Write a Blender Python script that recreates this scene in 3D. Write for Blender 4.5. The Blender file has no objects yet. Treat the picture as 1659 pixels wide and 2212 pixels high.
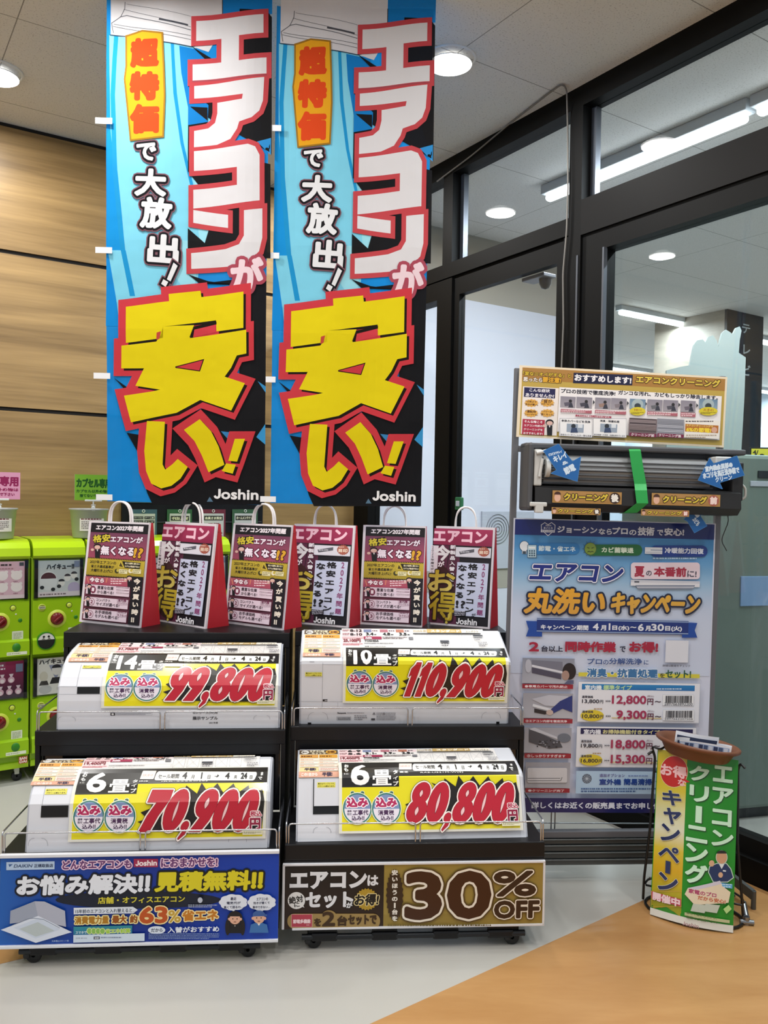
import bpy, bmesh, math, random
from mathutils import Vector, Matrix
from mathutils.geometry import delaunay_2d_cdt, tessellate_polygon

random.seed(7)
scene = bpy.context.scene
COL = scene.collection
PI = math.pi

# ------------------------------------------------------------------ camera
FPX, PIT, ROL, CAMH = 1781.0, math.radians(0.96), math.radians(0.965), 1.5
_f = Vector((0, math.cos(PIT), -math.sin(PIT)))
_r0 = Vector((1, 0, 0))
_d0 = _f.cross(_r0)
CR = _r0 * math.cos(ROL) - _d0 * math.sin(ROL)
CD = _r0 * math.sin(ROL) + _d0 * math.cos(ROL)
CF = _f
CPOS = Vector((0, 0, CAMH))
cam = bpy.data.cameras.new('camera')
camo = bpy.data.objects.new('camera', cam)
COL.objects.link(camo)
cam.sensor_fit = 'VERTICAL'
cam.sensor_height = 36.0
cam.lens = FPX * 36.0 / 2212.0
cam.clip_start = 0.05
cam.clip_end = 200
camo.matrix_world = Matrix(((CR.x, -CD.x, -CF.x, CPOS.x), (CR.y, -CD.y, -CF.y, CPOS.y),
                            (CR.z, -CD.z, -CF.z, CPOS.z), (0, 0, 0, 1)))
scene.camera = camo

# ------------------------------------------------------------------ light of the place
vs = scene.view_settings
vs.view_transform = 'Standard'
vs.look = 'None'
vs.gamma = 1.0
vs.use_curve_mapping = False
vs.exposure = 0.12
DOWN_POWER = 17.0        # each recessed downlight
STRIP_POWER = 62.0       # each ceiling batten beyond the glass
WORLD_STRENGTH = 0.5
w = bpy.data.worlds.new('world')
scene.world = w
w.use_nodes = True
w.node_tree.nodes['Background'].inputs[0].default_value = (0.86, 0.93, 1.0, 1)
w.node_tree.nodes['Background'].inputs[1].default_value = WORLD_STRENGTH
scene.cycles.use_denoising = True
scene.cycles.max_bounces = 8
scene.cycles.transparent_max_bounces = 12
scene.cycles.sample_clamp_indirect = 6.0
scene.cycles.caustics_reflective = False
scene.cycles.caustics_refractive = False

# ------------------------------------------------------------------ measuring helpers
def ray(x, y):
    return CR * ((x - 829.5) / FPX) + CD * ((y - 1106.0) / FPX) + CF

def onz(x, y, z):
    d = ray(x, y)
    return CPOS + d * ((z - CAMH) / d.z)

def onpl(x, y, p, n):
    d = ray(x, y)
    return CPOS + d * ((Vector(p) - CPOS).dot(n) / d.dot(n))

def frame(o, yaw, lean=0.0, roll=0.0):
    """local x = right along the front, y = into the thing, z = up; lean > 0 tips the top back."""
    return Matrix.Translation(Vector(o)) @ Matrix.Rotation(yaw, 4, 'Z') @ Matrix.Rotation(-lean, 4, 'X') @ Matrix.Rotation(roll, 4, 'Y')

# ------------------------------------------------------------------ colours and materials
def lin(c):
    return c / 12.92 if c <= 0.04045 else ((c + 0.055) / 1.055) ** 2.4

def C(h):
    h = h.lstrip('#')
    return tuple(lin(int(h[i:i + 2], 16) / 255.0) for i in (0, 2, 4))

def mat(name, col, rough=0.5, metal=0.0, spec=0.5, emit=0.0, coat=0.0, noise=0.0, scale=40.0, bump=0.0, trans=0.0, alpha=1.0):
    m = bpy.data.materials.new(name)
    m.use_nodes = True
    nt = m.node_tree
    b = nt.nodes['Principled BSDF']
    c = C(col) if isinstance(col, str) else col
    b.inputs['Base Color'].default_value = (*c, 1)
    b.inputs['Roughness'].default_value = rough
    b.inputs['Metallic'].default_value = metal
    b.inputs['Specular IOR Level'].default_value = spec
    b.inputs['Coat Weight'].default_value = coat
    b.inputs['Transmission Weight'].default_value = trans
    b.inputs['Alpha'].default_value = alpha
    if emit:
        b.inputs['Emission Color'].default_value = (*c, 1)
        b.inputs['Emission Strength'].default_value = emit
    if noise or bump:
        tc = nt.nodes.new('ShaderNodeTexCoord')
        nz = nt.nodes.new('ShaderNodeTexNoise')
        nz.inputs['Scale'].default_value = scale
        nz.inputs['Detail'].default_value = 5
        nt.links.new(tc.outputs['Object'], nz.inputs['Vector'])
        if noise:
            mx = nt.nodes.new('ShaderNodeMix')
            mx.data_type = 'RGBA'
            mx.inputs[6].default_value = (*[v * (1 - noise) for v in c], 1)
            mx.inputs[7].default_value = (*[min(1, v * (1 + noise)) for v in c], 1)
            nt.links.new(nz.outputs['Fac'], mx.inputs[0])
            nt.links.new(mx.outputs[2], b.inputs['Base Color'])
        if bump:
            bp = nt.nodes.new('ShaderNodeBump')
            bp.inputs['Strength'].default_value = bump
            bp.inputs['Distance'].default_value = 0.004
            nt.links.new(nz.outputs['Fac'], bp.inputs['Height'])
            nt.links.new(bp.outputs['Normal'], b.inputs['Normal'])
    return m

def mat_print(name, rough=0.55, coat=0.0, spec=0.4, bump=0.0, transl=0.0):
    """printed surface: the inks are stored per face corner."""
    m = bpy.data.materials.new(name)
    m.use_nodes = True
    nt = m.node_tree
    b = nt.nodes['Principled BSDF']
    a = nt.nodes.new('ShaderNodeAttribute')
    a.attribute_name = 'ink'
    nt.links.new(a.outputs['Color'], b.inputs['Base Color'])
    b.inputs['Roughness'].default_value = rough
    b.inputs['Coat Weight'].default_value = coat
    b.inputs['Coat Roughness'].default_value = 0.12
    b.inputs['Specular IOR Level'].default_value = spec
    if bump:
        tc = nt.nodes.new('ShaderNodeTexCoord')
        nz = nt.nodes.new('ShaderNodeTexNoise')
        nz.inputs['Scale'].default_value = 9
        nz.inputs['Detail'].default_value = 2
        bp = nt.nodes.new('ShaderNodeBump')
        bp.inputs['Strength'].default_value = bump
        bp.inputs['Distance'].default_value = 0.02
        nt.links.new(tc.outputs['Object'], nz.inputs['Vector'])
        nt.links.new(nz.outputs['Fac'], bp.inputs['Height'])
        nt.links.new(bp.outputs['Normal'], b.inputs['Normal'])
    return m

def mat_glass(name, tint, refl=1.0, rough=0.0, ior=1.5):
    """thin pane: see-through tint with a real fresnel reflection."""
    m = bpy.data.materials.new(name)
    m.use_nodes = True
    nt = m.node_tree
    nt.nodes.remove(nt.nodes['Principled BSDF'])
    out = nt.nodes['Material Output']
    t = nt.nodes.new('ShaderNodeBsdfTransparent')
    t.inputs[0].default_value = (*tint, 1)
    g = nt.nodes.new('ShaderNodeBsdfGlossy')
    g.inputs['Roughness'].default_value = rough
    ge = nt.nodes.new('ShaderNodeNewGeometry')
    def vm(op, x, y=None):
        n = nt.nodes.new('ShaderNodeVectorMath')
        n.operation = op
        nt.links.new(x, n.inputs[0])
        if y is not None: nt.links.new(y, n.inputs[1])
        return n.outputs['Value']
    def ma(op, x, y=None):
        n = nt.nodes.new('ShaderNodeMath')
        n.operation = op
        for i, q in enumerate((x, y)):
            if q is None: continue
            if isinstance(q, (int, float)): n.inputs[i].default_value = q
            else: nt.links.new(q, n.inputs[i])
        return n.outputs[0]
    cosv = ma('ABSOLUTE', vm('DOT_PRODUCT', ge.outputs['Incoming'], ge.outputs['Normal']))
    fac = ma('MULTIPLY', ma('ADD', ma('MULTIPLY', ma('POWER', ma('SUBTRACT', 1.0, cosv), 5.0), 0.96), 0.04), refl)
    mx = nt.nodes.new('ShaderNodeMixShader')
    nt.links.new(fac, mx.inputs[0])
    nt.links.new(t.outputs[0], mx.inputs[1])
    nt.links.new(g.outputs[0], mx.inputs[2])
    nt.links.new(mx.outputs[0], out.inputs[0])
    return m

def mat_wood(name, c1, c2, stretch=(0.5, 0.5, 9.0), scale=3.0, rough=0.5):
    m = bpy.data.materials.new(name)
    m.use_nodes = True
    nt = m.node_tree
    b = nt.nodes['Principled BSDF']
    b.inputs['Roughness'].default_value = rough
    tc = nt.nodes.new('ShaderNodeTexCoord')
    mp = nt.nodes.new('ShaderNodeMapping')
    mp.inputs['Scale'].default_value = stretch
    nt.links.new(tc.outputs['Object'], mp.inputs['Vector'])
    n1 = nt.nodes.new('ShaderNodeTexNoise')
    n1.inputs['Scale'].default_value = scale
    n1.inputs['Detail'].default_value = 6
    n1.inputs['Distortion'].default_value = 0.6
    n2 = nt.nodes.new('ShaderNodeTexNoise')
    n2.inputs['Scale'].default_value = scale * 7
    n2.inputs['Detail'].default_value = 4
    nt.links.new(mp.outputs[0], n1.inputs['Vector'])
    nt.links.new(mp.outputs[0], n2.inputs['Vector'])
    ad = nt.nodes.new('ShaderNodeMath')
    ad.operation = 'MULTIPLY_ADD'
    ad.inputs[1].default_value = 0.3
    nt.links.new(n2.outputs['Fac'], ad.inputs[0])
    nt.links.new(n1.outputs['Fac'], ad.inputs[2])
    rp = nt.nodes.new('ShaderNodeValToRGB')
    rp.color_ramp.elements[0].position = 0.40
    rp.color_ramp.elements[1].position = 0.95
    rp.color_ramp.elements[0].color = (*C(c1), 1)
    rp.color_ramp.elements[1].color = (*C(c2), 1)
    nt.links.new(ad.outputs[0], rp.inputs[0])
    nt.links.new(rp.outputs[0], b.inputs['Base Color'])
    return m

# ------------------------------------------------------------------ object helpers
def tag(o, label=None, cat=None, group=None, kind=None):
    if label: o['label'] = label
    if cat: o['category'] = cat
    if group: o['group'] = group
    if kind: o['kind'] = kind
    return o

def thing(name, label, cat, M, group=None):
    o = bpy.data.objects.new(name, None)
    o.empty_display_size = 0.05
    COL.objects.link(o)
    o.matrix_world = M
    return tag(o, label, cat, group)

def dup(root, M, label, group=None):
    r = root.copy()
    COL.objects.link(r)
    r.matrix_world = M
    r['label'] = label
    if group: r['group'] = group
    def kids(src, dst):
        for ch in [k for k in bpy.data.objects if k.parent == src]:
            c = ch.copy()
            COL.objects.link(c)
            c.parent = dst
            kids(ch, c)
    kids(root, r)
    return r

class MB:
    """collects shapes and links them as one mesh object"""
    def __init__(s):
        s.v, s.f, s.m, s.sm = [], [], [], []
    def add(s, vs_, fs, mi=0, smooth=False):
        n = len(s.v)
        s.v += [Vector(p) for p in vs_]
        for f in fs:
            s.f.append([n + i for i in f])
            s.m.append(mi)
            s.sm.append(smooth)
    def box(s, x0, x1, y0, y1, z0, z1, mi=0):
        p = [(x0, y0, z0), (x1, y0, z0), (x1, y1, z0), (x0, y1, z0), (x0, y0, z1), (x1, y0, z1), (x1, y1, z1), (x0, y1, z1)]
        s.add(p, [(0, 3, 2, 1), (4, 5, 6, 7), (0, 1, 5, 4), (1, 2, 6, 5), (2, 3, 7, 6), (3, 0, 4, 7)], mi)
        return s
    def rbox(s, x0, x1, y0, y1, z0, z1, r=0.004, mi=0, seg=2):
        bm = bmesh.new()
        bmesh.ops.create_cube(bm, size=1.0)
        for v in bm.verts:
            v.co = Vector((x0 + (v.co.x + .5) * (x1 - x0), y0 + (v.co.y + .5) * (y1 - y0), z0 + (v.co.z + .5) * (z1 - z0)))
        r = min(r, .49 * min(x1 - x0, y1 - y0, z1 - z0))
        bmesh.ops.bevel(bm, geom=bm.edges[:], offset=r, segments=seg, affect='EDGES', profile=0.5)
        s.bm(bm, mi)
        return s
    def bm(s, bm, mi=0, smooth=False):
        bm.verts.index_update()
        s.add([v.co.copy() for v in bm.verts], [[v.index for v in f.verts] for f in bm.faces], mi, smooth)
        bm.free()
    def prism(s, poly, axis, a, b, mi=0):
        """extrude a 2-D outline along an axis ('x': poly=(y,z); 'y': (x,z); 'z': (x,y))"""
        def P(q, t):
            return {'x': (t, q[0], q[1]), 'y': (q[0], t, q[1]), 'z': (q[0], q[1], t)}[axis]
        n = len(poly)
        vs_ = [P(q, a) for q in poly] + [P(q, b) for q in poly]
        tris = tessellate_polygon([[Vector((q[0], q[1], 0)) for q in poly]])
        fs = [tuple(t) for t in tris] + [tuple(i + n for i in reversed(t)) for t in tris]
        fs += [(i, (i + 1) % n, n + (i + 1) % n, n + i) for i in range(n)]
        s.add(vs_, fs, mi)
        return s
    def cyl(s, p, q, r, r2=None, seg=16, mi=0, caps=True):
        p, q = Vector(p), Vector(q)
        r2 = r if r2 is None else r2
        d = (q - p).normalized()
        u = d.orthogonal().normalized()
        v = d.cross(u)
        vs_, fs = [], []
        for c, rr in ((p, r), (q, r2)):
            for i in range(seg):
                a = 2 * PI * i / seg
                vs_.append(c + (u * math.cos(a) + v * math.sin(a)) * rr)
        s.add(vs_, [(i, (i + 1) % seg, seg + (i + 1) % seg, seg + i) for i in range(seg)], mi, True)
        if caps:
            s.add(vs_[:seg], [tuple(reversed(range(seg)))], mi)
            s.add(vs_[seg:], [tuple(range(seg))], mi)
        return s
    def tube(s, pts, r, seg=8, mi=0, closed=False):
        pts = [Vector(p) for p in pts]
        n = len(pts)
        vs_, fs = [], []
        u = None
        for i, p in enumerate(pts):
            if closed:
                d = (pts[(i + 1) % n] - pts[i - 1]).normalized()
            else:
                d = (pts[min(i + 1, n - 1)] - pts[max(i - 1, 0)]).normalized()
            u = d.orthogonal().normalized() if u is None else (u - d * u.dot(d)).normalized()
            v = d.cross(u)
            for k in range(seg):
                a = 2 * PI * k / seg
                vs_.append(p + (u * math.cos(a) + v * math.sin(a)) * r)
        for i in range(n if closed else n - 1):
            j = (i + 1) % n
            for k in range(seg):
                l = (k + 1) % seg
                fs.append((i * seg + k, i * seg + l, j * seg + l, j * seg + k))
        s.add(vs_, fs, mi, True)
        if not closed:
            s.add(vs_[:seg], [tuple(reversed(range(seg)))], mi)
            s.add(vs_[-seg:], [tuple(range(seg))], mi)
        return s
    def lathe(s, prof, c=(0, 0, 0), seg=32, mi=0, axis='z'):
        """prof = [(r, h)...] spun about an axis through c"""
        vs_, fs = [], []
        for r, h in prof:
            for k in range(seg):
                a = 2 * PI * k / seg
                x, y = r * math.cos(a), r * math.sin(a)
                p = (x, y, h) if axis == 'z' else (x, h, y)
                vs_.append(Vector(p) + Vector(c))
        for i in range(len(prof) - 1):
            for k in range(seg):
                l = (k + 1) % seg
                fs.append((i * seg + k, i * seg + l, (i + 1) * seg + l, (i + 1) * seg + k))
        s.add(vs_, fs, mi, True)
        return s
    def build(s, name, mats, parent=None, fix=True, M=None):
        me = bpy.data.meshes.new(name)
        me.from_pydata([tuple(v) for v in s.v], [], s.f)
        if not isinstance(mats, (list, tuple)): mats = [mats]
        for m in mats: me.materials.append(m)
        me.polygons.foreach_set('material_index', s.m)
        me.polygons.foreach_set('use_smooth', s.sm)
        if fix:
            bm = bmesh.new()
            bm.from_mesh(me)
            bmesh.ops.recalc_face_normals(bm, faces=bm.faces[:])
            bm.to_mesh(me)
            bm.free()
        me.update()
        o = bpy.data.objects.new(name, me)
        COL.objects.link(o)
        if parent is not None: o.parent = parent
        if M is not None: o.matrix_world = M
        return o

def arc(cx, cy, r, a0, a1, n=8):
    return [(cx + r * math.cos(math.radians(a0 + (a1 - a0) * i / n)), cy + r * math.sin(math.radians(a0 + (a1 - a0) * i / n))) for i in range(n + 1)]
# ------------------------------------------------------------------ printed surfaces
_tc = bpy.data.curves.new('type', 'FONT')
_tc.resolution_u = 3
_to = bpy.data.objects.new('type', _tc)
_cache = {}

def glyphs(s):
    """outline of a string set in the built-in face: points, triangles"""
    if s not in _cache and s[0] == 'J' and len(s) > 1:
        # a capital J standing on the base line, then the rest of the word
        pts, tris = glyphs(s[1:])
        x0 = min(p[0] for p in pts)
        path = [(.33, .655), (.33, .23), (.30, .11), (.21, .045), (.12, .07), (.07, .17)]
        V, T = [], []
        for a, b in zip(path, path[1:]):
            dx, dy = b[0] - a[0], b[1] - a[1]
            l = math.hypot(dx, dy)
            nx, ny = -dy / l * .045, dx / l * .045
            i = len(V)
            V += [(a[0] + nx, a[1] + ny), (b[0] + nx, b[1] + ny), (b[0] - nx, b[1] - ny), (a[0] - nx, a[1] - ny)]
            T += [(i, i + 1, i + 2), (i, i + 2, i + 3)]
        V, T = thicken(V, T, .0005)
        n = len(V)
        _cache[s] = (V + [(p[0] - x0 + .45, p[1]) for p in pts], T + [tuple(i + n for i in t) for t in tris])
    if s not in _cache:
        _tc.body = s
        me = _to.to_mesh()
        me.calc_loop_triangles()
        pts = [(v.co.x, v.co.y) for v in me.vertices]
        tris = [tuple(t.vertices) for t in me.loop_triangles]
        _to.to_mesh_clear()
        _cache[s] = (pts, tris)
    return _cache[s]

def _area(p):
    return sum(p[i - 1][0] * p[i][1] - p[i][0] * p[i - 1][1] for i in range(len(p))) / 2

def thicken(pts, tris, r, miter=False):
    """union of the filled shape with a stroke of radius r round it; returns points, triangles"""
    K = 1000.0
    fixed = []
    for a, b, c in tris:
        ar = _area([pts[a], pts[b], pts[c]])
        if abs(ar) < 1e-12: continue
        fixed.append((a, b, c) if ar > 0 else (a, c, b))
    if r <= 0:
        return pts, fixed
    edges = {}
    for t in fixed:
        for i in range(3):
            e = (t[i], t[(i + 1) % 3])
            if (e[1], e[0]) in edges: del edges[(e[1], e[0])]
            else: edges[e] = 1
    V = [(p[0] * K, p[1] * K) for p in pts]
    F = [list(t) for t in fixed]
    R = r * K
    nxt, nrm = {}, {}
    for a, b in edges:
        dx, dy = V[b][0] - V[a][0], V[b][1] - V[a][1]
        l = math.hypot(dx, dy)
        if l < 1e-9: continue
        n = (dy / l, -dx / l)
        nrm[(a, b)] = n
        nxt.setdefault(a, []).append((a, b))
        i = len(V)
        V.append((V[a][0] + n[0] * R, V[a][1] + n[1] * R))
        V.append((V[b][0] + n[0] * R, V[b][1] + n[1] * R))
        F.append([a, i, i + 1, b])
    for (a, b), n1 in list(nrm.items()):
        for e2 in nxt.get(b, []):
            if e2 not in nrm: continue
            n2 = nrm[e2]
            cr = n1[0] * n2[1] - n1[1] * n2[0]
            dt = max(-1, min(1, n1[0] * n2[0] + n1[1] * n2[1]))
            if cr <= 1e-4 and dt > -0.9: continue
            ang = math.acos(dt)
            p = V[b]
            if miter and dt > -0.6:
                k = 1 / (1 + dt)
                ring = [(p[0] + (n1[0] + n2[0]) * k * R, p[1] + (n1[1] + n2[1]) * k * R)]
            else:
                m = max(1, int(ang / 0.6))
                a0 = math.atan2(n1[1], n1[0])
                ring = [(p[0] + math.cos(a0 + ang * j / m) * R, p[1] + math.sin(a0 + ang * j / m) * R) for j in range(1, m)]
            i = len(V)
            V.append((p[0] + n1[0] * R, p[1] + n1[1] * R))
            V += ring
            V.append((p[0] + n2[0] * R, p[1] + n2[1] * R))
            F.append([b] + list(range(i, len(V))))
    o = delaunay_2d_cdt([Vector(v) for v in V], [], F, 1, 1e-3)
    out = [(v.x / K, v.y / K) for v in o[0]]
    T = []
    for f, src in zip(o[2], o[5]):
        if src:
            f = list(f)
            for i in range(1, len(f) - 1):
                T.append((f[0], f[i], f[i + 1]))
    return out, T

class Surf:
    """a sheet in its thing's frame. prof None: flat at y=0, (u, v) = (x, z).
    prof [(y, z)...] bottom to top: bent along z, v = arc length. axis 'u': prof [(x, y)...], bent along x."""
    def __init__(s, M, prof=None, axis='v', off=0.0):
        s.M, s.Mi = M, M.inverted()
        s.axis, s.off = axis, off
        s.prof = prof
        if prof:
            s.acc = [0.0]
            for a, b in zip(prof, prof[1:]):
                s.acc.append(s.acc[-1] + math.hypot(b[0] - a[0], b[1] - a[1]))
            sn = []
            for a, b in zip(prof, prof[1:]):
                dx, dy = b[0] - a[0], b[1] - a[1]
                l = math.hypot(dx, dy)
                # outward: for 'v' profile points are (y,z), outward is towards -y / +z; for 'u' (x,y) towards -y
                sn.append((-dy / l, dx / l) if axis == 'v' else (dy / l, -dx / l))
            s.nv = []
            for i in range(len(prof)):
                a = sn[max(0, i - 1)]
                b = sn[min(len(sn) - 1, i)]
                x, y = a[0] + b[0], a[1] + b[1]
                l = math.hypot(x, y)
                s.nv.append((x / l, y / l))
            s.sn = sn
    def at(s, t, lay):
        """point of the profile at arc length t, lifted by lay"""
        i = 0
        while i < len(s.acc) - 2 and t > s.acc[i + 1] + 1e-9: i += 1
        k = (t - s.acc[i]) / (s.acc[i + 1] - s.acc[i])
        a, b = s.prof[i], s.prof[i + 1]
        na, nb = s.nv[i], s.nv[i + 1]
        kk = max(0, min(1, k))
        nx, ny = na[0] + (nb[0] - na[0]) * kk, na[1] + (nb[1] - na[1]) * kk
        l = math.hypot(nx, ny)
        d = s.off + lay
        return (a[0] + (b[0] - a[0]) * k + nx / l * d, a[1] + (b[1] - a[1]) * k + ny / l * d)
    def pos(s, u, v, lay):
        if not s.prof: return Vector((u, -s.off - lay, v))
        if s.axis == 'v':
            y, z = s.at(v, lay)
            return Vector((u, y, z))
        x, y = s.at(u, lay)
        return Vector((x, y, v))
    def uv(s, px, py):
        o = s.Mi @ CPOS
        d = (s.Mi.to_3x3() @ ray(px, py))
        if not s.prof:
            t = (-s.off - o.y) / d.y
            p = o + d * t
            return p.x, p.z
        best = None
        for i in range(len(s.prof) - 1):
            a, b, n = s.prof[i], s.prof[i + 1], s.sn[i]
            a = (a[0] + n[0] * s.off, a[1] + n[1] * s.off)
            oo = (o.y, o.z) if s.axis == 'v' else (o.x, o.y)
            dd = (d.y, d.z) if s.axis == 'v' else (d.x, d.y)
            den = dd[0] * n[0] + dd[1] * n[1]
            if den >= -1e-6: continue
            t = ((a[0] - oo[0]) * n[0] + (a[1] - oo[1]) * n[1]) / den
            h = (oo[0] + dd[0] * t, oo[1] + dd[1] * t)
            L = s.acc[i + 1] - s.acc[i]
            k = ((h[0] - a[0]) * (b[0] - s.prof[i][0]) + (h[1] - a[1]) * (b[1] - s.prof[i][1])) / (L * L)
            pen = max(0, -k, k - 1) * L
            if best is None or (pen, t) < best[:2]:
                p = o + d * t
                best = (pen, t, s.acc[i] + k * L, p)
        _, _, arcl, p = best
        return (p.x, arcl) if s.axis == 'v' else (arcl, p.z)

class Print:
    def __init__(s, surf, dz=0.00012):
        s.surf, s.dz, s.lay = surf, dz, 0.0
        s.V, s.F, s.Cc = [], [], []
        s.conv = None
    # coordinate systems ------------------------------------------------
    def crop(s, ox, oy, sc):
        s.conv = lambda x, y: s.surf.uv(ox + x / sc, oy + y / sc)
        return s
    def local(s):
        s.conv = lambda x, y: (x, y)
        return s
    def unit(s, x, y):
        e = 1.0
        a, b = s.conv(x, y), s.conv(x + e, y)
        return math.hypot(b[0] - a[0], b[1] - a[1])
    # layers -------------------------------------------------------------
    def up(s):
        s.lay += s.dz
    def raw(s, pts, tris, col):
        """pts in (u, v)"""
        s.up()
        n = len(s.V)
        for p in pts: s.V.append((p[0], p[1], s.lay))
        for t in tris:
            a, b, c = t
            if _area([pts[a], pts[b], pts[c]]) < 0: a, b, c = a, c, b
            s.F.append((n + a, n + b, n + c))
            if callable(col): s.Cc.append([col(*pts[i]) for i in (a, b, c)])
            else: s.Cc.append([col] * 3)
    def poly(s, pts, col, stroke=None, sw=0, miter=True, grow=0):
        P = [s.conv(x, y) for x, y in pts]
        T = tessellate_polygon([[Vector((p[0], p[1], 0)) for p in P]])
        col = C(col) if isinstance(col, str) else col
        if stroke:
            k = s.unit(*pts[0])
            for wd, cc in (stroke if isinstance(stroke, list) else [(sw, stroke)]):
                s.raw(*thicken(P, T, wd * k, miter), C(cc))
        if grow:
            s.raw(*thicken(P, T, grow * s.unit(*pts[0]), miter), col)
        else:
            s.raw(P, T, col)
    def polys(s, lst, col, strokes=(), miter=True, shift=(0, 0)):
        """several outlines of one colour, stroked together"""
        allp, allt = [], []
        for pts in lst:
            P = [s.conv(x + shift[0], y + shift[1]) for x, y in pts]
            T = tessellate_polygon([[Vector((p[0], p[1], 0)) for p in P]])
            n = len(allp)
            allp += P
            allt += [tuple(i + n for i in t) for t in T]
        k = s.unit(*lst[0][0])
        for wd, cc in strokes:
            s.raw(*thicken(allp, allt, wd * k, miter), C(cc))
        if col: s.raw(allp, allt, C(col))
    def rect(s, x0, y0, x1, y1, col, col2=None, n=1, horiz=False):
        a, b = s.conv(x0, y0), s.conv(x1, y1)
        s.rect_uv(a[0], a[1], b[0], b[1], col, col2, horiz)
    def rect_uv(s, u0, v0, u1, v1, col, col2=None, horiz=False):
        c1 = C(col) if isinstance(col, str) else col
        pts = [(u0, v0), (u1, v0), (u1, v1), (u0, v1)]
        if col2:
            c2 = C(col2)
            f = (lambda u, v: tuple(p + (q - p) * ((u - u0) / (u1 - u0)) for p, q in zip(c1, c2))) if horiz else \
                (lambda u, v: tuple(p + (q - p) * ((v - v0) / (v1 - v0)) for p, q in zip(c1, c2)))
            s.raw(pts, [(0, 1, 2), (0, 2, 3)], f)
        else:
            s.raw(pts, [(0, 1, 2), (0, 2, 3)], c1)
    def rrect(s, x0, y0, x1, y1, r, col, stroke=None, sw=0):
        pts = []
        for cx, cy, a in ((x1 - r, y0 + r, -90), (x1 - r, y1 - r, 0), (x0 + r, y1 - r, 90), (x0 + r, y0 + r, 180)):
            pts += arc(cx, cy, r, a, a + 90, 5)
        s.poly(pts, col, stroke, sw, miter=False)
    def ell(s, cx, cy, rx, ry, col, stroke=None, sw=0, n=28, a0=0, a1=360):
        m = n if a1 - a0 >= 360 else n + 1
        s.poly([(cx + rx * math.cos(math.radians(a0 + (a1 - a0) * i / n)), cy + ry * math.sin(math.radians(a0 + (a1 - a0) * i / n))) for i in range(m)], col, stroke, sw, miter=False)
    def star(s, cx, cy, r1x, r1y, k, n, col, rot=0):
        s.poly([(cx + (r1x if i % 2 == 0 else r1x * k) * math.cos(PI * i / n + rot), cy + (r1y if i % 2 == 0 else r1y * k) * math.sin(PI * i / n + rot)) for i in range(2 * n)], col)
    def line(s, pts, wd, col):
        P = [s.conv(*p) for p in pts]
        k = s.unit(*pts[0]) * wd / 2
        V, T = [], []
        for a, b in zip(P, P[1:]):
            dx, dy = b[0] - a[0], b[1] - a[1]
            l = math.hypot(dx, dy) or 1
            n = (-dy / l * k, dx / l * k)
            e = (dx / l * k * .5, dy / l * k * .5)
            i = len(V)
            V += [(a[0] + n[0] - e[0], a[1] + n[1] - e[1]), (a[0] - n[0] - e[0], a[1] - n[1] - e[1]),
                  (b[0] - n[0] + e[0], b[1] - n[1] + e[1]), (b[0] + n[0] + e[0], b[1] + n[1] + e[1])]
            T += [(i, i + 1, i + 2), (i, i + 2, i + 3)]
        if len(P) > 2:
            s.raw(*thicken(V, T, 1e-6), C(col))
        else:
            s.raw(V, T, C(col))
    def frame(s, x0, y0, x1, y1, wd, col):
        for a, b in (((x0, y0), (x1, y0)), ((x1, y0), (x1, y1)), ((x1, y1), (x0, y1)), ((x0, y1), (x0, y0))):
            s.line([a, b], wd, col)
    def text(s, t, x0, y0, x1, y1, col, bold=0.03, outs=(), shear=0.0, rot=0.0, col2=None, miter=False, shadow=None):
        """ink box given by its top left and bottom right corner; bold and outline widths as parts of the height"""
        a, b = s.conv(x0, y0), s.conv(x1, y1)
        u0, u1, v0, v1 = a[0], b[0], b[1], a[1]
        pts, tris = glyphs(t)
        # the box is the bounding box in the measured view: take off the slope of the line across it
        cxp, cyp, hx = (x0 + x1) / 2, (y0 + y1) / 2, (x1 - x0) / 2
        ea, eb = s.conv(cxp - hx, cyp), s.conv(cxp + hx, cyp)
        drop = eb[1] - ea[1]
        vm = (v0 + v1) / 2
        full = abs(v1 - v0) + (2 * drop if drop < 0 else 0)
        gw = max(p[0] for p in pts) - min(p[0] for p in pts)
        gh = max(p[1] for p in pts) - min(p[1] for p in pts)
        nat = (u1 - u0) * gh / max(gw, 1e-6)
        if len(t) > 1 or gw > .5:
            if full < .82 * nat and drop > .2 * (abs(v1 - v0) + drop): full = .9 * nat
        full = max(full, 1e-5)
        v0, v1 = vm - full / 2, vm + full / 2
        H = full
        r = bold * H
        xs, ys = [p[0] for p in pts], [p[1] for p in pts]
        gx0, gx1, gy0, gy1 = min(xs), max(xs), min(ys), max(ys)
        sh = shear * (H - 2 * r)
        kx = (u1 - u0 - 2 * r - abs(sh)) / max(1e-6, gx1 - gx0)
        ky = (H - 2 * r) / max(1e-6, gy1 - gy0)
        bx = u0 + r + (-sh if sh < 0 else 0)
        P = []
        cu, cv = (u0 + u1) / 2, (v0 + v1) / 2
        cr, sr = math.cos(rot), math.sin(rot)
        for x, y in pts:
            fy = (y - gy0) / max(1e-6, gy1 - gy0)
            u = bx + (x - gx0) * kx + sh * fy
            v = v0 + r + (y - gy0) * ky
            if rot:
                u, v = cu + (u - cu) * cr - (v - cv) * sr, cv + (u - cu) * sr + (v - cv) * cr
            P.append((u, v))
        if shadow:
            (dx, dy), cc, wd = shadow
            s.raw(*thicken([(p[0] + dx * H, p[1] + dy * H) for p in P], tris, r + wd * H), C(cc))
        for wd, cc in outs:
            s.raw(*thicken(P, tris, r + wd * H, miter), C(cc))
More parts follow.
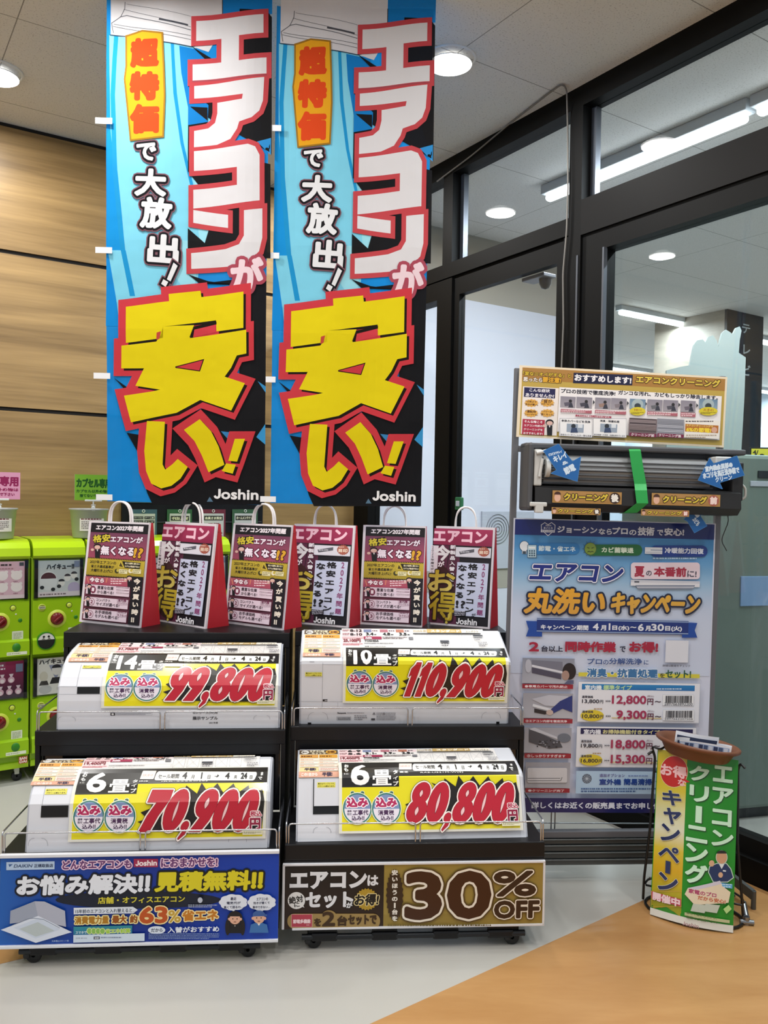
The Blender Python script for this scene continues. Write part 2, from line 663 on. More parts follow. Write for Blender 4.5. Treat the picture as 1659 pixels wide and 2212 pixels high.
        if col2:
            c1, c2 = C(col), C(col2)
            f = lambda u, v: tuple(p + (q - p) * max(0, min(1, (v1 - v) / H)) for p, q in zip(c1, c2))
            s.raw(*thicken(P, tris, r, miter), f)
        else:
            s.raw(*thicken(P, tris, r, miter), C(col))
    def vtext(s, t, x0, y0, x1, y1, col, bold=0.03, outs=(), col2=None, gap=0.08, skew=0.0):
        """upright column of characters; skew shifts each lower row sideways by that many units in all"""
        n = len(t)
        h = (y1 - y0) / (n + (n - 1) * gap)
        cells = []
        for i, ch in enumerate(t):
            ya = y0 + i * h * (1 + gap)
            dx = skew * (i + .5) / n
            cells.append((ch, x0 + dx, ya, x1 + dx, ya + h))
        todo = list(outs) + [(0, None)]
        for wd, cc in todo:
            for ch, xa, ya, xb, yb in cells:
                if ch == ' ': continue
                fx0, fy0, fx1, fy1 = s.ink(ch)
                W, Hh = xb - xa, yb - ya
                if ch in 'ー―〜':
                    fx0, fy0, fx1, fy1 = .42, 0.02, .58, .98
                bx = (xa + W * fx0, ya + Hh * fy0, xa + W * fx1, ya + Hh * fy1)
                if ch in 'ー―':
                    c = cc or col
                    g = wd * Hh if cc else 0
                    s.rect(bx[0] - g, bx[1] - g, bx[2] + g, bx[3] + g, c)
                elif cc:
                    k = Hh / max(1e-6, abs(bx[3] - bx[1]))
                    s.text(ch, *bx, cc, bold=bold * k, outs=[(wd * k, cc)])
                else:
                    s.text(ch, *bx, col, bold=bold * Hh / max(1e-6, abs(bx[3] - bx[1])), col2=col2)
    def ink(s, ch):
        pts, _ = glyphs(ch)
        xs, ys = [p[0] for p in pts], [p[1] for p in pts]
        if ord(ch) < 256:
            w_ = max(xs) - min(xs)
            k = min(0.42, max(.12, w_ * .45))
            return .5 - k, .06, .5 + k, .96
        f = lambda q: min(1, max(0, q))
        return f(min(xs)), f(.88 - max(ys)), f(max(xs)), f(.88 - min(ys))
    def fine(s, x0, y0, x1, y1, rows, col, seed=1, fill=.55):
        """print too small to read: rows of short dashes"""
        rn = random.Random(seed)
        V, T = [], []
        hh = (y1 - y0) / rows
        for r in range(rows):
            x = x0
            ya, yb = y0 + r * hh + hh * (1 - fill) / 2, y0 + r * hh + hh * (1 + fill) / 2
            end = x1 if r < rows - 1 else x0 + (x1 - x0) * rn.uniform(.6, 1)
            while x < end - 1e-9:
                ah = max(abs(hh), (x1 - x0) / 60)
                wd = min(end - x, ah * rn.uniform(.4, 1.1))
                a, b = s.conv(x, ya), s.conv(x + wd, yb)
                i = len(V)
                V += [(a[0], a[1]), (b[0], a[1]), (b[0], b[1]), (a[0], b[1])]
                T += [(i, i + 1, i + 2), (i, i + 2, i + 3)]
                x += wd + ah * rn.uniform(.12, .4)
        s.raw(V, T, C(col))
    # mesh ---------------------------------------------------------------
    def build(s, name, m, parent=None, M=None, wave=None, cutu=(), cutv=(), back=None, thick=0.0):
        bm = bmesh.new()
        cl = bm.loops.layers.float_color.new('ink')
        ll = bm.verts.layers.float.new('lay')
        vv = []
        for u, v, l in s.V:
            q = bm.verts.new((u, v, 0))
            q[ll] = l
            vv.append(q)
        for f, c in zip(s.F, s.Cc):
            try: face = bm.faces.new([vv[i] for i in f])
            except ValueError: continue
            for lp, cc in zip(face.loops, c): lp[cl] = (*cc, 1)
        cu, cv = list(cutu), list(cutv)
        if s.surf.prof:
            (cv if s.surf.axis == 'v' else cu).extend(s.surf.acc[1:-1])
        for k in cv:
            bmesh.ops.bisect_plane(bm, geom=bm.verts[:] + bm.edges[:] + bm.faces[:], plane_co=(0, k, 0), plane_no=(0, 1, 0), dist=1e-7)
        for k in cu:
            bmesh.ops.bisect_plane(bm, geom=bm.verts[:] + bm.edges[:] + bm.faces[:], plane_co=(k, 0, 0), plane_no=(1, 0, 0), dist=1e-7)
        loose = [q for q in bm.verts if not q.link_faces]
        bmesh.ops.delete(bm, geom=loose, context='VERTS')
        for q in bm.verts:
            u, v = q.co.x, q.co.y
            p = s.surf.pos(u, v, q[ll])
            if wave: p = p + Vector((0, wave(u, v), 0))
            q.co = p
        me = bpy.data.meshes.new(name)
        bm.to_mesh(me)
        bm.free()
        for mm in (m if isinstance(m, list) else [m]): me.materials.append(mm)
        o = bpy.data.objects.new(name, me)
        COL.objects.link(o)
        if parent is not None: o.parent = parent
        if M is not None: o.matrix_world = M
        return o

M_CARD = mat_print('printed laminate', 0.34, coat=0.35)
M_PAPER = mat_print('printed paper', 0.6)
M_CLOTH = mat_print('printed cloth', 0.85, spec=0.2)
M_BOARD = mat_print('printed board', 0.4)
# ------------------------------------------------------------------ the place: an entrance lobby, wood wall on the left, glazed partition on the right
YAW = math.radians(33.16)
ROOM = Matrix.Rotation(YAW, 4, 'Z')
DA, NA = Vector((math.cos(YAW), math.sin(YAW), 0)), Vector((-math.sin(YAW), math.cos(YAW), 0))
WA, WB, CEIL = 4.977, 2.997, 3.53
def R3(a, b, z): return DA * a + NA * b + Vector((0, 0, z))
def fB(px, py):
    p = onpl(px, py, DA * WB, DA)
    return p.dot(NA), p.z

m_wood = mat_wood('oak laminate', '#765c35', '#b0905d', stretch=(0.30, 1, 7.5), scale=1.7, rough=0.42)
m_groove = mat('groove', '#15110c', 0.8)
m_ceil = mat('ceiling board', '#dedcd9', 0.9)
nt = m_ceil.node_tree
b = nt.nodes['Principled BSDF']
tc = nt.nodes.new('ShaderNodeTexCoord')
mp = nt.nodes.new('ShaderNodeMapping')
mp.inputs['Location'].default_value = (-0.607, -0.44, 0)
br = nt.nodes.new('ShaderNodeTexBrick')
br.offset = 0.0
br.inputs['Scale'].default_value = 1.0
br.inputs['Brick Width'].default_value = 1.713
br.inputs['Row Height'].default_value = 0.857
br.inputs['Mortar Size'].default_value = 0.0025
br.inputs['Color1'].default_value = (*C('#dedcd9'), 1)
br.inputs['Color2'].default_value = (*C('#dcdad7'), 1)
br.inputs['Mortar'].default_value = (*C('#908d8a'), 1)
sp = nt.nodes.new('ShaderNodeTexNoise')
sp.inputs['Scale'].default_value = 130
sp.inputs['Detail'].default_value = 3
mx = nt.nodes.new('ShaderNodeMix')
mx.data_type = 'RGBA'
mx.blend_type = 'MULTIPLY'
rp = nt.nodes.new('ShaderNodeValToRGB')
rp.color_ramp.elements[0].position = 0.30
rp.color_ramp.elements[0].color = (.62, .62, .62, 1)
rp.color_ramp.elements[1].position = 0.42
mx.inputs[0].default_value = 1.0
nt.links.new(tc.outputs['Object'], mp.inputs[0])
nt.links.new(mp.outputs[0], br.inputs['Vector'])
nt.links.new(tc.outputs['Object'], sp.inputs['Vector'])
nt.links.new(sp.outputs['Fac'], rp.inputs[0])
nt.links.new(br.outputs['Color'], mx.inputs[6])
nt.links.new(rp.outputs[0], mx.inputs[7])
nt.links.new(mx.outputs[2], b.inputs['Base Color'])

m_tile = mat('pale vinyl floor', '#b6b4ae', 0.32, noise=0.05, scale=3.0)
m_owood = mat_wood('orange vinyl floor', '#ac7e4c', '#be925f', stretch=(1.2, 5, 1), scale=1.6, rough=0.33)
m_black = mat('black aluminium', '#060606', 0.55, spec=0.15)
m_black2 = mat('dark aluminium', '#100f0f', 0.55, spec=0.15)
m_alu = mat('grey aluminium bead', '#5c6068', 0.35, metal=0.5)
m_white = mat('white wall', '#d6d8e2', 0.7)
m_beige = mat('beige soffit', '#a8a296', 0.8)
m_glass = mat_glass('clear glass', (0.95, 0.965, 0.975), refl=0.9)
m_glassg = mat_glass('green glass', (0.87, 0.905, 0.905), refl=0.9)

o = MB().box(-5, 14, -4, 12, -0.1, 0.0).build('floor', m_tile, M=ROOM)
tag(o, kind='structure')
# orange flooring: right of the diagonal joint, and a wedge at the far left
d = Vector((0.588, 0.438, 0)).normalized()
p0 = Vector((-0.014, 2.327, 0))
e = p0 + d * ((WB - p0.dot(DA)) / d.dot(DA))
a0 = p0 - d * 5
pts = [a0, e, R3(WB, -3, 0), R3(-5, -3, 0)]
o = MB().prism([(p.x, p.y) for p in pts], 'z', 0.0, 0.0012).build('floor', m_owood)
tag(o, kind='structure')
pts = [(-1.03, 2.69), (-1.14, 2.90), (-4.2, 2.30), (-4.2, 0.85)]
o = MB().prism(pts, 'z', 0.0, 0.0012).build('floor', m_owood)
tag(o, kind='structure')
o = MB().box(-5, 14, -1.5, 12, CEIL, CEIL + .1).build('ceiling', m_ceil, M=ROOM)
tag(o, kind='structure')

# left wall: three rows of oak panels with dark shadow gaps
g = MB()
g.box(-5, WB + .12, WA + .012, WA + .12, 0, CEIL, 1)
zs = [0.0, 1.095, 1.96, 2.825, CEIL - .012]
for i in range(4):
    g.box(-5, WB + .0, WA, WA + .02, zs[i] + (.011 if i else 0.0), zs[i + 1] - .011, 0)
o = g.build('wall_left', [m_wood, m_groove], M=ROOM)
tag(o, kind='structure')

# right wall: black aluminium frames of the glazed partition, all in one plane
ys = lambda px, py: fB(px, py)[0]
yc = WA
y_s0, y_s1 = ys(796, 1000), ys(938, 1000)       # side light
y_d0, y_d1 = ys(985, 800), ys(1194, 800)        # door glass
y_m1 = ys(1228, 471)                            # left edge of the main post
y_u0, y_u1 = ys(930, 480), ys(957, 480)         # small upper light
y_t0 = ys(977, 480)
y_m2 = ys(1256, 420)                            # right edge of the main post
y_b0 = ys(1297, 600)                            # big window
z_head, z_groove, z_tl, z_tr, z_top = 2.705, 2.812, 2.905, 2.972, 3.43
y_end = -0.6
F = MB()
x0, x1 = WB, WB + .10
def fr(ya, yb, za, zb, mi=0, a=None, bb=None): F.box(a if a is not None else x0, bb if bb is not None else x1, min(ya, yb), max(ya, yb), za, zb, mi)
fr(yc, y_s0, 0, CEIL)                            # corner post
fr(y_s1, y_d0 + .055, 0, z_groove)               # post between side light and door
fr(y_s0, y_s1, 0, .16); fr(y_s0, y_s1, z_head, z_groove)
fr(y_s0, y_m1, z_groove + .008, z_tl, 0)         # transom, left
fr(y_s0, y_m1, z_groove - .001, z_groove + .009, 0, x0 + .02)
fr(y_m1, y_m2, 0, CEIL)                          # main post
fr(y_m1, y_d1 - .06, 0, z_groove)
fr(y_s0, y_m1, z_top, CEIL)                      # top rail
fr(y_m2, y_end, z_top, CEIL)
fr(y_u1, y_t0, z_tl, z_top)                      # upper mullion
fr(y_s0, y_s0 - .05, z_tl, z_top)
fr(y_m2, y_end, 2.80, z_tr, 1)                   # transom, right
fr(y_m2, y_end, z_head, 2.805, 0, x0 + .012)
fr(y_m2, y_b0, 0, z_head, 0, x0 + .012)          # left jamb of the big window
fr(y_m2, y_end, 0, .10, 0, x0 - .0, x1 + .02)    # sill
fr(y_m2, y_end, .10, .17, 1, x0 + .03)
F.box(x0 - .004, x0 + .02, y_m2 + .012, y_m2 + .022, 0, z_head, 2)
F.box(x0 - .004, x0 + .02, y_b0 - .022, y_b0 - .012, .17, z_head, 2)
F.box(x0 + .06, x0 + .095, y_t0 - .03, y_t0, z_tl, z_top, 2)
F.box(x0 + .06, x0 + .095, y_m2 - .03, y_m2, z_tr, z_top, 2)
o = F.build('wall_right', [m_black, m_black2, m_alu], M=ROOM)
tag(o, kind='structure')

def pane(n, ya, yb, za, zb, m=None, dx=.06):
    o = MB().box(WB + dx, WB + dx + .006, min(ya, yb), max(ya, yb), za, zb).build('window_%d' % n, m or m_glass, M=ROOM)
    tag(o, kind='structure')
pane(1, y_s0 - .05, y_u1, z_tl, z_top)
pane(2, y_t0, y_m1, z_tl, z_top)
pane(3, y_m2, y_end, z_tr, z_top)
pane(4, y_s0, y_s1, .16, z_head)
pane(5, y_b0, y_end, .17, z_head, m_glassg)
# door leaf
D = MB()
def dr(ya, yb, za, zb): D.box(WB + .015, WB + .06, min(ya, yb), max(ya, yb), za, zb)
dr(y_d0 + .05, y_d0, .012, z_groove - .006); dr(y_d1, y_d1 - .055, .012, z_groove - .006)
dr(y_d0, y_d1, .012, .15); dr(y_d0, y_d1, z_head, z_groove - .006)
o = D.build('door_1', m_black, M=ROOM)
tag(o, kind='structure')
do = o
o = MB().box(WB + .034, WB + .040, y_d1, y_d0, .15, z_head).build('pane', m_glass, do)

# ---- what lies beyond the glass
g = MB()
g.box(WB + .12, 5.25, WA, WA + .1, 0, 3.03, 0)
g.box(WB + .12, 5.25, WA + .004, WA + .1, 3.03, CEIL, 1)
g.box(WB + .12, 5.25, WA - .003, WA, .80, .96, 1)
o = g.build('wall_back', [m_white, m_beige], M=ROOM)
tag(o, kind='structure')
m_far = mat('store wall', '#b9c4cf', 0.8)
o = MB().box(5.2, 14, 12, 12.1, 0, CEIL).box(14, 14.1, -4, 12.1, 0, CEIL).build('wall_back', m_far, M=ROOM)
tag(o, kind='structure')

# ------------------------------------------------------------------ lamps
m_lampring = mat('white lamp ring', '#e6e6e4', 0.5)
m_lamp = mat('lamp face', '#fffdf8', 0.4, emit=9.0)
m_neck = mat('lamp neck', '#fffdf8', 0.4, emit=2.5)
m_tube = mat('lamp tube', '#f2fbff', 0.4, emit=7.0)
m_batten = mat('batten', '#c4cace', 0.5)
def downlight(a, b_, label, group=None, lampon=True):
    t = thing('ceiling_downlight', label, 'ceiling light', Matrix.Translation(R3(a, b_, CEIL)), group)
    MB().lathe([(.110, .0), (.122, .0), (.121, -.005), (.113, -.007), (.110, -.003)]).build('trim_ring', m_lampring, t)
    MB().lathe([(.050, -.0), (.052, -.022)]).build('lamp_neck', m_neck, t)
    MB().lathe([(.050, -.020), (.096, -.024), (.101, -.028), (.101, -.031)]).build('lamp_shade', m_batten, t)
    MB().lathe([(.1005, -.031), (.09, -.036), (.0, -.038)]).build('lamp_lens', m_lamp, t)
    l = bpy.data.lights.new('downlight', 'AREA')
    l.shape = 'DISK'
    l.size = .19
    l.energy = DOWN_POWER
    l.color = (1.0, 0.985, 0.955)
    lo = bpy.data.objects.new('downlight_glow', l)
    COL.objects.link(lo)
    lo.parent = t
    lo.location = (0, 0, -.040)
    return t
seen = {(2.32, 3.06): 'round ceiling downlight just right of the right banner', (0.60, 4.40): 'round ceiling downlight at the left edge above the oak wall',
        (2.31, 4.43): 'round ceiling downlight hidden behind the right banner'}
for a in (-1.12, .60, 2.32):
    for b_ in (.33, 1.70, 3.06, 4.40):
        lab = seen.get((a, b_)) or ('round ceiling downlight behind the banners' if (a, b_) == (2.32, 4.40) else None)
        downlight(a, b_, lab or 'round ceiling downlight above the lobby, out of the picture', None if lab else 'lobby downlights out of the picture')

def batten(a0_, a1_, b0_, b1_, z, label, group, power=STRIP_POWER):
    p, q = R3(a0_, b0_, z), R3(a1_, b1_, z)
    L = (q - p).length
    ang = math.atan2(q.y - p.y, q.x - p.x)
    t = thing('ceiling_batten_light', label, 'ceiling light', Matrix.Translation((p + q) / 2) @ Matrix.Rotation(ang, 4, 'Z'), group)
    MB().rbox(-L / 2 - .02, L / 2 + .02, -.045, .045, .0, CEIL - z, .006).build('housing', m_batten, t)
    MB().rbox(-L / 2, L / 2, -.028, .028, -.045, -.001, .02, seg=4).build('lamp_tube', m_tube, t)
    l = bpy.data.lights.new('batten', 'AREA')
    l.shape = 'RECTANGLE'
    l.size, l.size_y = L, .05
    l.energy = power
    l.color = (0.87, 0.95, 1.0)
    lo = bpy.data.objects.new('batten_glow', l)
    COL.objects.link(lo)
    lo.parent = t
    lo.location = (0, 0, -.05)
batten(3.78, 3.79, 3.92, 2.52, 3.47, 'long bright batten light beyond the upper glass, nearer the post', None)
batten(3.79, 3.79, 2.46, 1.06, 3.47, 'long bright batten light in the top right upper window', None)
rows = [(6.68, 7.9, 5.84), (8.8, 10.0, 5.88), (10.9, 12.1, 5.84), (9.06, 10.3, 8.39), (11.05, 12.3, 8.39), (12.7, 13.9, 8.44), (10.2, 11.5, 11.05), (12.5, 13.8, 11.1), (11.8, 13.1, 9.8), (6.4, 7.6, 3.0)]  # last batten is out of view, added to brighten the store near the glass
nm = ['batten light hanging left of the dark column beyond the glass', 'batten light right beside the dark column beyond the glass'] + [None] * 8
for (a0_, a1_, b_), lab in zip(rows, nm):
    batten(a0_, a1_, b_, b_, 3.48, lab or 'distant batten light on the ceiling of the store behind the glass', None if lab else 'distant store battens', STRIP_POWER * .8)
# ------------------------------------------------------------------ the two stepped display racks
m_rack = mat('black powder coat', '#0c0d11', 0.42, spec=0.35)
m_gloss = mat('smoked acrylic', '#0c0d12', 0.07, spec=0.6)
m_chrome = mat('chrome wire', '#c9ccd2', 0.22, metal=1.0)
m_rubber = mat('caster rubber', '#1a1b1c', 0.6)
m_steel = mat('dark tube', '#25282c', 0.35, metal=0.4)
RW, RD = 0.877, 1.06
ZS = (0.356, 0.659, 0.957)
SS = (0.0, 0.313, 0.632)
RACKL = frame((-1.192, 2.581, 0), 0.079)
RACKR = frame((-0.308, 2.694, 0), 0.068)

def rounded(pts, r, n=5):
    """polyline with rounded inner corners"""
    out = [Vector(pts[0])]
    for a, b_, c in zip(pts, pts[1:], pts[2:]):
        a, b_, c = Vector(a), Vector(b_), Vector(c)
        u, v = (a - b_).normalized(), (c - b_).normalized()
        for i in range(n + 1):
            t = i / n
            p, q = b_ + u * r, b_ + v * r
            out.append((p * (1 - t) + b_ * t) * (1 - t) + (b_ * (1 - t) + q * t) * t)
    out.append(Vector(pts[-1]))
    return out

def rack(M, label, RW=RW):
    t = thing('display_rack', label, 'display rack', M)
    out = [(0, .10), (0, ZS[0] - .02), (SS[1], ZS[0] - .02), (SS[1], ZS[1] - .02), (SS[2], ZS[1] - .02), (SS[2], ZS[2] - .02), (RD, ZS[2] - .02), (RD, .10)]
    for xa in (0.0, RW - .016):
        MB().prism(out, 'x', xa, xa + .016).build('side_panel', m_rack, t)
    ends = (SS[1] + .012, SS[2] + .012, RD)
    for i in range(3):
        s, z = SS[i], ZS[i]
        g = MB().box(0, RW, s, ends[i], z - .02, z)
        g.rbox(0, RW, s - .006, s + .006, z - (.052 if i < 2 else .060), z + .0005, .003)
        g.box(.02, RW - .02, s + .004, s + .010, z - .09, z - .05)
        g.build('shelf', m_rack, t)
    for i in (1, 2):
        MB().box(.018, RW - .018, SS[i] + .03, SS[i] + .036, ZS[i - 1], ZS[i] - .021).build('riser_panel', m_gloss, t)
    MB().box(.002, RW - .002, -.002, .010, .10, ZS[0] - .054).build('front_panel', m_rack, t)
    for i in (0, 1):
        s, z = SS[i], ZS[i]
        h = .066
        for xa, xb in ((.012, .432), (.448, RW - .012)):
            MB().tube(rounded([(xa, s + .004, z), (xa, s + .004, z + h), (xb, s + .004, z + h), (xb, s + .004, z)], .012), .0028).build('guard_rail', m_chrome, t)
        for xa in (.004, RW - .004):
            MB().tube(rounded([(xa, s + .006, z - .01), (xa, s + .006, z + h + .002), (xa, s + .29, z + h + .002), (xa, s + .29, z)], .012), .0028).build('guard_rail', m_chrome, t)
    MB().cyl((.06, .006, .044), (RW - .06, .006, .044), .010).build('base_tube', m_steel, t)
    for x in (.135, .335, .54, .725):
        g = MB().rbox(x - .045, x + .045, -.004, .020, .030, .060, .008)
        g.box(x - .042, x + .042, .004, .03, .055, .12)
        g.build('tube_clamp', m_rack, t)
    for x, y in ((.10, .03), (RW - .10, .03), (.10, RD - .06), (RW - .10, RD - .06)):
        c = MB().rbox(x - .022, x + .022, y - .02, y + .03, .035, .10, .006).build('caster', m_rack, t)
        MB().lathe([(.006, -.012), (.022, -.012), (.025, -.008), (.025, .008), (.022, .012), (.006, .012)], (x, y - .006, .025), 20, axis='y').build('wheel', m_rubber, c)
        MB().rbox(x - .03, x - .008, y - .03, y + .002, .018, .046, .008).build('brake_lever', m_rubber, c)
    return t
rack(RACKL, 'black stepped display rack on casters with a blue sign on its front')
rack(RACKR, 'black stepped display rack on casters with a gold and black sign on its front', .868)

# ------------------------------------------------------------------ four air conditioners
m_acw = mat('white appliance plastic', '#dadde5', 0.33)
m_acg = mat('pale grey appliance plastic', '#b9bdc7', 0.4)
m_slot = mat('dark slot', '#0a0a0b', 0.3)
def ac_frame(bl, br, z):
    p, q = onz(*bl, z), onz(*br, z)
    yaw = math.atan2(q.y - p.y, q.x - p.x)
    return frame(p, yaw), (q - p).length
UN = dict(
    LL=dict(bl=(53, 1841.6), br=(581, 1831.5), z=ZS[0], prof=[(0, 0), (.013, .077), (.024, .145), (.042, .170), (.061, .189), (.10, .212), (.165, .238), (.20, .235), (.27, .205)]),
    LR=dict(bl=(638.7, 1818.5), br=(1140.7, 1808.5), z=ZS[0], prof=[(0, 0), (.039, .093), (.076, .182), (.084, .192), (.10, .199), (.27, .224)]),
    UL=dict(bl=(121.2, 1575.8), br=(604.3, 1572.3), z=ZS[1], prof=[(0, 0), (.005, .10), (.013, .151), (.034, .180), (.075, .216), (.117, .239), (.18, .253), (.26, .262)]),
    UR=dict(bl=(646.2, 1563.6), br=(1097.9, 1562.9), z=ZS[1], prof=[(0, 0), (-.014, .12), (-.026, .228), (-.024, .238), (-.012, .247), (.08, .283), (.19, .319)]))
UN['LL']['label'] = 'white rounded wall air conditioner on the lower shelf of the left rack'
UN['UL']['label'] = 'white rounded wall air conditioner on the upper shelf of the left rack'
UN['LR']['label'] = 'white wall air conditioner with open black flap on lower right rack shelf'
UN['UR']['label'] = 'white boxy wall air conditioner on the upper shelf of the right rack'
KC = dict(UL=(60, 1330, 2.8603), UR=(600, 1330, 2.9625), LL=(0, 1580, 2.5922), LR=(600, 1580, 2.765))
SAMPLE = ['展示はサンプルです。', 'デザインは異なります。']
for k in ('LL', 'LR', 'UL', 'UR'):
    d = UN[k]
    d['M'], d['W'] = ac_frame(d['bl'], d['br'], d['z'])
    W, pr = d['W'], d['prof']
    t = thing('air_conditioner', d['label'], 'air conditioner', d['M'], 'display air conditioners on the racks')
    d['t'] = t
    full = pr + [(pr[-1][0], 0.0)]
    bm = bmesh.new()
    mb = MB().prism(full, 'x', 0.006, W - 0.006)
    mb.build('body', m_acw, t)
    cap = [(a + (.004 if i < len(pr) else -.004), max(0.0, b_ - .003)) for i, (a, b_) in enumerate(full)]
    MB().prism(cap, 'x', 0.0, .008).build('end_cap', m_acg, t)
    MB().prism(cap, 'x', W - .008, W).build('end_cap', m_acg, t)
    d['S'] = Surf(d['M'], pr, 'v', 0.0006)
    S = d['S']
    P = Print(S, 0.0001).crop(*KC[k])
    g = '#8e929c'
    if k == 'LL':
        P.line([(258, 300), (236, 412)], 2, g)
        P.line([(236, 480), (1490, 470)], 1.2, '#c4c8d0')
        st = (258, 322, 372, 352)
        holes = [(228, 414, 384, 482)]
        arcs_ = [(158, 597, 267, 640), (1280, 585, 1381, 618)]
    elif k == 'UL':
        P.line([(332, 300), (302, 438)], 2, g)
        P.line([(182, 438), (302, 438)], 2.5, '#b9bdc6')
        P.line([(182, 486), (1565, 480)], 2, '#b4b8c2')
        P.line([(1560, 420), (1560, 480)], 2, '#c9cdd4')
        st = (342, 310, 452, 326)
        holes = [(304, 440, 446, 483)]
        arcs_ = [(187, 625, 295, 650), (1396, 616, 1496, 640)]
        P.text('Gシリーズ(W)用', 1020, 592, 1172, 610, '#55555a', .02)
        P.text('展示サンプル', 1018, 622, 1174, 644, '#3a3a3e', .03)
        P.text('2021年度', 1120, 655, 1175, 667, '#55555a', .02)
        P.frame(510, 598, 768, 616, 1.2, '#b0b0b6')
        P.rect(512, 600, 540, 616, '#1c1c20')
        P.ell(525, 608, 8, 5, '#e8e8ea')
        P.fine(546, 602, 762, 612, 2, '#6e7078', 4)
    elif k == 'LR':
        st = (236, 307, 344, 336)
        holes = []
        P.line([(120, 560), (1490, 556)], 1, '#cfd3da')
        arcs_ = [(212, 572, 318, 606)]
    else:
        st = (176, 361, 283, 387)
        P.line([(146, 290), (408, 290)], 3, '#f2f3f6')
        P.line([(288, 300), (284, 590)], 1.6, g)
        P.line([(284, 312), (408, 312)], 2, '#b6bac4')
        P.line([(140, 548), (1480, 556)], 1.6, '#aab0bb')
        P.line([(140, 590), (1480, 592)], 1.2, '#c2c6cf')
        P.line([(384, 555), (384, 592)], 1.2, g)
        P.rect(288, 535, 318, 548, '#15161a')
        P.rect(300, 540, 318, 544, '#d8dae0')
        arcs_ = [(194, 617, 320, 662), (1304, 616, 1425, 656)]
        holes = [(192, 684, 214, 700), (1398, 678, 1418, 696)]
        P.rect(204, 293, 234, 297, '#9b9fa8')
        P.text('Panasonic', 382, 617, 438, 628, '#3b3b42', .05)
        P.fine(445, 618, 600, 626, 1, '#8b8b92', 3)
        P.frame(378, 645, 468, 668, 1, '#66666e')
        P.fine(382, 648, 465, 666, 3, '#55555c', 5)
        P.fine(490, 634, 570, 668, 3, '#8b8b92', 6)
        for x in (606, 670):
            P.poly([(x, 632), (x + 20, 632), (x + 10, 616)], '#77777e')
        P.fine(632, 618, 756, 668, 5, '#9b9ba2', 8)
        P.rect(598, 656, 622, 668, '#4c4c52')
    for x0_, y0_, x1_, y1_ in arcs_:
        r_ = (y1_ - y0_) * .8
        P.line([(x0_, y1_)] + [(x0_ + r_ + r_ * math.cos(math.radians(a)), y0_ + r_ - r_ * math.sin(math.radians(a))) for a in (180, 150, 120, 90)], 1.6, '#8d9099')
        P.line([(x1_, y1_)] + [(x1_ - r_ + r_ * math.cos(math.radians(a)), y0_ + r_ - r_ * math.sin(math.radians(a))) for a in (0, 30, 60, 90)], 1.6, '#8d9099')
    P.rect(st[0], st[1], st[2], st[3], '#e3dc5a')
    hh = (st[3] - st[1]) / 2
    for i in (0, 1):
        P.text(SAMPLE[i], st[0] + 4, st[1] + hh * i + hh * .15, st[2] - 4, st[1] + hh * i + hh * .88, '#3a3618', .02)
    P.build('front_markings', M_BOARD, t)
    # openings: solid dark blocks, the shade of the recess put into their colour
    for x0_, y0_, x1_, y1_ in holes:
        u0, v0 = P.conv(x0_, y1_)
        u1, v1 = P.conv(x1_, y0_)
        q = MB()
        n_ = 6
        a_ = [S.pos(u0, v0 + (v1 - v0) * i / n_, .0012) for i in range(n_ + 1)]
        b2 = [S.pos(u0, v0 + (v1 - v0) * i / n_, -.012) for i in range(n_ + 1)]
        q.prism([(p.y, p.z) for p in a_] + [(p.y, p.z) for p in reversed(b2)], 'x', u0, u1)
        q.build('air_slot', m_slot, t)
    if k == 'LR':
        u0, v0 = P.conv(210, 495)
        u1, v1 = P.conv(430, 282)
        q = MB()
        n_ = 8
        ring = lambda lo, hi: [S.pos(u0, v0 + (v1 - v0) * i / n_, lo) for i in range(n_ + 1)] + [S.pos(u0, v0 + (v1 - v0) * i / n_, hi) for i in range(n_, -1, -1)]
        q.prism([(p.y, p.z) for p in ring(.0012, -.012)], 'x', u0, u1)
        q.build('air_slot', m_slot, t)
        fu0, fv0 = P.conv(216, 447)
        fu1, fv1 = P.conv(430, 286)
        q = MB()
        ring = lambda lo, hi: [S.pos(u0, fv0 + (fv1 - fv0) * i / n_, lo) for i in range(n_ + 1)] + [S.pos(u0, fv0 + (fv1 - fv0) * i / n_, hi) for i in range(n_, -1, -1)]
        q.prism([(p.y, p.z) for p in ring(.0013, .010)], 'x', fu0, fu1)
        fl = q.build('flap', m_acw, t)
        SF = Surf(d['M'], pr, 'v', .0108)
        P2 = Print(SF).crop(*KC[k])
        P2.rect(st[0], st[1], st[2], st[3], '#e3dc5a')
        for i in (0, 1):
            P2.text(SAMPLE[i], st[0] + 4, st[1] + hh * i + hh * .15, st[2] - 4, st[1] + hh * i + hh * .88, '#3a3618', .02)
        P2.build('notice_sticker', M_BOARD, fl)

# ------------------------------------------------------------------ price cards laid over the units
CARDBOX = dict(LR=(362, 586, 1467, 185), UL=(450, 557, 1543, 236), UR=(412, 547, 1468, 211), LL=(378, 596, 1487, 213))
lims = {}
for k in UN:
    S = Surf(UN[k]['M'], UN[k]['prof'], 'v', .0135 if k == 'LR' else .006)
    UN[k]['SC'] = S
    P = Print(S).crop(*KC[k])
    x0_, yb, x1_, yt = CARDBOX[k]
    u0, u1 = P.conv(x0_, yb)[0], P.conv(x1_, yb)[0]
    xm = (x0_ + x1_) / 2
    lims[k] = (u0, u1, P.conv(xm, yb)[1], P.conv(xm, yt)[1])

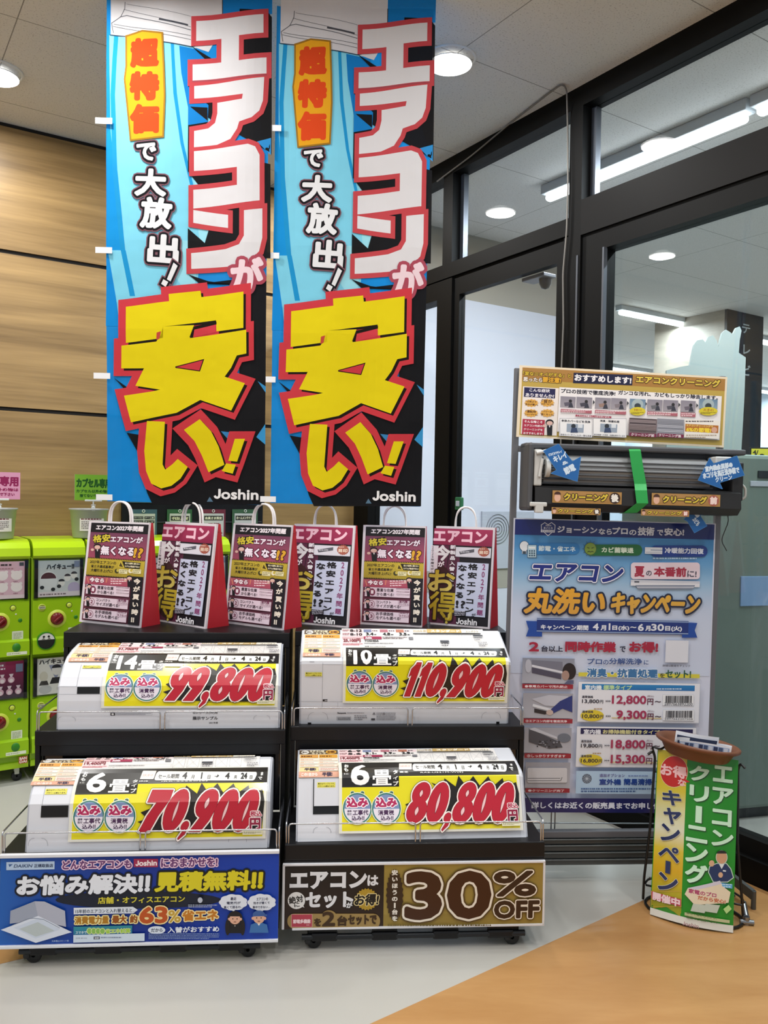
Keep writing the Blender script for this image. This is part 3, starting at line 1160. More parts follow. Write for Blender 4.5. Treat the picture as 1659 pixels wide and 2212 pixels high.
def _el(cx, cy, rx, ry, n=20, a0=0, a1=360):
    m = n if a1 - a0 >= 360 else n + 1
    return [(cx + rx * math.cos(math.radians(a0 + (a1 - a0) * i / n)), cy + ry * math.sin(math.radians(a0 + (a1 - a0) * i / n))) for i in range(m)]
def _lens(cx, cy, rx, ry):
    return [(cx + rx * math.sin(PI * i / 8), cy - ry + 2 * ry * i / 8) for i in range(9)] + [(cx - rx * math.sin(PI * i / 8), cy + ry - 2 * ry * i / 8) for i in range(1, 8)]
# fat display numerals: outer shapes and slit counters in a unit cell, y down
FAT = {'0': ([_el(.5, .5, .5, .5)], [_lens(.5, .5, .062, .25)]),
       '8': ([_el(.5, .27, .44, .27), _el(.5, .70, .5, .30)], [_lens(.5, .27, .075, .085), _lens(.5, .70, .085, .11)]),
       '9': ([_el(.48, .33, .48, .33), [(.96, .28), (.97, .45), (.86, .72), (.62, 1.0), (.10, 1.0), (.42, .60), (.55, .40)]], [_lens(.47, .32, .09, .13)]),
       '7': ([[(0, .02), (.98, .02), (1.0, .24), (.72, .62), (.56, 1.0), (.06, 1.0), (.20, .62), (.44, .30), (0, .30)]], []),
       '1': ([[(.12, .16), (.45, 0), (.85, 0), (.85, 1), (.33, 1), (.33, .34), (.12, .40)]], []),
       ',': ([_el(.5, .86, .42, .12), [(.14, .88), (.92, .84), (.82, 1.06), (.30, 1.20), (.18, 1.16), (.46, .98)]], [])}
def digits_outline(P, txt, x0, y0, x1, y1):
    wd = {'1': .66, ',': .42}
    tot = sum(wd.get(c, 1) for c in txt)
    H = y1 - y0
    sh = .27 * H
    k = (x1 - x0 - sh) / tot
    outer, slits, x = [], [], x0
    for c in txt:
        w_ = wd.get(c, 1) * k
        ov = 1.04
        f = lambda p: (x + w_ * (.5 + (p[0] - .5) * ov) + sh * (1 - p[1]), y0 + H * p[1])
        outer += [[f(p) for p in q] for q in FAT[c][0]]
        slits += [[f(p) for p in q] for q in FAT[c][1]]
        x += w_
    P.polys(outer, None, [(11, '#2a0809'), (8.5, '#fff4ee'), (1.5, '#5a0a10')], miter=False)
    P.polys(outer, None, [(.01, '#bb1730')], miter=False)
    if slits: P.polys(slits, '#f3c9cc', [(2.2, '#5a0a10')], miter=False)

def card(k, size, maker, model, price, base, extra=None):
    P = Print(UN[k]['SC'], 0.0001)
    A = Print(UN['LR']['SC']).crop(*KC['LR'])
    l4, lk = lims['LR'], lims[k]
    def cv(x, y):
        u, v = A.conv(x, y)
        return lk[0] + (u - l4[0]) / (l4[1] - l4[0]) * (lk[1] - lk[0]), lk[2] + (v - l4[2]) / (l4[3] - l4[2]) * (lk[3] - lk[2])
    P.conv = cv
    P.rect(362, 184, 1467, 590, '#e9e9de')
    P.rect(380, 187, 1448, 576, '#e2db10', '#efe41a')
    P.rect(380, 187, 1440, 256, '#15130f')
    P.rect(380, 187, 725, 332, '#15130f')
    P.vtext('おもに', 392, 195, 426, 262, '#f6f6f2', .03)
    P.text(size, 433 if len(size) == 1 else 428, 200, 548 if len(size) == 1 else 556, 325, '#ffffff', .045)
    P.text('畳', 562, 228, 680, 325, '#ffffff', .02)
    P.vtext('タイプ', 684, 228, 722, 330, '#f6f6f2', .03)
    P.rrect(724, 192, 800, 228, 3, '#f2e4dc')
    P.text('スタンダード', 730, 203, 790, 217, '#d98f86', .02)
    P.rrect(805, 194, 1366, 234, 12, '#fbfbf6')
    P.text('セール期間', 818, 203, 940, 226, '#1a1a1a', .03)
    for tx, xa, xb, ya in (('4', 950, 986, 197), ('月', 1003, 1026, 206), ('1', 1057, 1067, 197), ('日', 1095, 1116, 206), ('4', 1188, 1224, 197),
                           ('月', 1242, 1263, 206), ('24', 1275, 1322, 197), ('日', 1330, 1351, 206)):
        P.text(tx, xa, ya, xb, 227, '#1a1a1a', .05 if ya < 200 else .02)
    P.poly([(1135, 209), (1148, 209), (1148, 203), (1161, 212), (1148, 221), (1148, 215), (1135, 215)], '#1a1a1a')
    P.vtext('まで', 1378, 193, 1410, 232, '#f6f6f2', .03)
    P.text(maker, 726, 236, 780 if len(maker) < 3 else 775, 254, '#f0f0ec', .03)
    P.text(model, 850, 236, 1108, 255, '#f0f0ec', .03)
    if extra:
        P.rrect(735, 268, 845, 298, 3, '#f4e9c0', '#8a5a1e', 2)
        P.text(extra, 742, 273, 838, 294, '#b05a28', .04)
    P.poly([(738, 546), (812, 520), (746, 491), (800, 472), (760, 437), (812, 415), (830, 370), (960, 345), (914, 308), (985, 335), (995, 284), (1062, 332), (1078, 262), (1122, 326),
            (1166, 264), (1206, 326), (1256, 265), (1288, 328), (1342, 282), (1358, 332), (1422, 306), (1440, 372), (1440, 545), (1200, 552)], '#17120c')
    for cx, txt in ((475, '工事代'), (648, '消費税')):
        for dx in (-29, 30):
            P.ell(cx + dx, 369, 11, 9, '#3c6d5a', '#f0f0d0', 3)
        P.ell(cx, 462, 86, 92, '#2f7a6a', '#f4f6e4', 4)
        P.ell(cx, 462, 78, 84, '#7d92bd', a0=180, a1=360)
        P.ell(cx, 462, 78, 84, '#ece6f2', a0=0, a1=180)
        P.text('込み', cx - 64, 394, cx + 64, 454, '#b5215a', .06, outs=[(.10, '#fbeef4')])
        if txt == '工事代':
            P.text('標準', cx - 60, 470, cx - 34, 484, '#4a3a5a', .02)
            P.text('取付', cx - 60, 487, cx - 34, 501, '#4a3a5a', .02)
            P.text(txt, cx - 28, 468, cx + 66, 501, '#4a2a52', .03)
        else:
            P.text(txt, cx - 50, 468, cx + 46, 501, '#4a2a52', .03)
        P.text('込み‼', cx - 34, 503, cx + 42, 532, '#4a2a52', .03)
    digits_outline(P, price, 752, 308, 1432, 548)
    P.text('税込', 1368, 427, 1434, 459, '#b0244a', .04, outs=[(.10, '#fdeef0')])
    P.text('円', 1368, 466, 1434, 536, '#8f1a3e', .05, outs=[(.06, '#fdeef0')])
    P.text(base, 1022, 548, 1322, 562, '#3a3a10', .01)
    P.rect(1336, 540, 1447, 563, '#ecebcf')
    P.fine(1342, 545, 1440, 559, 2, '#8a8a60', 2)
    o = P.build('price_card', M_CARD, M=UN[k]['M'])
    tag(o, 'yellow laminated price card reading %s yen on the %s unit' % (price, {'LL': 'lower left', 'LR': 'lower right', 'UL': 'upper left', 'UR': 'upper right'}[k]), 'price card', 'yellow price cards on the air conditioners')

def spec_sheet(k, box, big, code, maker):
    """white data sheet on top of the unit; laid out in the upper right unit's crop and carried over by arc length"""
    S = Surf(UN[k]['M'], UN[k]['prof'], 'v', .0022 if k != 'LR' else .004)
    P = Print(S, 0.0001)
    B = Print(S).crop(*KC[k])
    xa, ya, xb, yb = box
    xm = (xa + xb) / 2
    u0, u1 = B.conv(xa, yb)[0], B.conv(xb, yb)[0]
    v0, v1 = B.conv(xm, yb)[1], B.conv(xm, ya)[1]
    P.conv = lambda x, y: (u0 + (x - 412) / 943 * (u1 - u0), v1 + (y - 85) / 130 * (v0 - v1))
    P.rect(412, 85, 1355, 262, '#e6e4e2')
    P.rect(414, 88, 550, 210, '#f1d4d6')
    P.rect(556, 88, 878, 110, '#e6cfd2')
    for x in (556, 664, 770):
        P.rect(x, 90, x + 52, 110, ['#7d86a8', '#b0707c', '#b0705c'][(x - 556) // 106])
        P.fine(x + 58, 94, x + 100, 106, 1, '#4a4a50', x)
    P.fine(418, 92, 462, 106, 2, '#7a4a52', 2); P.fine(418, 116, 462, 132, 2, '#7a4a52', 3)
    P.text(big[0], 466, 91, 545, 109, '#1c1c1e', .05)
    P.text(big[1], 466, 117, 545, 134, '#1c1c1e', .05)
    for i, x in enumerate((570, 680, 788)):
        P.text(big[2 + i], x, 113, x + 50, 132, '#1c1c1e', .05)
        P.fine(x + 54, 120, x + 74, 132, 1, '#3a3a3e', x)
    P.rect(416, 140, 548, 152, '#e6b4b8')
    P.text(big[5], 420, 155, 532, 178, '#7a2432', .03)
    P.fine(418, 184, 545, 196, 2, '#b5646e', 7)
    P.rect(553, 140, 670, 158, '#9c2a4e')
    P.text('Joshin', 562, 143, 606, 156, '#f5e8ec', .05)
    P.fine(676, 140, 838, 156, 2, '#5a4048', 9)
    P.rect(846, 142, 876, 160, '#77777c')
    if maker: P.text(maker, 556, 163, 650, 174, '#2a2a2e', .05)
    P.fine(556, 181, 790, 188, 1, '#6a6a70', 12)
    P.frame(554, 178, 884, 198, 1, '#9a8a90')
    P.text('機種 ' + code, 556, 200, 690, 209, '#4a4a50', .01)
    P.text('2025年度', 882, 93, 972, 110, '#b09a68', .01)
    P.rect(976, 90, 1204, 115, '#c2a568')
    P.text('スタンダード', 1000, 94, 1196, 112, '#fbf6e8', .04)
    P.rect(1206, 90, 1326, 115, '#efe9dc')
    P.text('コンパクト', 1230, 99, 1320, 113, '#7a6a4a', .03)
    P.rect(880, 118, 1330, 124, '#26262a')
    for i in range(5):
        x = 892 + i * 76
        ya_, yb_ = 132 + i * .6, 206
        P.frame(x, ya_, x + 62, yb_, 1.2, '#8d9098')
        if i != 2:
            P.line([(x, ya_), (x + 62, yb_)], 1.2, '#9a9da5')
            P.line([(x + 62, ya_), (x, yb_)], 1.2, '#9a9da5')
        else:
            P.rect(x + 2, 168, x + 60, 180, '#3b3d44')
            P.fine(x + 6, 184, x + 56, 204, 2, '#4a4a50', i)
    P.frame(1272, 134, 1336, 172, 1.2, '#8d9098')
    P.rect(1272, 134, 1336, 144, '#44464c')
    P.fine(1276, 150, 1330, 168, 2, '#7a7a80', 31)
    P.fine(1290, 178, 1350, 208, 3, '#7a7a80', 32)
    o = P.build('specification_sheet', M_PAPER, M=UN[k]['M'])
    tag(o, 'white specification sheet with small tables on top of the %s unit' % {'LL': 'lower left', 'LR': 'lower right', 'UL': 'upper left', 'UR': 'upper right'}[k], 'data sheet', 'specification sheets on the air conditioners')

def coupon(k, box):
    S = Surf(UN[k]['M'], UN[k]['prof'], 'v', .0016)
    P = Print(S, 0.0001)
    B = Print(S).crop(*KC[k])
    xa, ya, xb, yb = box
    xm = (xa + xb) / 2
    u0, u1 = B.conv(xa, yb)[0], B.conv(xb, yb)[0]
    v0, v1 = B.conv(xm, yb)[1], B.conv(xm, ya)[1]
    P.conv = lambda x, y: (u0 + (x - 160) / 242 * (u1 - u0), v1 + (y - 92) / 168 * (v0 - v1))
    P.rect(160, 92, 402, 262, '#efe6cf')
    P.rect(160, 92, 402, 122, '#5a4a3a')
    P.ell(196, 107, 24, 12, '#f4efe6')
    P.text('絶対に', 178, 101, 214, 113, '#3a2a22', .03)
    P.text('エアコンは', 224, 94, 318, 108, '#f2e6c4', .05)
    P.text('セットで', 236, 110, 326, 121, '#f2e6c4', .05)
    P.ell(360, 107, 34, 14, '#d9a23a')
    P.text('お得!', 336, 99, 384, 115, '#6a3a12', .05)
    P.rect(166, 126, 278, 148, '#d59a4a'); P.rect(284, 126, 398, 148, '#dc9f3c')
    P.fine(172, 130, 272, 145, 1, '#6a3e16', 3); P.fine(290, 130, 392, 145, 1, '#7a4a14', 4)
    for i in range(3):
        y = 153 + i * 21
        for x in (166, 284):
            P.rect(x, y, x + 114, y + 17, '#f6dfcf' if i != 1 else '#f8e8dc')
            P.rect(x + 2, y + 4, x + 26, y + 12, '#d8b79c')
            P.fine(x + 30, y + 5, x + 108, y + 12, 1, '#c59a86', i * 3 + x)
    P.rect(166, 216, 278, 242, '#e8d29a')
    P.text('半額!', 192, 220, 264, 239, '#3b3148', .05)
    P.rect(284, 216, 398, 240, '#f2dcd0')
    P.fine(290, 222, 392, 236, 2, '#b07a70', 15)
    P.rect(160, 243, 402, 262, '#d9a48c')
    P.text('この1台から', 176, 247, 272, 259, '#fff1ea', .03)
    P.text('半額!', 300, 245, 362, 260, '#3b3148', .05)
    o = P.build('coupon_sheet', M_PAPER, M=UN[k]['M'])
    tag(o, 'tan and gold half price coupon sheet at the left of the %s unit' % {'LL': 'lower left', 'LR': 'lower right', 'UL': 'upper left', 'UR': 'upper right'}[k], 'coupon', 'coupon sheets on the air conditioners')

card('LR', '6', '東芝', 'RAS-U221M-W(ｾ)', '80,800', '本体価格 64,300円+工事代 16,500円(税込)')
card('LL', '6', 'IRIS', 'IRR-2225C(ｾ)', '70,900', '本体価格 54,400円+工事代 16,500円(税込)')
card('UL', '14', 'IRIS', 'IRA-4006R(ｾ)', '99,800', '本体価格 82,200円+工事代 17,600円(税込)', '在庫限り')
card('UR', '10', '東芝', 'RAS-U281M-W(ｾ)', '110,900', '本体価格 94,400円+工事代 16,500円(税込)')
spec_sheet('UR', (412, 85, 1355, 215), ['8-12', '8-10', '3.4', '4.8', '3.5', '25,100円'], 'RAS-U281M-W(ｾ)', 'TOSHIBA')
spec_sheet('LR', (368, 105, 1330, 190), ['6-9', '5.6', '3.1', '3.9', '2.8', '19,400円'], 'RAS-U221M-W(ｾ)', 'TOSHIBA')
spec_sheet('UL', (530, 168, 1560, 242), ['11', '11', '4.5', '6.5', '4.5', '31,700円'], 'IRA-4006R(ｾ)', None)
spec_sheet('LL', (450, 142, 1448, 216), ['5.6', '5.6', '3.1', '3.9', '2.8', '19,400円'], 'IRR-2225C(ｾ)', None)
coupon('UR', (160, 92, 402, 262))
coupon('LR', (125, 112, 366, 272))
coupon('UL', (250, 168, 520, 284))
coupon('LL', (172, 160, 425, 300))
# ------------------------------------------------------------------ signs hung on the rack fronts
m_rail = mat('white sign rail', '#e2e4ea', 0.35)
def person_bust(P, cx, top, w, hair, cap, coat, seed=0):
    h = w * 1.25
    P.poly([(cx - w * .95, top + h * 1.75), (cx - w * .8, top + h * 1.1), (cx - w * .3, top + h * .95), (cx + w * .3, top + h * .95), (cx + w * .8, top + h * 1.1), (cx + w * .95, top + h * 1.75)], coat)
    P.poly([(cx - w * .2, top + h * .95), (cx + w * .2, top + h * .95), (cx, top + h * 1.2)], '#f0ece8')
    if hair and not cap: P.ell(cx, top + h * .52, w * .78, h * .60, hair)
    for sx in (-1, 1): P.ell(cx + sx * w * .6, top + h * .6, w * .13, h * .12, '#e3b096')
    P.ell(cx, top + h * .58, w * .56, h * .43, '#e3b096')
    if cap:
        P.ell(cx, top + h * .32, w * .62, h * .34, cap, a0=180, a1=360)
        P.rect(cx - w * .62, top + h * .30, cx + w * .80, top + h * .42, cap)
    elif hair:
        P.ell(cx, top + h * .36, w * .64, h * .34, hair, a0=180, a1=360)
    for sx in (-1, 1): P.ell(cx + sx * w * .22, top + h * .56, w * .06, w * .06, '#2a1a16')
    P.ell(cx, top + h * .84, w * .14, h * .05, '#5a1a1a', a0=180, a1=360)
def cloud(P, cx, cy, rx, ry, col):
    pts = []
    for i in range(64):
        a = 2 * PI * i / 64
        k = 1 + .09 * abs(math.sin(a * 4.5)) - .05
        pts.append((cx + rx * k * math.cos(a), cy + ry * k * math.sin(a)))
    P.poly(pts, col)

M = RACKL @ Matrix.Translation((0, -.014, 0))
S = Surf(M)
P = Print(S).crop(0, 1820, 2.6758)
u0, v1 = P.conv(2, 70); u1, v0 = P.conv(1606, 562)
v1 = P.conv(800, 56)[1]; v0 = P.conv(800, 588)[1]
t = thing('rack_sign', 'blue office air conditioner sign hung across the left rack front', 'sign', M)
MB().box(u0, u1, .001, .005, v0, v1).build('board', m_acw, t)
for za, zb in ((v1 - .010, v1 + .001), (v0 - .002, v0 + .008)):
    MB().rbox(u0 - .001, u1 + .001, -.008, .007, za, zb, .002).build('rail', m_rail, t)
n = 12
P.rect_uv(u0, v0, u1, v1, '#0f3f9e')
for i in range(n):
    a, b_ = u0 + (u1 - u0) * i / n, u0 + (u1 - u0) * (i + 1) / n
    cs = ['#1d5fb4', '#1a55ae', '#144aa6', '#10409e', '#0d3896', '#0c3392', '#0c3090', '#0c3092', '#0c3398', '#0d38a2', '#0d3ca8', '#0d3fae', '#0d40b0']
    P.rect_uv(a, v0, b_, v1, cs[i], cs[i + 1], True)
P.ell(800, 330, 480, 50, '#10182c')
P.rect(38, 112, 316, 153, '#b9d0ec')
P.poly([(50, 124), (76, 124), (56, 140)], '#3b5f96')
P.text('DAIKIN', 80, 123, 190, 144, '#4a5c80', .05, shear=.25)
P.text('正規取扱店', 198, 121, 308, 143, '#2b3a5c', .03)
P.text('どんなエアコンも', 362, 96, 762, 154, '#6a3a72', .04, outs=[(.11, '#f0cfe4')])
P.rrect(774, 92, 914, 140, 4, '#a32a52')
P.text('Joshin', 784, 99, 908, 134, '#fbeff2', .045)
P.text('におまかせを!', 932, 84, 1258, 142, '#6a3a72', .04, outs=[(.11, '#f0cfe4')])
P.text('お悩み解決‼', 96, 174, 872, 306, '#e9edf6', .055, outs=[(.10, '#0e1222')], shear=.06)
P.text('見積無料‼', 894, 154, 1524, 284, '#dccf22', .055, outs=[(.10, '#14170c')], shear=.06)
P.text('店舗・オフィスエアコン', 568, 302, 1070, 352, '#d8cc3c', .03)
P.poly([(428, 374), (770, 368), (798, 386), (772, 406), (428, 412)], '#dfe6f2')
P.text('15年前のエアコンと入れ替えると…', 438, 376, 788, 407, '#26344e', .02)
P.text('消費電力量', 434, 420, 630, 470, '#b07a1c', .04, outs=[(.13, '#f0e2a0')])
P.text('最大', 650, 416, 734, 464, '#9a5416', .05, outs=[(.13, '#f0e2a0')])
P.text('約', 752, 414, 796, 462, '#9a5416', .05, outs=[(.13, '#f0e2a0')])
P.text('63', 808, 364, 970, 466, '#c0541a', .06, outs=[(.07, '#f4dfa0')])
P.text('%', 975, 385, 1046, 458, '#c8a23a', .03, outs=[(.07, '#f4e6b4')])
P.text('省エネ', 1056, 382, 1262, 450, '#c47a1e', .05, outs=[(.10, '#f4dfa0')])
P.fine(1090, 352, 1258, 372, 2, '#aab4cc', 5)
P.rect(428, 482, 766, 528, '#2f8f9c', '#2474a4')
P.text('スマホで', 440, 506, 504, 524, '#e6f2f4', .02)
for i in range(4): P.ell(520 + i * 25, 506, 13, 15, '#8fc25a', '#d9e6a0', 4)
P.text('省エネ試算', 612, 490, 756, 520, '#a8d24a', .04, outs=[(.08, '#e8f0c4')])
P.rect(428, 528, 838, 562, '#d5e4f4')
P.fine(442, 540, 536, 552, 1, '#a7b2c6', 4)
P.rect(545, 537, 580, 552, '#3c4456'); P.text('検索', 550, 539, 575, 551, '#e8ecf2', .02)
P.fine(586, 536, 760, 548, 1, '#8b98b0', 8)
P.ell(908, 499, 50, 23, '#dfe8f6')
P.text('だから', 876, 488, 942, 511, '#26344e', .03)
P.text('入替がおすすめ', 972, 474, 1268, 516, '#e6ecf6', .03)
P.fine(862, 516, 1268, 552, 4, '#7d93c4', 6)
# ceiling cassette unit
P.poly([(62, 462), (66, 388), (206, 332), (262, 334), (380, 388), (386, 480), (214, 440)], '#b3b6c6')
P.poly([(62, 462), (66, 388), (206, 332), (224, 420)], '#9fa6b8')
P.poly([(10, 497), (226, 416), (420, 510), (212, 572)], '#dde4f2')
P.poly([(84, 484), (226, 430), (352, 494), (212, 548)], '#cfd9ea')
P.poly([(116, 492), (224, 452), (320, 502), (212, 536)], '#bcc6c8')
P.line([(78, 470), (170, 432), (200, 430), (255, 436), (350, 486)], 3, '#7f8ba0')
P.text('天井埋込カセット型', 304, 554, 402, 567, '#a9bfe0', .01)
cloud(P, 1350, 338, 80, 46, '#e4eaf6'); cloud(P, 1514, 338, 80, 48, '#e4eaf6')
P.poly([(1340, 376), (1362, 376), (1352, 396)], '#e4eaf6'); P.poly([(1504, 378), (1526, 378), (1514, 396)], '#e4eaf6')
for tx, x0_, x1_, y in (('最近', 1334, 1368, 308), ('電気代が', 1312, 1392, 332), ('高くて困るわ…', 1296, 1408, 356)):
    P.text(tx, x0_, y, x1_, y + 18, '#3c3f58', .02)
for tx, x0_, x1_, y in (('エアコンの', 1484, 1550, 310), ('効きが悪くて', 1466, 1560, 332), ('集中できない…', 1462, 1562, 356)):
    P.text(tx, x0_, y, x1_, y + 17, '#3c3f58', .02)
person_bust(P, 1360, 392, 56, '#1d1413', None, '#141417')
P.ell(1318, 480, 14, 46, '#1d1413'); P.ell(1404, 480, 14, 46, '#1d1413')
person_bust(P, 1498, 384, 58, '#3a2a24', '#3c5f9e', '#3f72b0')
P.ell(1160, 322, 14, 16, '#c4cad8')
P.build('printed_face', M_BOARD, t)

M = RACKR @ Matrix.Translation((0, -.010, 0))
S = Surf(M)
P = Print(S).crop(590, 1820, 2.7197)
u0 = P.conv(60, 330)[0]; u1 = P.conv(1590, 290)[0]
v1 = P.conv(825, 120)[1]; v0 = P.conv(825, 495)[1]
t = thing('rack_sign', 'gold and black thirty percent off sign hung across the right rack front', 'sign', M)
MB().box(u0, u1, .001, .005, v0, v1).build('board', m_acw, t)
g = MB()
g.rbox(u0 - .003, u1 + .003, -.004, .007, v1 - .004, v1 + .003, .001)
g.rbox(u0 + .03, u1 + .003, -.004, .007, v0 - .003, v0 + .004, .001)
g.rbox(u0 - .004, u0 + .004, -.004, .007, v0, v1, .001)
g.rbox(u1 - .004, u1 + .003, -.004, .007, v0, v1, .001)
g.build('rail', m_rail, t)
um = P.conv(650, 300)[0]
P.rect_uv(u0, v0, um, v1, '#2e1a0e', '#141110')
P.rect_uv(um, v0, u1, v1, '#96803c', '#9c8640')
P.rect_uv(um, v0 + (v1 - v0) * .2, u1, v0 + (v1 - v0) * .75, '#a08a44', '#9c8640')
P.text('エアコン', 98, 166, 550, 274, '#e6e8ee', .06, outs=[(.05, '#0c0b0b')], miter=True)
P.text('は', 554, 190, 618, 254, '#e6e8ee', .05)
P.ell(137, 340, 51, 50, '#e6e6e6')
P.poly([(160, 372), (184, 382), (172, 360)], '#e6e6e6')
P.text('絶対', 92, 312, 176, 356, '#1a1614', .03, rot=.16)
P.text('に', 124, 352, 156, 378, '#1a1614', .03, rot=.1)
P.text('セット', 190, 286, 470, 386, '#e6e8ee', .055)
P.text('が', 430, 348, 466, 384, '#e6e8ee', .05, outs=[(.1, '#15100d')])
P.star(550, 332, 68, 66, .88, 22, '#b3922c')
P.text('お得!', 476, 298, 624, 370, '#17120e', .04, outs=[(.06, '#e9d9a0'), ], shear=.12)
P.rrect(84, 416, 628, 504, 40, '#a38852')
P.ell(328, 436, 46, 40, '#a38852')
P.rect(108, 420, 229, 494, '#b53f52'); P.frame(108, 420, 229, 494, 2, '#e8b8b0')
P.text('節電多機能', 117, 447, 220, 474, '#f6d9de', .05)
P.fine(196, 478, 222, 486, 1, '#f0c4c8', 3)
P.text('を', 240, 442, 282, 490, '#3f2912', .05)
P.text('2', 288, 402, 364, 490, '#3f2912', .05)
P.text('台', 376, 426, 436, 488, '#3f2912', .05)
P.text('セットで', 440, 420, 608, 482, '#3f2912', .05)
P.star(714, 308, 52, 158, .86, 26, '#3a2716')
P.vtext('安いほうの1台を', 694, 156, 734, 460, '#ece8e0', .045)
P.text('30', 774, 158, 1278, 452, '#42230f', .05, outs=[(.075, '#5a4520'), (.045, '#efe9dc')])
P.text('%', 1294, 160, 1542, 314, '#3a2414', .05, outs=[(.085, '#5a4520'), (.05, '#efe9dc')])
P.text('OFF', 1296, 332, 1562, 444, '#3a2414', .06, outs=[(.10, '#5a4520'), (.06, '#efe9dc')])
P.fine(672, 474, 1550, 488, 1, '#6a5a2a', 3)
P.build('printed_face', M_BOARD, t)
# ------------------------------------------------------------------ paper carrier bags on the rack tops
m_bagw = mat('white kraft paper', '#e4dde4', 0.55)
m_bagr = mat('red kraft paper', '#b5202c', 0.5)
m_cord = mat('twisted paper cord', '#ece8ea', 0.6)
BW, BD, BT, BH = 0.31, 0.125, 0.022, 0.425
C4, C5, C5b = (160, 1060, 3.456), (620, 1060, 3.456), (740, 1060, 4.1475)
def cpx(c, x, y): return c[0] + x / c[2], c[1] + y / c[2]
BAGS = [(C4, (38, 978), (490, 1025)), (C4, (600, 968), (980, 1032)), (C4, (1118, 985), (1555, 1043)),
        (C5, (0, 985), (455, 1025)), (C5b, (145, 1195), (710, 1225)), (C5b, (785, 1195), (1315, 1240))]
def bag_frame(i):
    c, bl, br = BAGS[i]
    p, q = onz(*cpx(c, *bl), ZS[2]), onz(*cpx(c, *br), ZS[2])
    yaw = math.atan2(q.y - p.y, q.x - p.x)
    return frame((p + q) / 2, yaw) @ Matrix.Diagonal(((q - p).length / BW, 1, 1, 1))
LEAN = math.atan2((BD - BT) / 2, BH)
def figure(P, cx, y0, h, flip=1):
    """small clerk in a black suit"""
    w_ = h * .22
    P.poly([(cx - w_ * .7, y0 + h), (cx - w_ * .8, y0 + h * .38), (cx + w_ * .8, y0 + h * .38), (cx + w_ * .7, y0 + h)], '#16131a')
    P.ell(cx, y0 + h * .18, w_ * 1.15, h * .19, '#1a1416')
    P.ell(cx, y0 + h * .23, w_ * .9, h * .13, '#e0b8ac')
    P.poly([(cx - w_ * .25, y0 + h * .38), (cx + w_ * .25, y0 + h * .38), (cx, y0 + h * .52)], '#ece6ea')
    P.ell(cx - flip * w_ * 1.5, y0 + h * .40, w_ * .5, h * .09, '#e0b8ac')

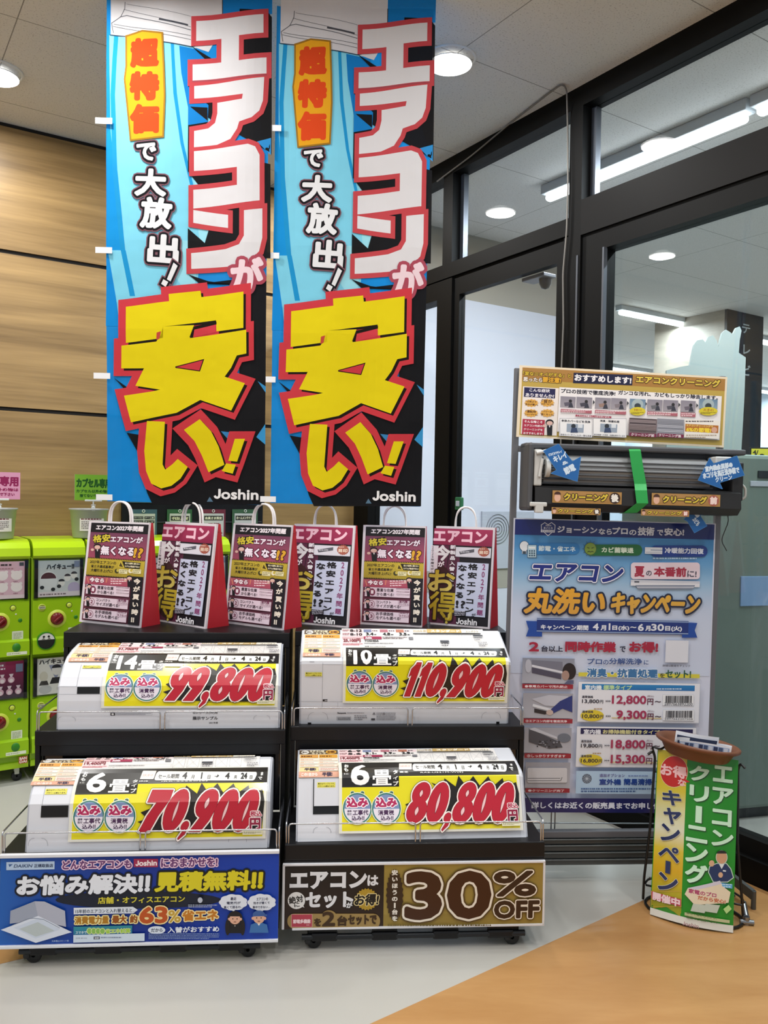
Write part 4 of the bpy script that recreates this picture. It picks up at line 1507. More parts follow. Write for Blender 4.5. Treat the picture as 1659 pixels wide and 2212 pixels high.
def flyer_a(M):
    P = Print(Surf(M @ Matrix.Rotation(-LEAN, 4, 'X'), off=.0012), 0.00008).crop(*C4)
    q = lambda x0, y0, x1, y1, c, c2=None: P.rect(x0, y0, x1, y1, c, c2)
    a = P.conv(130, 238); b_ = P.conv(482, 1006)
    P.rect_uv(a[0], b_[1], b_[0] + .003, a[1], '#6d3346', '#7c3a52')
    U0, U1, V0, V1 = a[0], b_[0] + .003, b_[1], a[1]
    vy = lambda y: P.conv(90, y)[1]
    P.rect_uv(U0, P.conv(132, 308)[1], U1, V1, '#121018')
    P.text('エアコン2027年問題', 166, 252, 518, 307, '#f2eaf2', .05, shear=.08)
    P.rect_uv(U0, P.conv(110, 500)[1], U1, P.conv(132, 310)[1], '#a34a62', '#74405c')
    P.text('エアコンが', 274, 338, 512, 392, '#f4e6f4', .05, outs=[(.12, '#7a2448'), (.07, '#3a1424')])
    P.poly([(140, 338), (262, 318), (272, 376), (150, 396)], '#1c1414')
    P.text('格安', 146, 324, 268, 388, '#d8c63a', .04, rot=.08)
    P.text('無くなる', 204, 408, 448, 492, '#f4e8f6', .05, outs=[(.11, '#7a2448'), (.06, '#2a1220')])
    P.text('!?', 446, 426, 514, 506, '#e0a832', .06, outs=[(.08, '#3a1c10')], shear=.12)
    figure(P, 176, 396, 112)
    yt, yb = P.conv(112, 500)[1], P.conv(85, 628)[1]
    P.rect_uv(U0, yb, U1, yt, '#a99430', '#c3ac38')
    n_ = 34
    for yy in (yt, yb):
        V, T = [], []
        for i in range(n_):
            x = U0 + (U1 - U0) * i / n_
            w_ = (U1 - U0) / n_
            k = len(V)
            V += [(x, yy - .003), (x + w_ * .5, yy - .003), (x + w_ * .9, yy + .003), (x + w_ * .4, yy + .003)]
            T += [(k, k + 1, k + 2), (k, k + 2, k + 3)]
        P.raw(V, T, C('#241e10'))
    P.text('2027年エアコンの', 122, 520, 316, 550, '#26200e', .03)
    P.text('省エネ達成基準が', 130, 552, 300, 582, '#26200e', .03)
    P.text('大幅引き上げに!', 128, 582, 290, 612, '#26200e', .03)
    P.poly([(330, 568), (350, 524), (378, 576)], '#d9c24a'); P.poly([(338, 564), (350, 534), (369, 571)], '#4a3c12')
    P.poly([(362, 526), (500, 540), (492, 586), (380, 576)], '#17130c')
    P.text('省エネ基準に満たない', 384, 534, 494, 556, '#f2e8c8', .03)
    P.text('モデルが製造不可に!', 382, 556, 490, 578, '#f2e8c8', .03)
    for x in (322, 424):
        P.ell(x, 600, 16, 17, '#3c3a1e' if x < 400 else '#efe6c8'); P.ell(x + 7, 596, 10, 11, '#c9b650')
        P.rect(x + 18, 586, x + 78, 622, '#e9e2b6'); P.fine(x + 22, 592, x + 74, 616, 2, '#8a8250', x)
    yt2 = P.conv(80, 636)[1]
    P.rect_uv(U0, P.conv(75, 696)[1], U1, yt2, '#ab4560', '#b85f6c')
    P.text('今なら', 120, 644, 228, 690, '#fbeef4', .06, outs=[(.12, '#7a1a3c')], shear=.12)
    for x, d in ((104, 8), (252, -8)): P.line([(x, 650), (x + d, 686)], 4, '#f0a070')
    P.fine(278, 650, 396, 702, 3, '#f4d4dc', 5)
    figure(P, 418, 634, 90)
    ub = P.conv(448, 820)[0]
    P.rect_uv(ub - .018, V0, U1, P.conv(445, 640)[1], '#14101a')
    P.vtext('今が買い時‼', 452, 652, 502, 990, '#efe4d6', .05, skew=-26)
    for i, (ya, yb_, t1, t2) in enumerate(((690, 776, '豊富な在庫', 'から選べる!'), (782, 866, 'コンパクト', 'サイズが選べる!'), (872, 962, 'お手頃価格', 'モデルも選べる!'))):
        xl = 98 - i * 8
        A, B_ = P.conv(xl, ya + 4), P.conv(xl, yb_ - 6)
        ur = ub - .022
        P.rect_uv(min(A[0], B_[0]), B_[1], ur, A[1], '#5c2a3e')
        P.rect_uv(min(A[0], B_[0]) + .0015, B_[1] + .0015, ur - .0015, A[1] - .0015, '#e6d2e0')
        figure(P, xl + 22, ya + 8, 72)
        cx, cy = xl + 50, (ya + yb_) / 2 + 4
        P.ell(cx, cy, 18, 24, '#7a2c4a' if i == 0 else '#e6d2e0', '#7a2c4a', 3)
        P.text(str(i + 1), cx - 8, cy - 14, cx + 8, cy + 14, '#f4e6ee' if i == 0 else '#7a2c4a', .05)
        w1 = (182, 300) if i == 0 else ((175, 278) if i == 1 else (168, 290))
        P.text(t1, w1[0], ya + 22, w1[1], ya + 50, '#3a2a36', .02)
        P.text(t2, w1[0] - 2, ya + 54, (300, 345, 340)[i], ya + 84, '#3a2a36', .02)
        if i == 0:
            for j in range(3): P.rect(322, ya + 26 + j * 20, 416, ya + 40 + j * 20, ['#8a6078', '#a88a9a', '#b096a4'][j]); P.fine(326, ya + 29 + j * 20, 412, ya + 38 + j * 20, 1, '#ecdde6', j)
        else:
            P.frame(332, ya + 24, 406, ya + 70, 1.5, '#8a5a74')
            P.text(('室内機', '2027年には')[i - 1], 338, ya + 29, 398, ya + 45, '#7a3a5a', .02)
            P.text(('コンパクト', 'もうない!?')[i - 1], 336, ya + 48, 402, ya + 66, '#7a3a5a', .02)
    return P

def flyer_b(M):
    P = Print(Surf(M @ Matrix.Rotation(-LEAN, 4, 'X'), off=.0012), 0.00008).crop(*C4)
    U0, V1 = P.conv(648, 246); U1, V0 = P.conv(966, 1014)
    U1 += .002
    U0 = P.conv(625, 640)[0]
    P.rect_uv(U0, V0, U1, V1, '#14121c')
    P.rect_uv(U0, P.conv(640, 368)[1], U1, V1, '#8c2048', '#a8305a')
    P.text('エアコン', 664, 268, 1004, 366, '#f6c6d8', .06)
    # rays behind the brush lettering
    cu, cv = P.conv(700, 720)
    ub = P.conv(790, 720)[0]
    vt = P.conv(640, 372)[1]
    V, T = [], []
    for i in range(40):
        a = 2 * PI * i / 40
        da = .05 + .03 * (i % 3)
        r = .2
        def cl(x, y): return (min(ub, max(U0, x)), min(vt, max(V0, y)))
        k = len(V)
        V += [(cu, cv), cl(cu + r * math.cos(a - da), cv + r * math.sin(a - da)), cl(cu + r * math.cos(a + da), cv + r * math.sin(a + da))]
        T.append((k, k + 1, k + 2))
    P.raw(V, T, C('#5a2440'))
    P.ell(690, 740, 86, 210, '#3a1518')
    P.rect(641, 376, 664, 596, '#e6dce4')
    P.vtext('2025年度モデル', 642, 380, 662, 590, '#2a1f2a', .02, skew=-18)
    P.text('今', 664, 372, 752, 500, '#e9e6ea', .05)
    P.text('が', 678, 496, 714, 542, '#f0e6ee', .05, outs=[(.1, '#3a1424')])
    P.vtext('新製品入替のため', 766, 374, 800, 700, '#ece6ee', .05, outs=[(.08, '#3a1424')], skew=-34)
    P.text('お', 618, 556, 768, 740, '#bca022', .035, outs=[(.05, '#2a160c')], col2='#d8c86a')
    P.text('得', 614, 716, 766, 958, '#c4ae30', .018, outs=[(.05, '#2a160c')], col2='#b3981c')
    P.poly([(742, 880), (726, 930), (712, 944), (718, 900)], '#cbb94a'); P.ell(704, 962, 8, 10, '#cbb94a')
    P.rect(800, 392, 1022, 484, '#dcdbe6'); P.rect(800, 462, 1020, 486, '#c2c2d0')
    P.poly([(818, 428), (918, 412), (916, 436), (822, 450)], '#5a5a66'); P.fine(826, 424, 910, 440, 1, '#c8c8d0', 3)
    P.star(979, 434, 40, 40, .88, 18, '#a85a4a')
    P.text('目印', 952, 424, 1006, 456, '#f2dcc8', .05); P.fine(956, 406, 1002, 418, 1, '#f0d8cc', 3)
    A = P.conv(802, 508); B_ = P.conv(966, 942); Lf = P.conv(757, 900)
    P.raw([(Lf[0], B_[1]), (P.conv(958, 935)[0], B_[1]), (P.conv(1004, 560)[0], A[1]), (A[0], A[1])], [(0, 1, 2), (0, 2, 3)], C('#c9d0ea'))
    P.vtext('2027年問題', 958, 524, 996, 928, '#8c4878', .035, skew=-56)
    P.vtext('格安エアコン', 876, 518, 938, 904, '#15141c', .05, skew=-56)
    P.text('が', 872, 902, 896, 932, '#15141c', .03)
    P.vtext('なくなる', 808, 522, 868, 790, '#15141c', .05, skew=-42)
    P.text('!?', 776, 798, 832, 864, '#15141c', .05)
    P.rect(758, 876, 832, 922, '#22202c'); P.fine(762, 880, 828, 918, 3, '#cfcfe0', 4)
    P.text('Joshin', 770, 942, 902, 988, '#f0f0f6', .045)
    return P

def make_bag(i, label, kind):
    M = bag_frame(i)
    t = thing('paper_bag', label, 'paper bag', M, 'paper carrier bags on the rack tops')
    w_, d0, d1, h = BW / 2, 0.0, BD, BH
    f, bk = (BD - BT) / 2, (BD + BT) / 2
    g = MB()
    vs_ = [(-w_, d0, 0), (w_, d0, 0), (w_, d1, 0), (-w_, d1, 0), (-w_, f, h), (w_, f, h), (w_, bk, h), (-w_, bk, h),
           (w_, BD / 2, .085), (w_ - .006, BD / 2, h), (-w_, BD / 2, .085), (-w_ + .006, BD / 2, h)]
    g.add(vs_, [(0, 1, 5, 4), (2, 3, 7, 6), (0, 3, 2, 1)], 0)
    g.add(vs_, [(1, 2, 8), (1, 8, 9, 5), (8, 2, 6, 9), (3, 0, 10), (0, 4, 11, 10), (10, 11, 7, 3)], 1)
    g.add([(-w_, f + .001, h - .03), (w_, f + .001, h - .03), (w_, bk - .001, h - .03), (-w_, bk - .001, h - .03)], [(0, 1, 2, 3)], 0)
    # white folded edges along the red gusset
    e = .009
    sl = lambda z: f * z / h
    g.add([(w_ + .0004, sl(0), 0), (w_ + .0004, sl(0) + e, 0), (w_ + .0004, sl(h) + e, h), (w_ + .0004, sl(h), h)], [(0, 1, 2, 3)], 0)
    g.build('bag_body', [m_bagw, m_bagr], t, fix=False)
    for y in (f + .004, bk - .004):
        pts = []
        n_ = 20
        for j in range(n_ + 1):
            a = PI * j / n_
            sw = .006 if y < BD / 2 else -.012
            pts.append((-.055 * math.cos(a) * (1 + .12 * math.sin(a)) + sw * math.sin(a), y + (.012 if y > BD / 2 else -.004) * math.sin(a), h - .04 + .125 * min(1, math.sin(a) ** .55)))
        MB().tube(pts, .0042, 7).build('handle', m_cord, t)
    P = (flyer_a if kind == 'A' else flyer_b)(M)
    # the flyer hangs on the leaning front face
    o = P.build('flyer', M_PAPER, t)
    o.matrix_local = Matrix.Rotation(-LEAN, 4, 'X')
    return t
ba = make_bag(0, 'white and red paper bag with yellow banded flyer, first from the left', 'A')
bb = make_bag(1, 'white and red paper bag with magenta topped flyer, second from the left', 'B')
dup(ba, bag_frame(2), 'white and red paper bag with yellow banded flyer, third from the left')
dup(bb, bag_frame(3), 'white and red paper bag with magenta topped flyer, over the rack seam')
dup(ba, bag_frame(4), 'white and red paper bag with yellow banded flyer, middle of the right rack')
dup(bb, bag_frame(5), 'white and red paper bag with magenta topped flyer, far right beside the poster')
# ------------------------------------------------------------------ two tall cloth banners hung from the ceiling
C1, C2 = (180, 0, 2.07375), (180, 540, 2.07375)
m_tab = mat('white cloth tab', '#eceef2', 0.7)
m_line = mat('clear hanging line', '#cfd4d8', 0.3)
BYAW = math.radians(1.0)
def banner_frame(tl, tr, bl, br):
    """plane through the top edge near the ceiling, the foot swung back a little"""
    n0 = Vector((math.sin(BYAW), -math.cos(BYAW), 0))
    return None
def make_banner_print(M):
    P = Print(Surf(M), 0.00010)
    W_, H_ = BANW, BANH
    two = lambda: None
    P.crop(*C1)
    # ground: cyan on the left, black on the right
    P.rect_uv(0, 0, W_, H_, '#0f83cf')
    # pale cyan flow
    P.poly([(112, 150), (500, 205), (560, 420), (600, 1180), (180, 1180), (140, 900), (118, 560)], '#7fd0e8')
    P.poly([(118, 560), (150, 900), (178, 1180), (105, 1180), (104, 600)], '#1191d8')
    for pts in ([(133, 150), (152, 150), (138, 420), (150, 760), (190, 1160), (168, 1160), (130, 780), (118, 420)],
                [(392, 195), (406, 195), (420, 420), (450, 640), (500, 860), (486, 860), (436, 640), (404, 420)]):
        P.poly(pts, '#1b93cf')
    P.poly([(430, 205), (545, 225), (560, 640), (500, 640), (440, 330)], '#0e7cc8')
    P.poly([(485, 640), (600, 640), (620, 1161), (560, 1161), (520, 1080)], '#9adcec')
    P.crop(*C2)
    P.poly([(104, 0), (300, 0), (520, 40), (500, 340), (160, 340), (148, 240)], '#7fd0e8')
    P.poly([(104, -30), (148, 240), (158, 340), (100, 340)], '#0f8ad8')
    P.poly([(166, 0), (188, 0), (230, 205), (206, 205)], '#1b93cf')
    P.poly([(300, -40), (520, -40), (500, 160), (440, 160)], '#9adcec')
    P.crop(*C1)
    # air conditioner line drawing at the top
    ink = '#5d5f66'
    P.poly([(118, -60), (622, -60), (622, 120), (560, 230), (480, 205), (118, 150)], '#d6d5d8')
    P.rect(622, -60, 846, 64, '#0f7cc8')
    P.line([(622, -4), (622, 64)], 4, '#3a3c44')
    P.line([(182, 0), (180, 30), (162, 66), (122, 96), (130, 140)], 3, ink)
    P.line([(176, 32), (480, 118)], 2, ink); P.line([(188, 8), (480, 70)], 1.6, ink)
    P.line([(160, 66), (190, 60), (480, 132)], 3, ink); P.line([(132, 100), (480, 158)], 2, ink)
    P.line([(128, 110), (480, 176)], 2, ink)
    P.line([(340, 84), (466, 110)], 8, '#4a4c54')
    P.line([(116, 150), (190, 156), (360, 188), (482, 208), (500, 204)], 4, '#2c4258')
    # black field and the blue triangles in it
    P.poly([(482, 204), (545, 264), (842, 250), (842, 690), (480, 480), (470, 385), (640, 300)], '#131316')
    P.poly([(700, 40), (822, 50), (845, 78), (845, 700), (700, 300)], '#131316')
    P.poly([(470, 470), (556, 545), (560, 680), (840, 740), (840, 1161), (470, 1161), (470, 1024), (545, 1090), (600, 900), (470, 770)], '#131316')
    P.poly([(470, 770), (540, 860), (640, 860), (640, 770)], '#131316')
    P.poly([(780, 640), (842, 622), (842, 700)], '#2f8ed2')
    P.poly([(470, 388), (560, 470), (556, 545), (470, 562)], '#0f7cc8'); P.poly([(478, 478), (556, 540), (556, 480)], '#131316')
    P.crop(*C2)
    P.poly([(470, 110), (520, 150), (822, 120), (812, 1140), (310, 1140), (285, 1090), (250, 980), (262, 870), (300, 800), (560, 700), (700, 560), (700, 160), (560, 140)], '#131316')
    P.poly([(134, 572), (190, 612), (330, 640), (180, 622)], '#131316'); P.poly([(190, 818), (240, 905), (260, 830)], '#131316')
    P.poly([(782, 588), (818, 612), (818, 640)], '#3a92cc'); P.poly([(776, 838), (816, 780), (816, 872)], '#3a9ad6')
    P.poly([(616, 812), (690, 820), (672, 862), (650, 850)], '#3a86c0'); P.poly([(565, 1106), (580, 1128), (552, 1128)], '#5a7a92')
    # white katakana with their red contour
    P.crop(*C1)
    E_ = [(505, 92), (808, 66), (808, 150), (698, 160), (698, 274), (822, 262), (822, 334), (490, 362), (490, 290), (618, 280), (618, 172), (505, 182)]
    A_ = [(497, 386), (812, 350), (806, 455), (790, 500), (756, 530), (700, 548), (690, 580), (660, 625), (600, 650), (497, 662), (497, 588), (560, 575), (590, 550), (600, 508), (600, 460), (712, 446), (716, 424), (497, 442)]
    K_ = [(497, 680), (740, 650), (772, 662), (792, 700), (792, 902), (494, 936), (494, 852), (690, 832), (690, 752), (497, 768)]
    N1 = [(494, 942), (650, 965), (650, 1024), (494, 1000)]
    N2 = [(722, 946), (804, 938), (804, 1070), (790, 1130), (740, 1180), (660, 1196), (485, 1206), (485, 1136), (640, 1118), (700, 1098), (722, 1060)]
    P.polys([E_, A_, K_, N1, N2], None, [(22, '#c2474e')])
    P.polys([E_, A_, K_, N1, N2], '#dcdce0')
    P.line([(490, 366), (822, 340)], 6, '#a34b56')
    # lettering down the left
    lab = [(192, 158), (262, 138), (350, 152), (358, 300), (362, 430), (356, 612), (214, 622), (198, 470), (186, 350), (194, 290)]
    P.poly(lab, '#e3a31e', [(8, '#9a7020')])
    P.text('超', 206, 164, 340, 304, '#cf4418', .07, rot=.02)
    P.text('特', 204, 316, 342, 452, '#d8471a', .07, rot=-.02)
    P.text('価', 206, 462, 342, 602, '#d8481a', .07)
    put = [('で', 238, 640, 330, 724, 0), ('大', 230, 756, 376, 884, -.04), ('放', 256, 884, 402, 1030, -.06), ('出', 290, 1052, 432, 1190, -.06)]
    for wd, cc in ((16, '#7d5560'), (10, '#16141a')):
        for ch, x0, y0, x1, y1, r in put:
            P.text(ch, x0, y0, x1, y1, cc, .05, rot=r, outs=[(wd / (y1 - y0), cc)])
    for ch, x0, y0, x1, y1, r in put:
        P.text(ch, x0, y0, x1, y1, '#e6e8ec', .05, rot=r)
    P.crop(*C2)
    bang = [[(414, 66), (428, 84), (380, 140), (364, 126)], [(362, 134), (384, 146), (372, 168), (352, 154)]]
    bang[0] = [(408, 60), (426, 74), (394, 144), (378, 134)]
    P.polys(bang, None, [(14, '#7d5560'), (9, '#16141a')]); P.polys(bang, '#e6e8ec')
    # ga
    P.text('が', 662, 34, 810, 196, '#eed6de', .05, outs=[(.10, '#a8495a')], rot=.03)
    # the big yellow characters
    top = [(190, 254), (388, 232), (386, 200), (526, 184), (530, 212), (720, 190), (720, 352), (598, 366), (596, 316), (414, 340), (362, 345), (360, 396), (330, 400), (190, 416)]
    onna = [(362, 345), (498, 338), (480, 396), (733, 360), (733, 466), (690, 474), (664, 528), (634, 568), (726, 598), (664, 720), (524, 672), (420, 730), (212, 772), (180, 652), (310, 634), (346, 626), (232, 608), (272, 530), (168, 530), (170, 428), (330, 412), (352, 380)]
    i1 = [(286, 766), (368, 770), (356, 960), (368, 984), (400, 960), (424, 936), (468, 972), (436, 1024), (396, 1056), (350, 1068), (304, 1046), (280, 990), (272, 900)]
    i2 = [(452, 806), (522, 758), (572, 812), (606, 880), (632, 962), (560, 996), (530, 920), (498, 856)]
    b1 = [(680, 846), (726, 846), (690, 948), (650, 944)]
    b2 = [(640, 956), (684, 962), (670, 1002), (620, 990)]
    big = [top, onna, i1, i2, b1, b2]
    P.polys(big, None, [(34, '#cc3b45')])
    P.polys(big, '#1a130c', shift=(11, 10))
    P.polys([[(418, 524), (536, 498), (512, 540)]], '#1a130c')
    P.polys(big, '#e6d312')
    P.poly([(418, 526), (536, 494), (520, 540)], '#cc3b45', [(4, '#1a130c')])
    P.poly([(332, 372), (352, 366), (344, 400), (330, 404)], '#c2493c')
    P.poly([(500, 356), (596, 334), (596, 370), (494, 392)], '#d0404a'); P.poly([(496, 344), (598, 322), (598, 334), (500, 358), (488, 392), (478, 392)], '#1a130c')
    P.text('Joshin', 584, 1068, 786, 1120, '#f2f2f4', .045)
    return P

# frame of the left banner: from the measured corners
def plane_corner(px, py, D, lean):
    # plane: through y=D at ceiling height, leaning back towards the foot
    n = Vector((math.sin(BYAW), -math.cos(BYAW), -math.sin(lean)))
    return onpl(px, py, Vector((0, D, 3.5)), n)
BLEAN = math.radians(3.4)
def bframe(bl, yaw, lean):
    o = bl
    return Matrix.Translation(o) @ Matrix.Rotation(yaw, 4, 'Z') @ Matrix.Rotation(lean, 4, 'X') @ Matrix.Rotation(math.radians(0.35), 4, 'Y')
pbl = plane_corner(230, 1083, 3.36, BLEAN)
M1 = bframe(pbl, BYAW, BLEAN)
ptl = Surf(M1).uv(237, 6)
BANW = Surf(M1).uv(570, 1085)[0]
BANH = 2.034
m_banner = mat_print('banner cloth', 0.85, spec=0.2, bump=0.25)
nt = m_banner.node_tree
pb = nt.nodes['Principled BSDF']
tr = nt.nodes.new('ShaderNodeBsdfTranslucent')
tp = nt.nodes.new('ShaderNodeBsdfTransparent')
at = [n for n in nt.nodes if n.type == 'ATTRIBUTE'][0]
nt.links.new(at.outputs['Color'], tr.inputs['Color'])
m1 = nt.nodes.new('ShaderNodeMixShader'); m1.inputs[0].default_value = 0.12
m2 = nt.nodes.new('ShaderNodeMixShader'); m2.inputs[0].default_value = 0.014
nt.links.new(pb.outputs[0], m1.inputs[1]); nt.links.new(tr.outputs[0], m1.inputs[2])
nt.links.new(m1.outputs[0], m2.inputs[1]); nt.links.new(tp.outputs[0], m2.inputs[2])
nt.links.new(m2.outputs[0], nt.nodes['Material Output'].inputs[0])

NU, NV = 22, 34
FU = [.007 * math.sin(i / NU * 11.5 + .4) + .004 * math.sin(i / NU * 4.7 + 1) for i in range(NU + 1)]
FV = [.004 * abs(math.sin(j / NV * 18.0)) + .006 * math.sin(j / NV * 5 + 2) for j in range(NV + 1)]
def _pl(t, F_):
    t = max(0, min(len(F_) - 1.0001, t))
    i = int(t)
    return F_[i] + (F_[i + 1] - F_[i]) * (t - i)
def wave(u, v):
    """soft vertical folds plus the old packing creases, straight between the cut lines"""
    return _pl(u / BANW * NU, FU) + _pl(v / BANH * NV, FV)
t = thing('nobori_banner', 'tall cyan and black sale banner, left of the two, over the left rack', 'banner', M1, 'tall sale banners')
P = make_banner_print(M1)
o = P.build('banner_cloth', m_banner, t, wave=wave, cutu=[BANW * i / 22 for i in range(1, 22)], cutv=[BANH * i / 34 for i in range(1, 34)])
for (px, py) in ((225, 262), (225, 541), (221, 812), (226, 1074)):
    u, v = Surf(M1).uv(px, py)
    MB().box(u - .034, u + .034, -.006, -.004, v - .012, v + .012).build('tab', m_tab, t)
rod = MB().cyl((.004, .026, BANH - .006), (BANW - .004, .026, BANH - .006), .003).build('top_rod', m_tab, t)
Mi = M1.inverted()
for u in (.03, BANW - .03):
    a = Vector((u, .026, BANH - .004))
    wpt = M1 @ a
    b_ = Mi @ Vector((wpt.x, wpt.y, CEIL))
    MB().cyl(a, b_, .0012, seg=6).build('hanging_line', m_line, t)
pbl2 = plane_corner(583, 1087, 3.36, BLEAN)
M2 = bframe(pbl2, BYAW, BLEAN)
dup(t, M2 @ Matrix.Diagonal((.962, 1, .990, 1)), 'tall cyan and black sale banner, right of the two, over the rack seam', 'tall sale banners')
# ------------------------------------------------------------------ capsule vending machines along the oak wall
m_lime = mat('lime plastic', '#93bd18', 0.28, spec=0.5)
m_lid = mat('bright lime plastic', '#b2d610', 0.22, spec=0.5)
m_limed = mat('lime plastic base', '#9cc40f', 0.4)  # lime of the machine base, close to the body lime
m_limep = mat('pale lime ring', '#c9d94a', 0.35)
m_dial = mat('dark red dial', '#6e0f10', 0.25)
m_dkgreen = mat('green cup', '#2f7d1a', 0.4)
m_clip = mat('clear clip', '#d8dcd8', 0.2)
m_seam = mat('machine seam', '#11140a', 0.6)
m_clear = mat_glass('clear plastic', (0.90, 0.92, 0.91), refl=0.9, rough=0.03)
m_wheel = mat('pale caster', '#c9c9c2', 0.5)
MF = 4.555
PITCH = 0.2743
MWD = 0.268
Lf2, Lf3, Lf6 = (0, 1060, 4.879), (0, 1280, 6.9125), (0, 1480, 5.265)
def mach_frame(i): return Matrix.Translation(R3(0.534 + PITCH * i, MF, 0)) @ Matrix.Rotation(YAW, 4, 'Z')
MM = mach_frame(1)
MS = Surf(MM)
def mloc(c, x, y): return MS.uv(*cpx(c, x, y))
def card_print(kind, tier):
    dz = 0 if tier else -.512
    S = Surf(MM, off=-.004)
    P = Print(S, .0001)
    P.conv = lambda x, y: (.030 + x * .21, .955 + dz + (1 - y) * .190)
    if kind == 'ball':
        P.rect(0, 0, 1, 1, '#b7bfc0', '#cfd3d2')
        P.ell(.25, .56, .21, .26, '#d9dcdc'); P.ell(.25, .50, .18, .17, '#4d2830', a0=180, a1=360)
        for x, y in ((.56, .62), (.70, .48), (.86, .42)):
            P.ell(x, y, .08, .11, '#e2e0da'); P.ell(x, y - .03, .075, .07, '#2f3238', a0=180, a1=360)
        P.ell(.86, .78, .15, .16, '#b7abc8')
        for x, y in ((.10, .74), (.36, .80), (.50, .72), (.92, .54)): P.ell(x, y, .05, .05, '#24282c')
        P.text('ハイキュー‼', .20, .10, .86, .25, '#15171a', .05)
        P.rect(.86, .03, .99, .2, '#7d87a0')
        P.rect(0, .87, 1, 1, '#d9cfd2'); P.fine(.05, .9, .95, .97, 1, '#7d6a70', 3)
    elif kind == 'pink':
        P.rect(0, 0, 1, 1, '#d9b0be', '#e2bcc9')
        for x in (.50, .82):
            for y in (.38, .70):
                for sx in (-.09, .09): P.ell(x + sx, y - .10, .04, .04, '#efe2e2')
                P.ell(x, y, .13, .125, '#f2e8e6')
                P.fine(x - .07, y + .15, x + .07, y + .18, 1, '#8a5a66', int(x * 100))
        P.fine(.25, .05, .78, .13, 1, '#3a2a2e', 5); P.fine(.3, .16, .8, .22, 1, '#b5848e', 6)
        P.rect(.88, .03, .98, .12, '#4a4a4e')
        P.rect(0, .9, 1, 1, '#e6d2d6'); P.fine(.05, .92, .6, .97, 1, '#8a7278', 8)
    elif kind == 'plum':
        P.rect(0, 0, 1, 1, '#8a1f4c', '#2a2436')
        P.fine(.15, .05, .72, .14, 1, '#d8d4dc', 3); P.fine(.04, .16, .82, .22, 1, '#e6e2ea', 4)
        for r_, n_ in ((0, 4), (1, 5)):
            for j in range(n_):
                x, y = .12 + j * .2 - r_ * .04, .50 + r_ * .32
                P.poly([(x - .05, y - .16), (x + .05, y - .16), (x + .01, y - .05), (x - .01, y - .05)], '#d9c6d0')
                P.ell(x, y, .075, .085, '#d2a8ba'); P.ell(x, y + .02, .045, .05, '#e9d9de')
        P.rect(.82, .08, .98, .3, '#6a7590')
    else:
        P.rect(0, 0, 1, 1, '#d5d2cc', '#dcd9d2')
        P.text('ハイキュー‼', .05, .03, .8, .17, '#1c1c20', .05)
        P.poly([(.28, .2), (.62, .2), (.45, .62)], '#8c90a6')
        P.ell(.46, .34, .11, .15, '#d9d4cf'); P.ell(.46, .29, .11, .1, '#25262c', a0=180, a1=360)
        P.poly([(.3, .72), (.36, .55), (.56, .55), (.64, .72)], '#2a282a')
        P.ell(.16, .5, .1, .14, '#c9c3b4'); P.poly([(.05, .74), (.1, .62), (.24, .62), (.28, .74)], '#3a3634')
        P.ell(.2, .86, .15, .12, '#b9b9b9'); P.ell(.6, .86, .13, .11, '#c6c4c0'); P.ell(.88, .8, .09, .1, '#3a3a40')
    return P

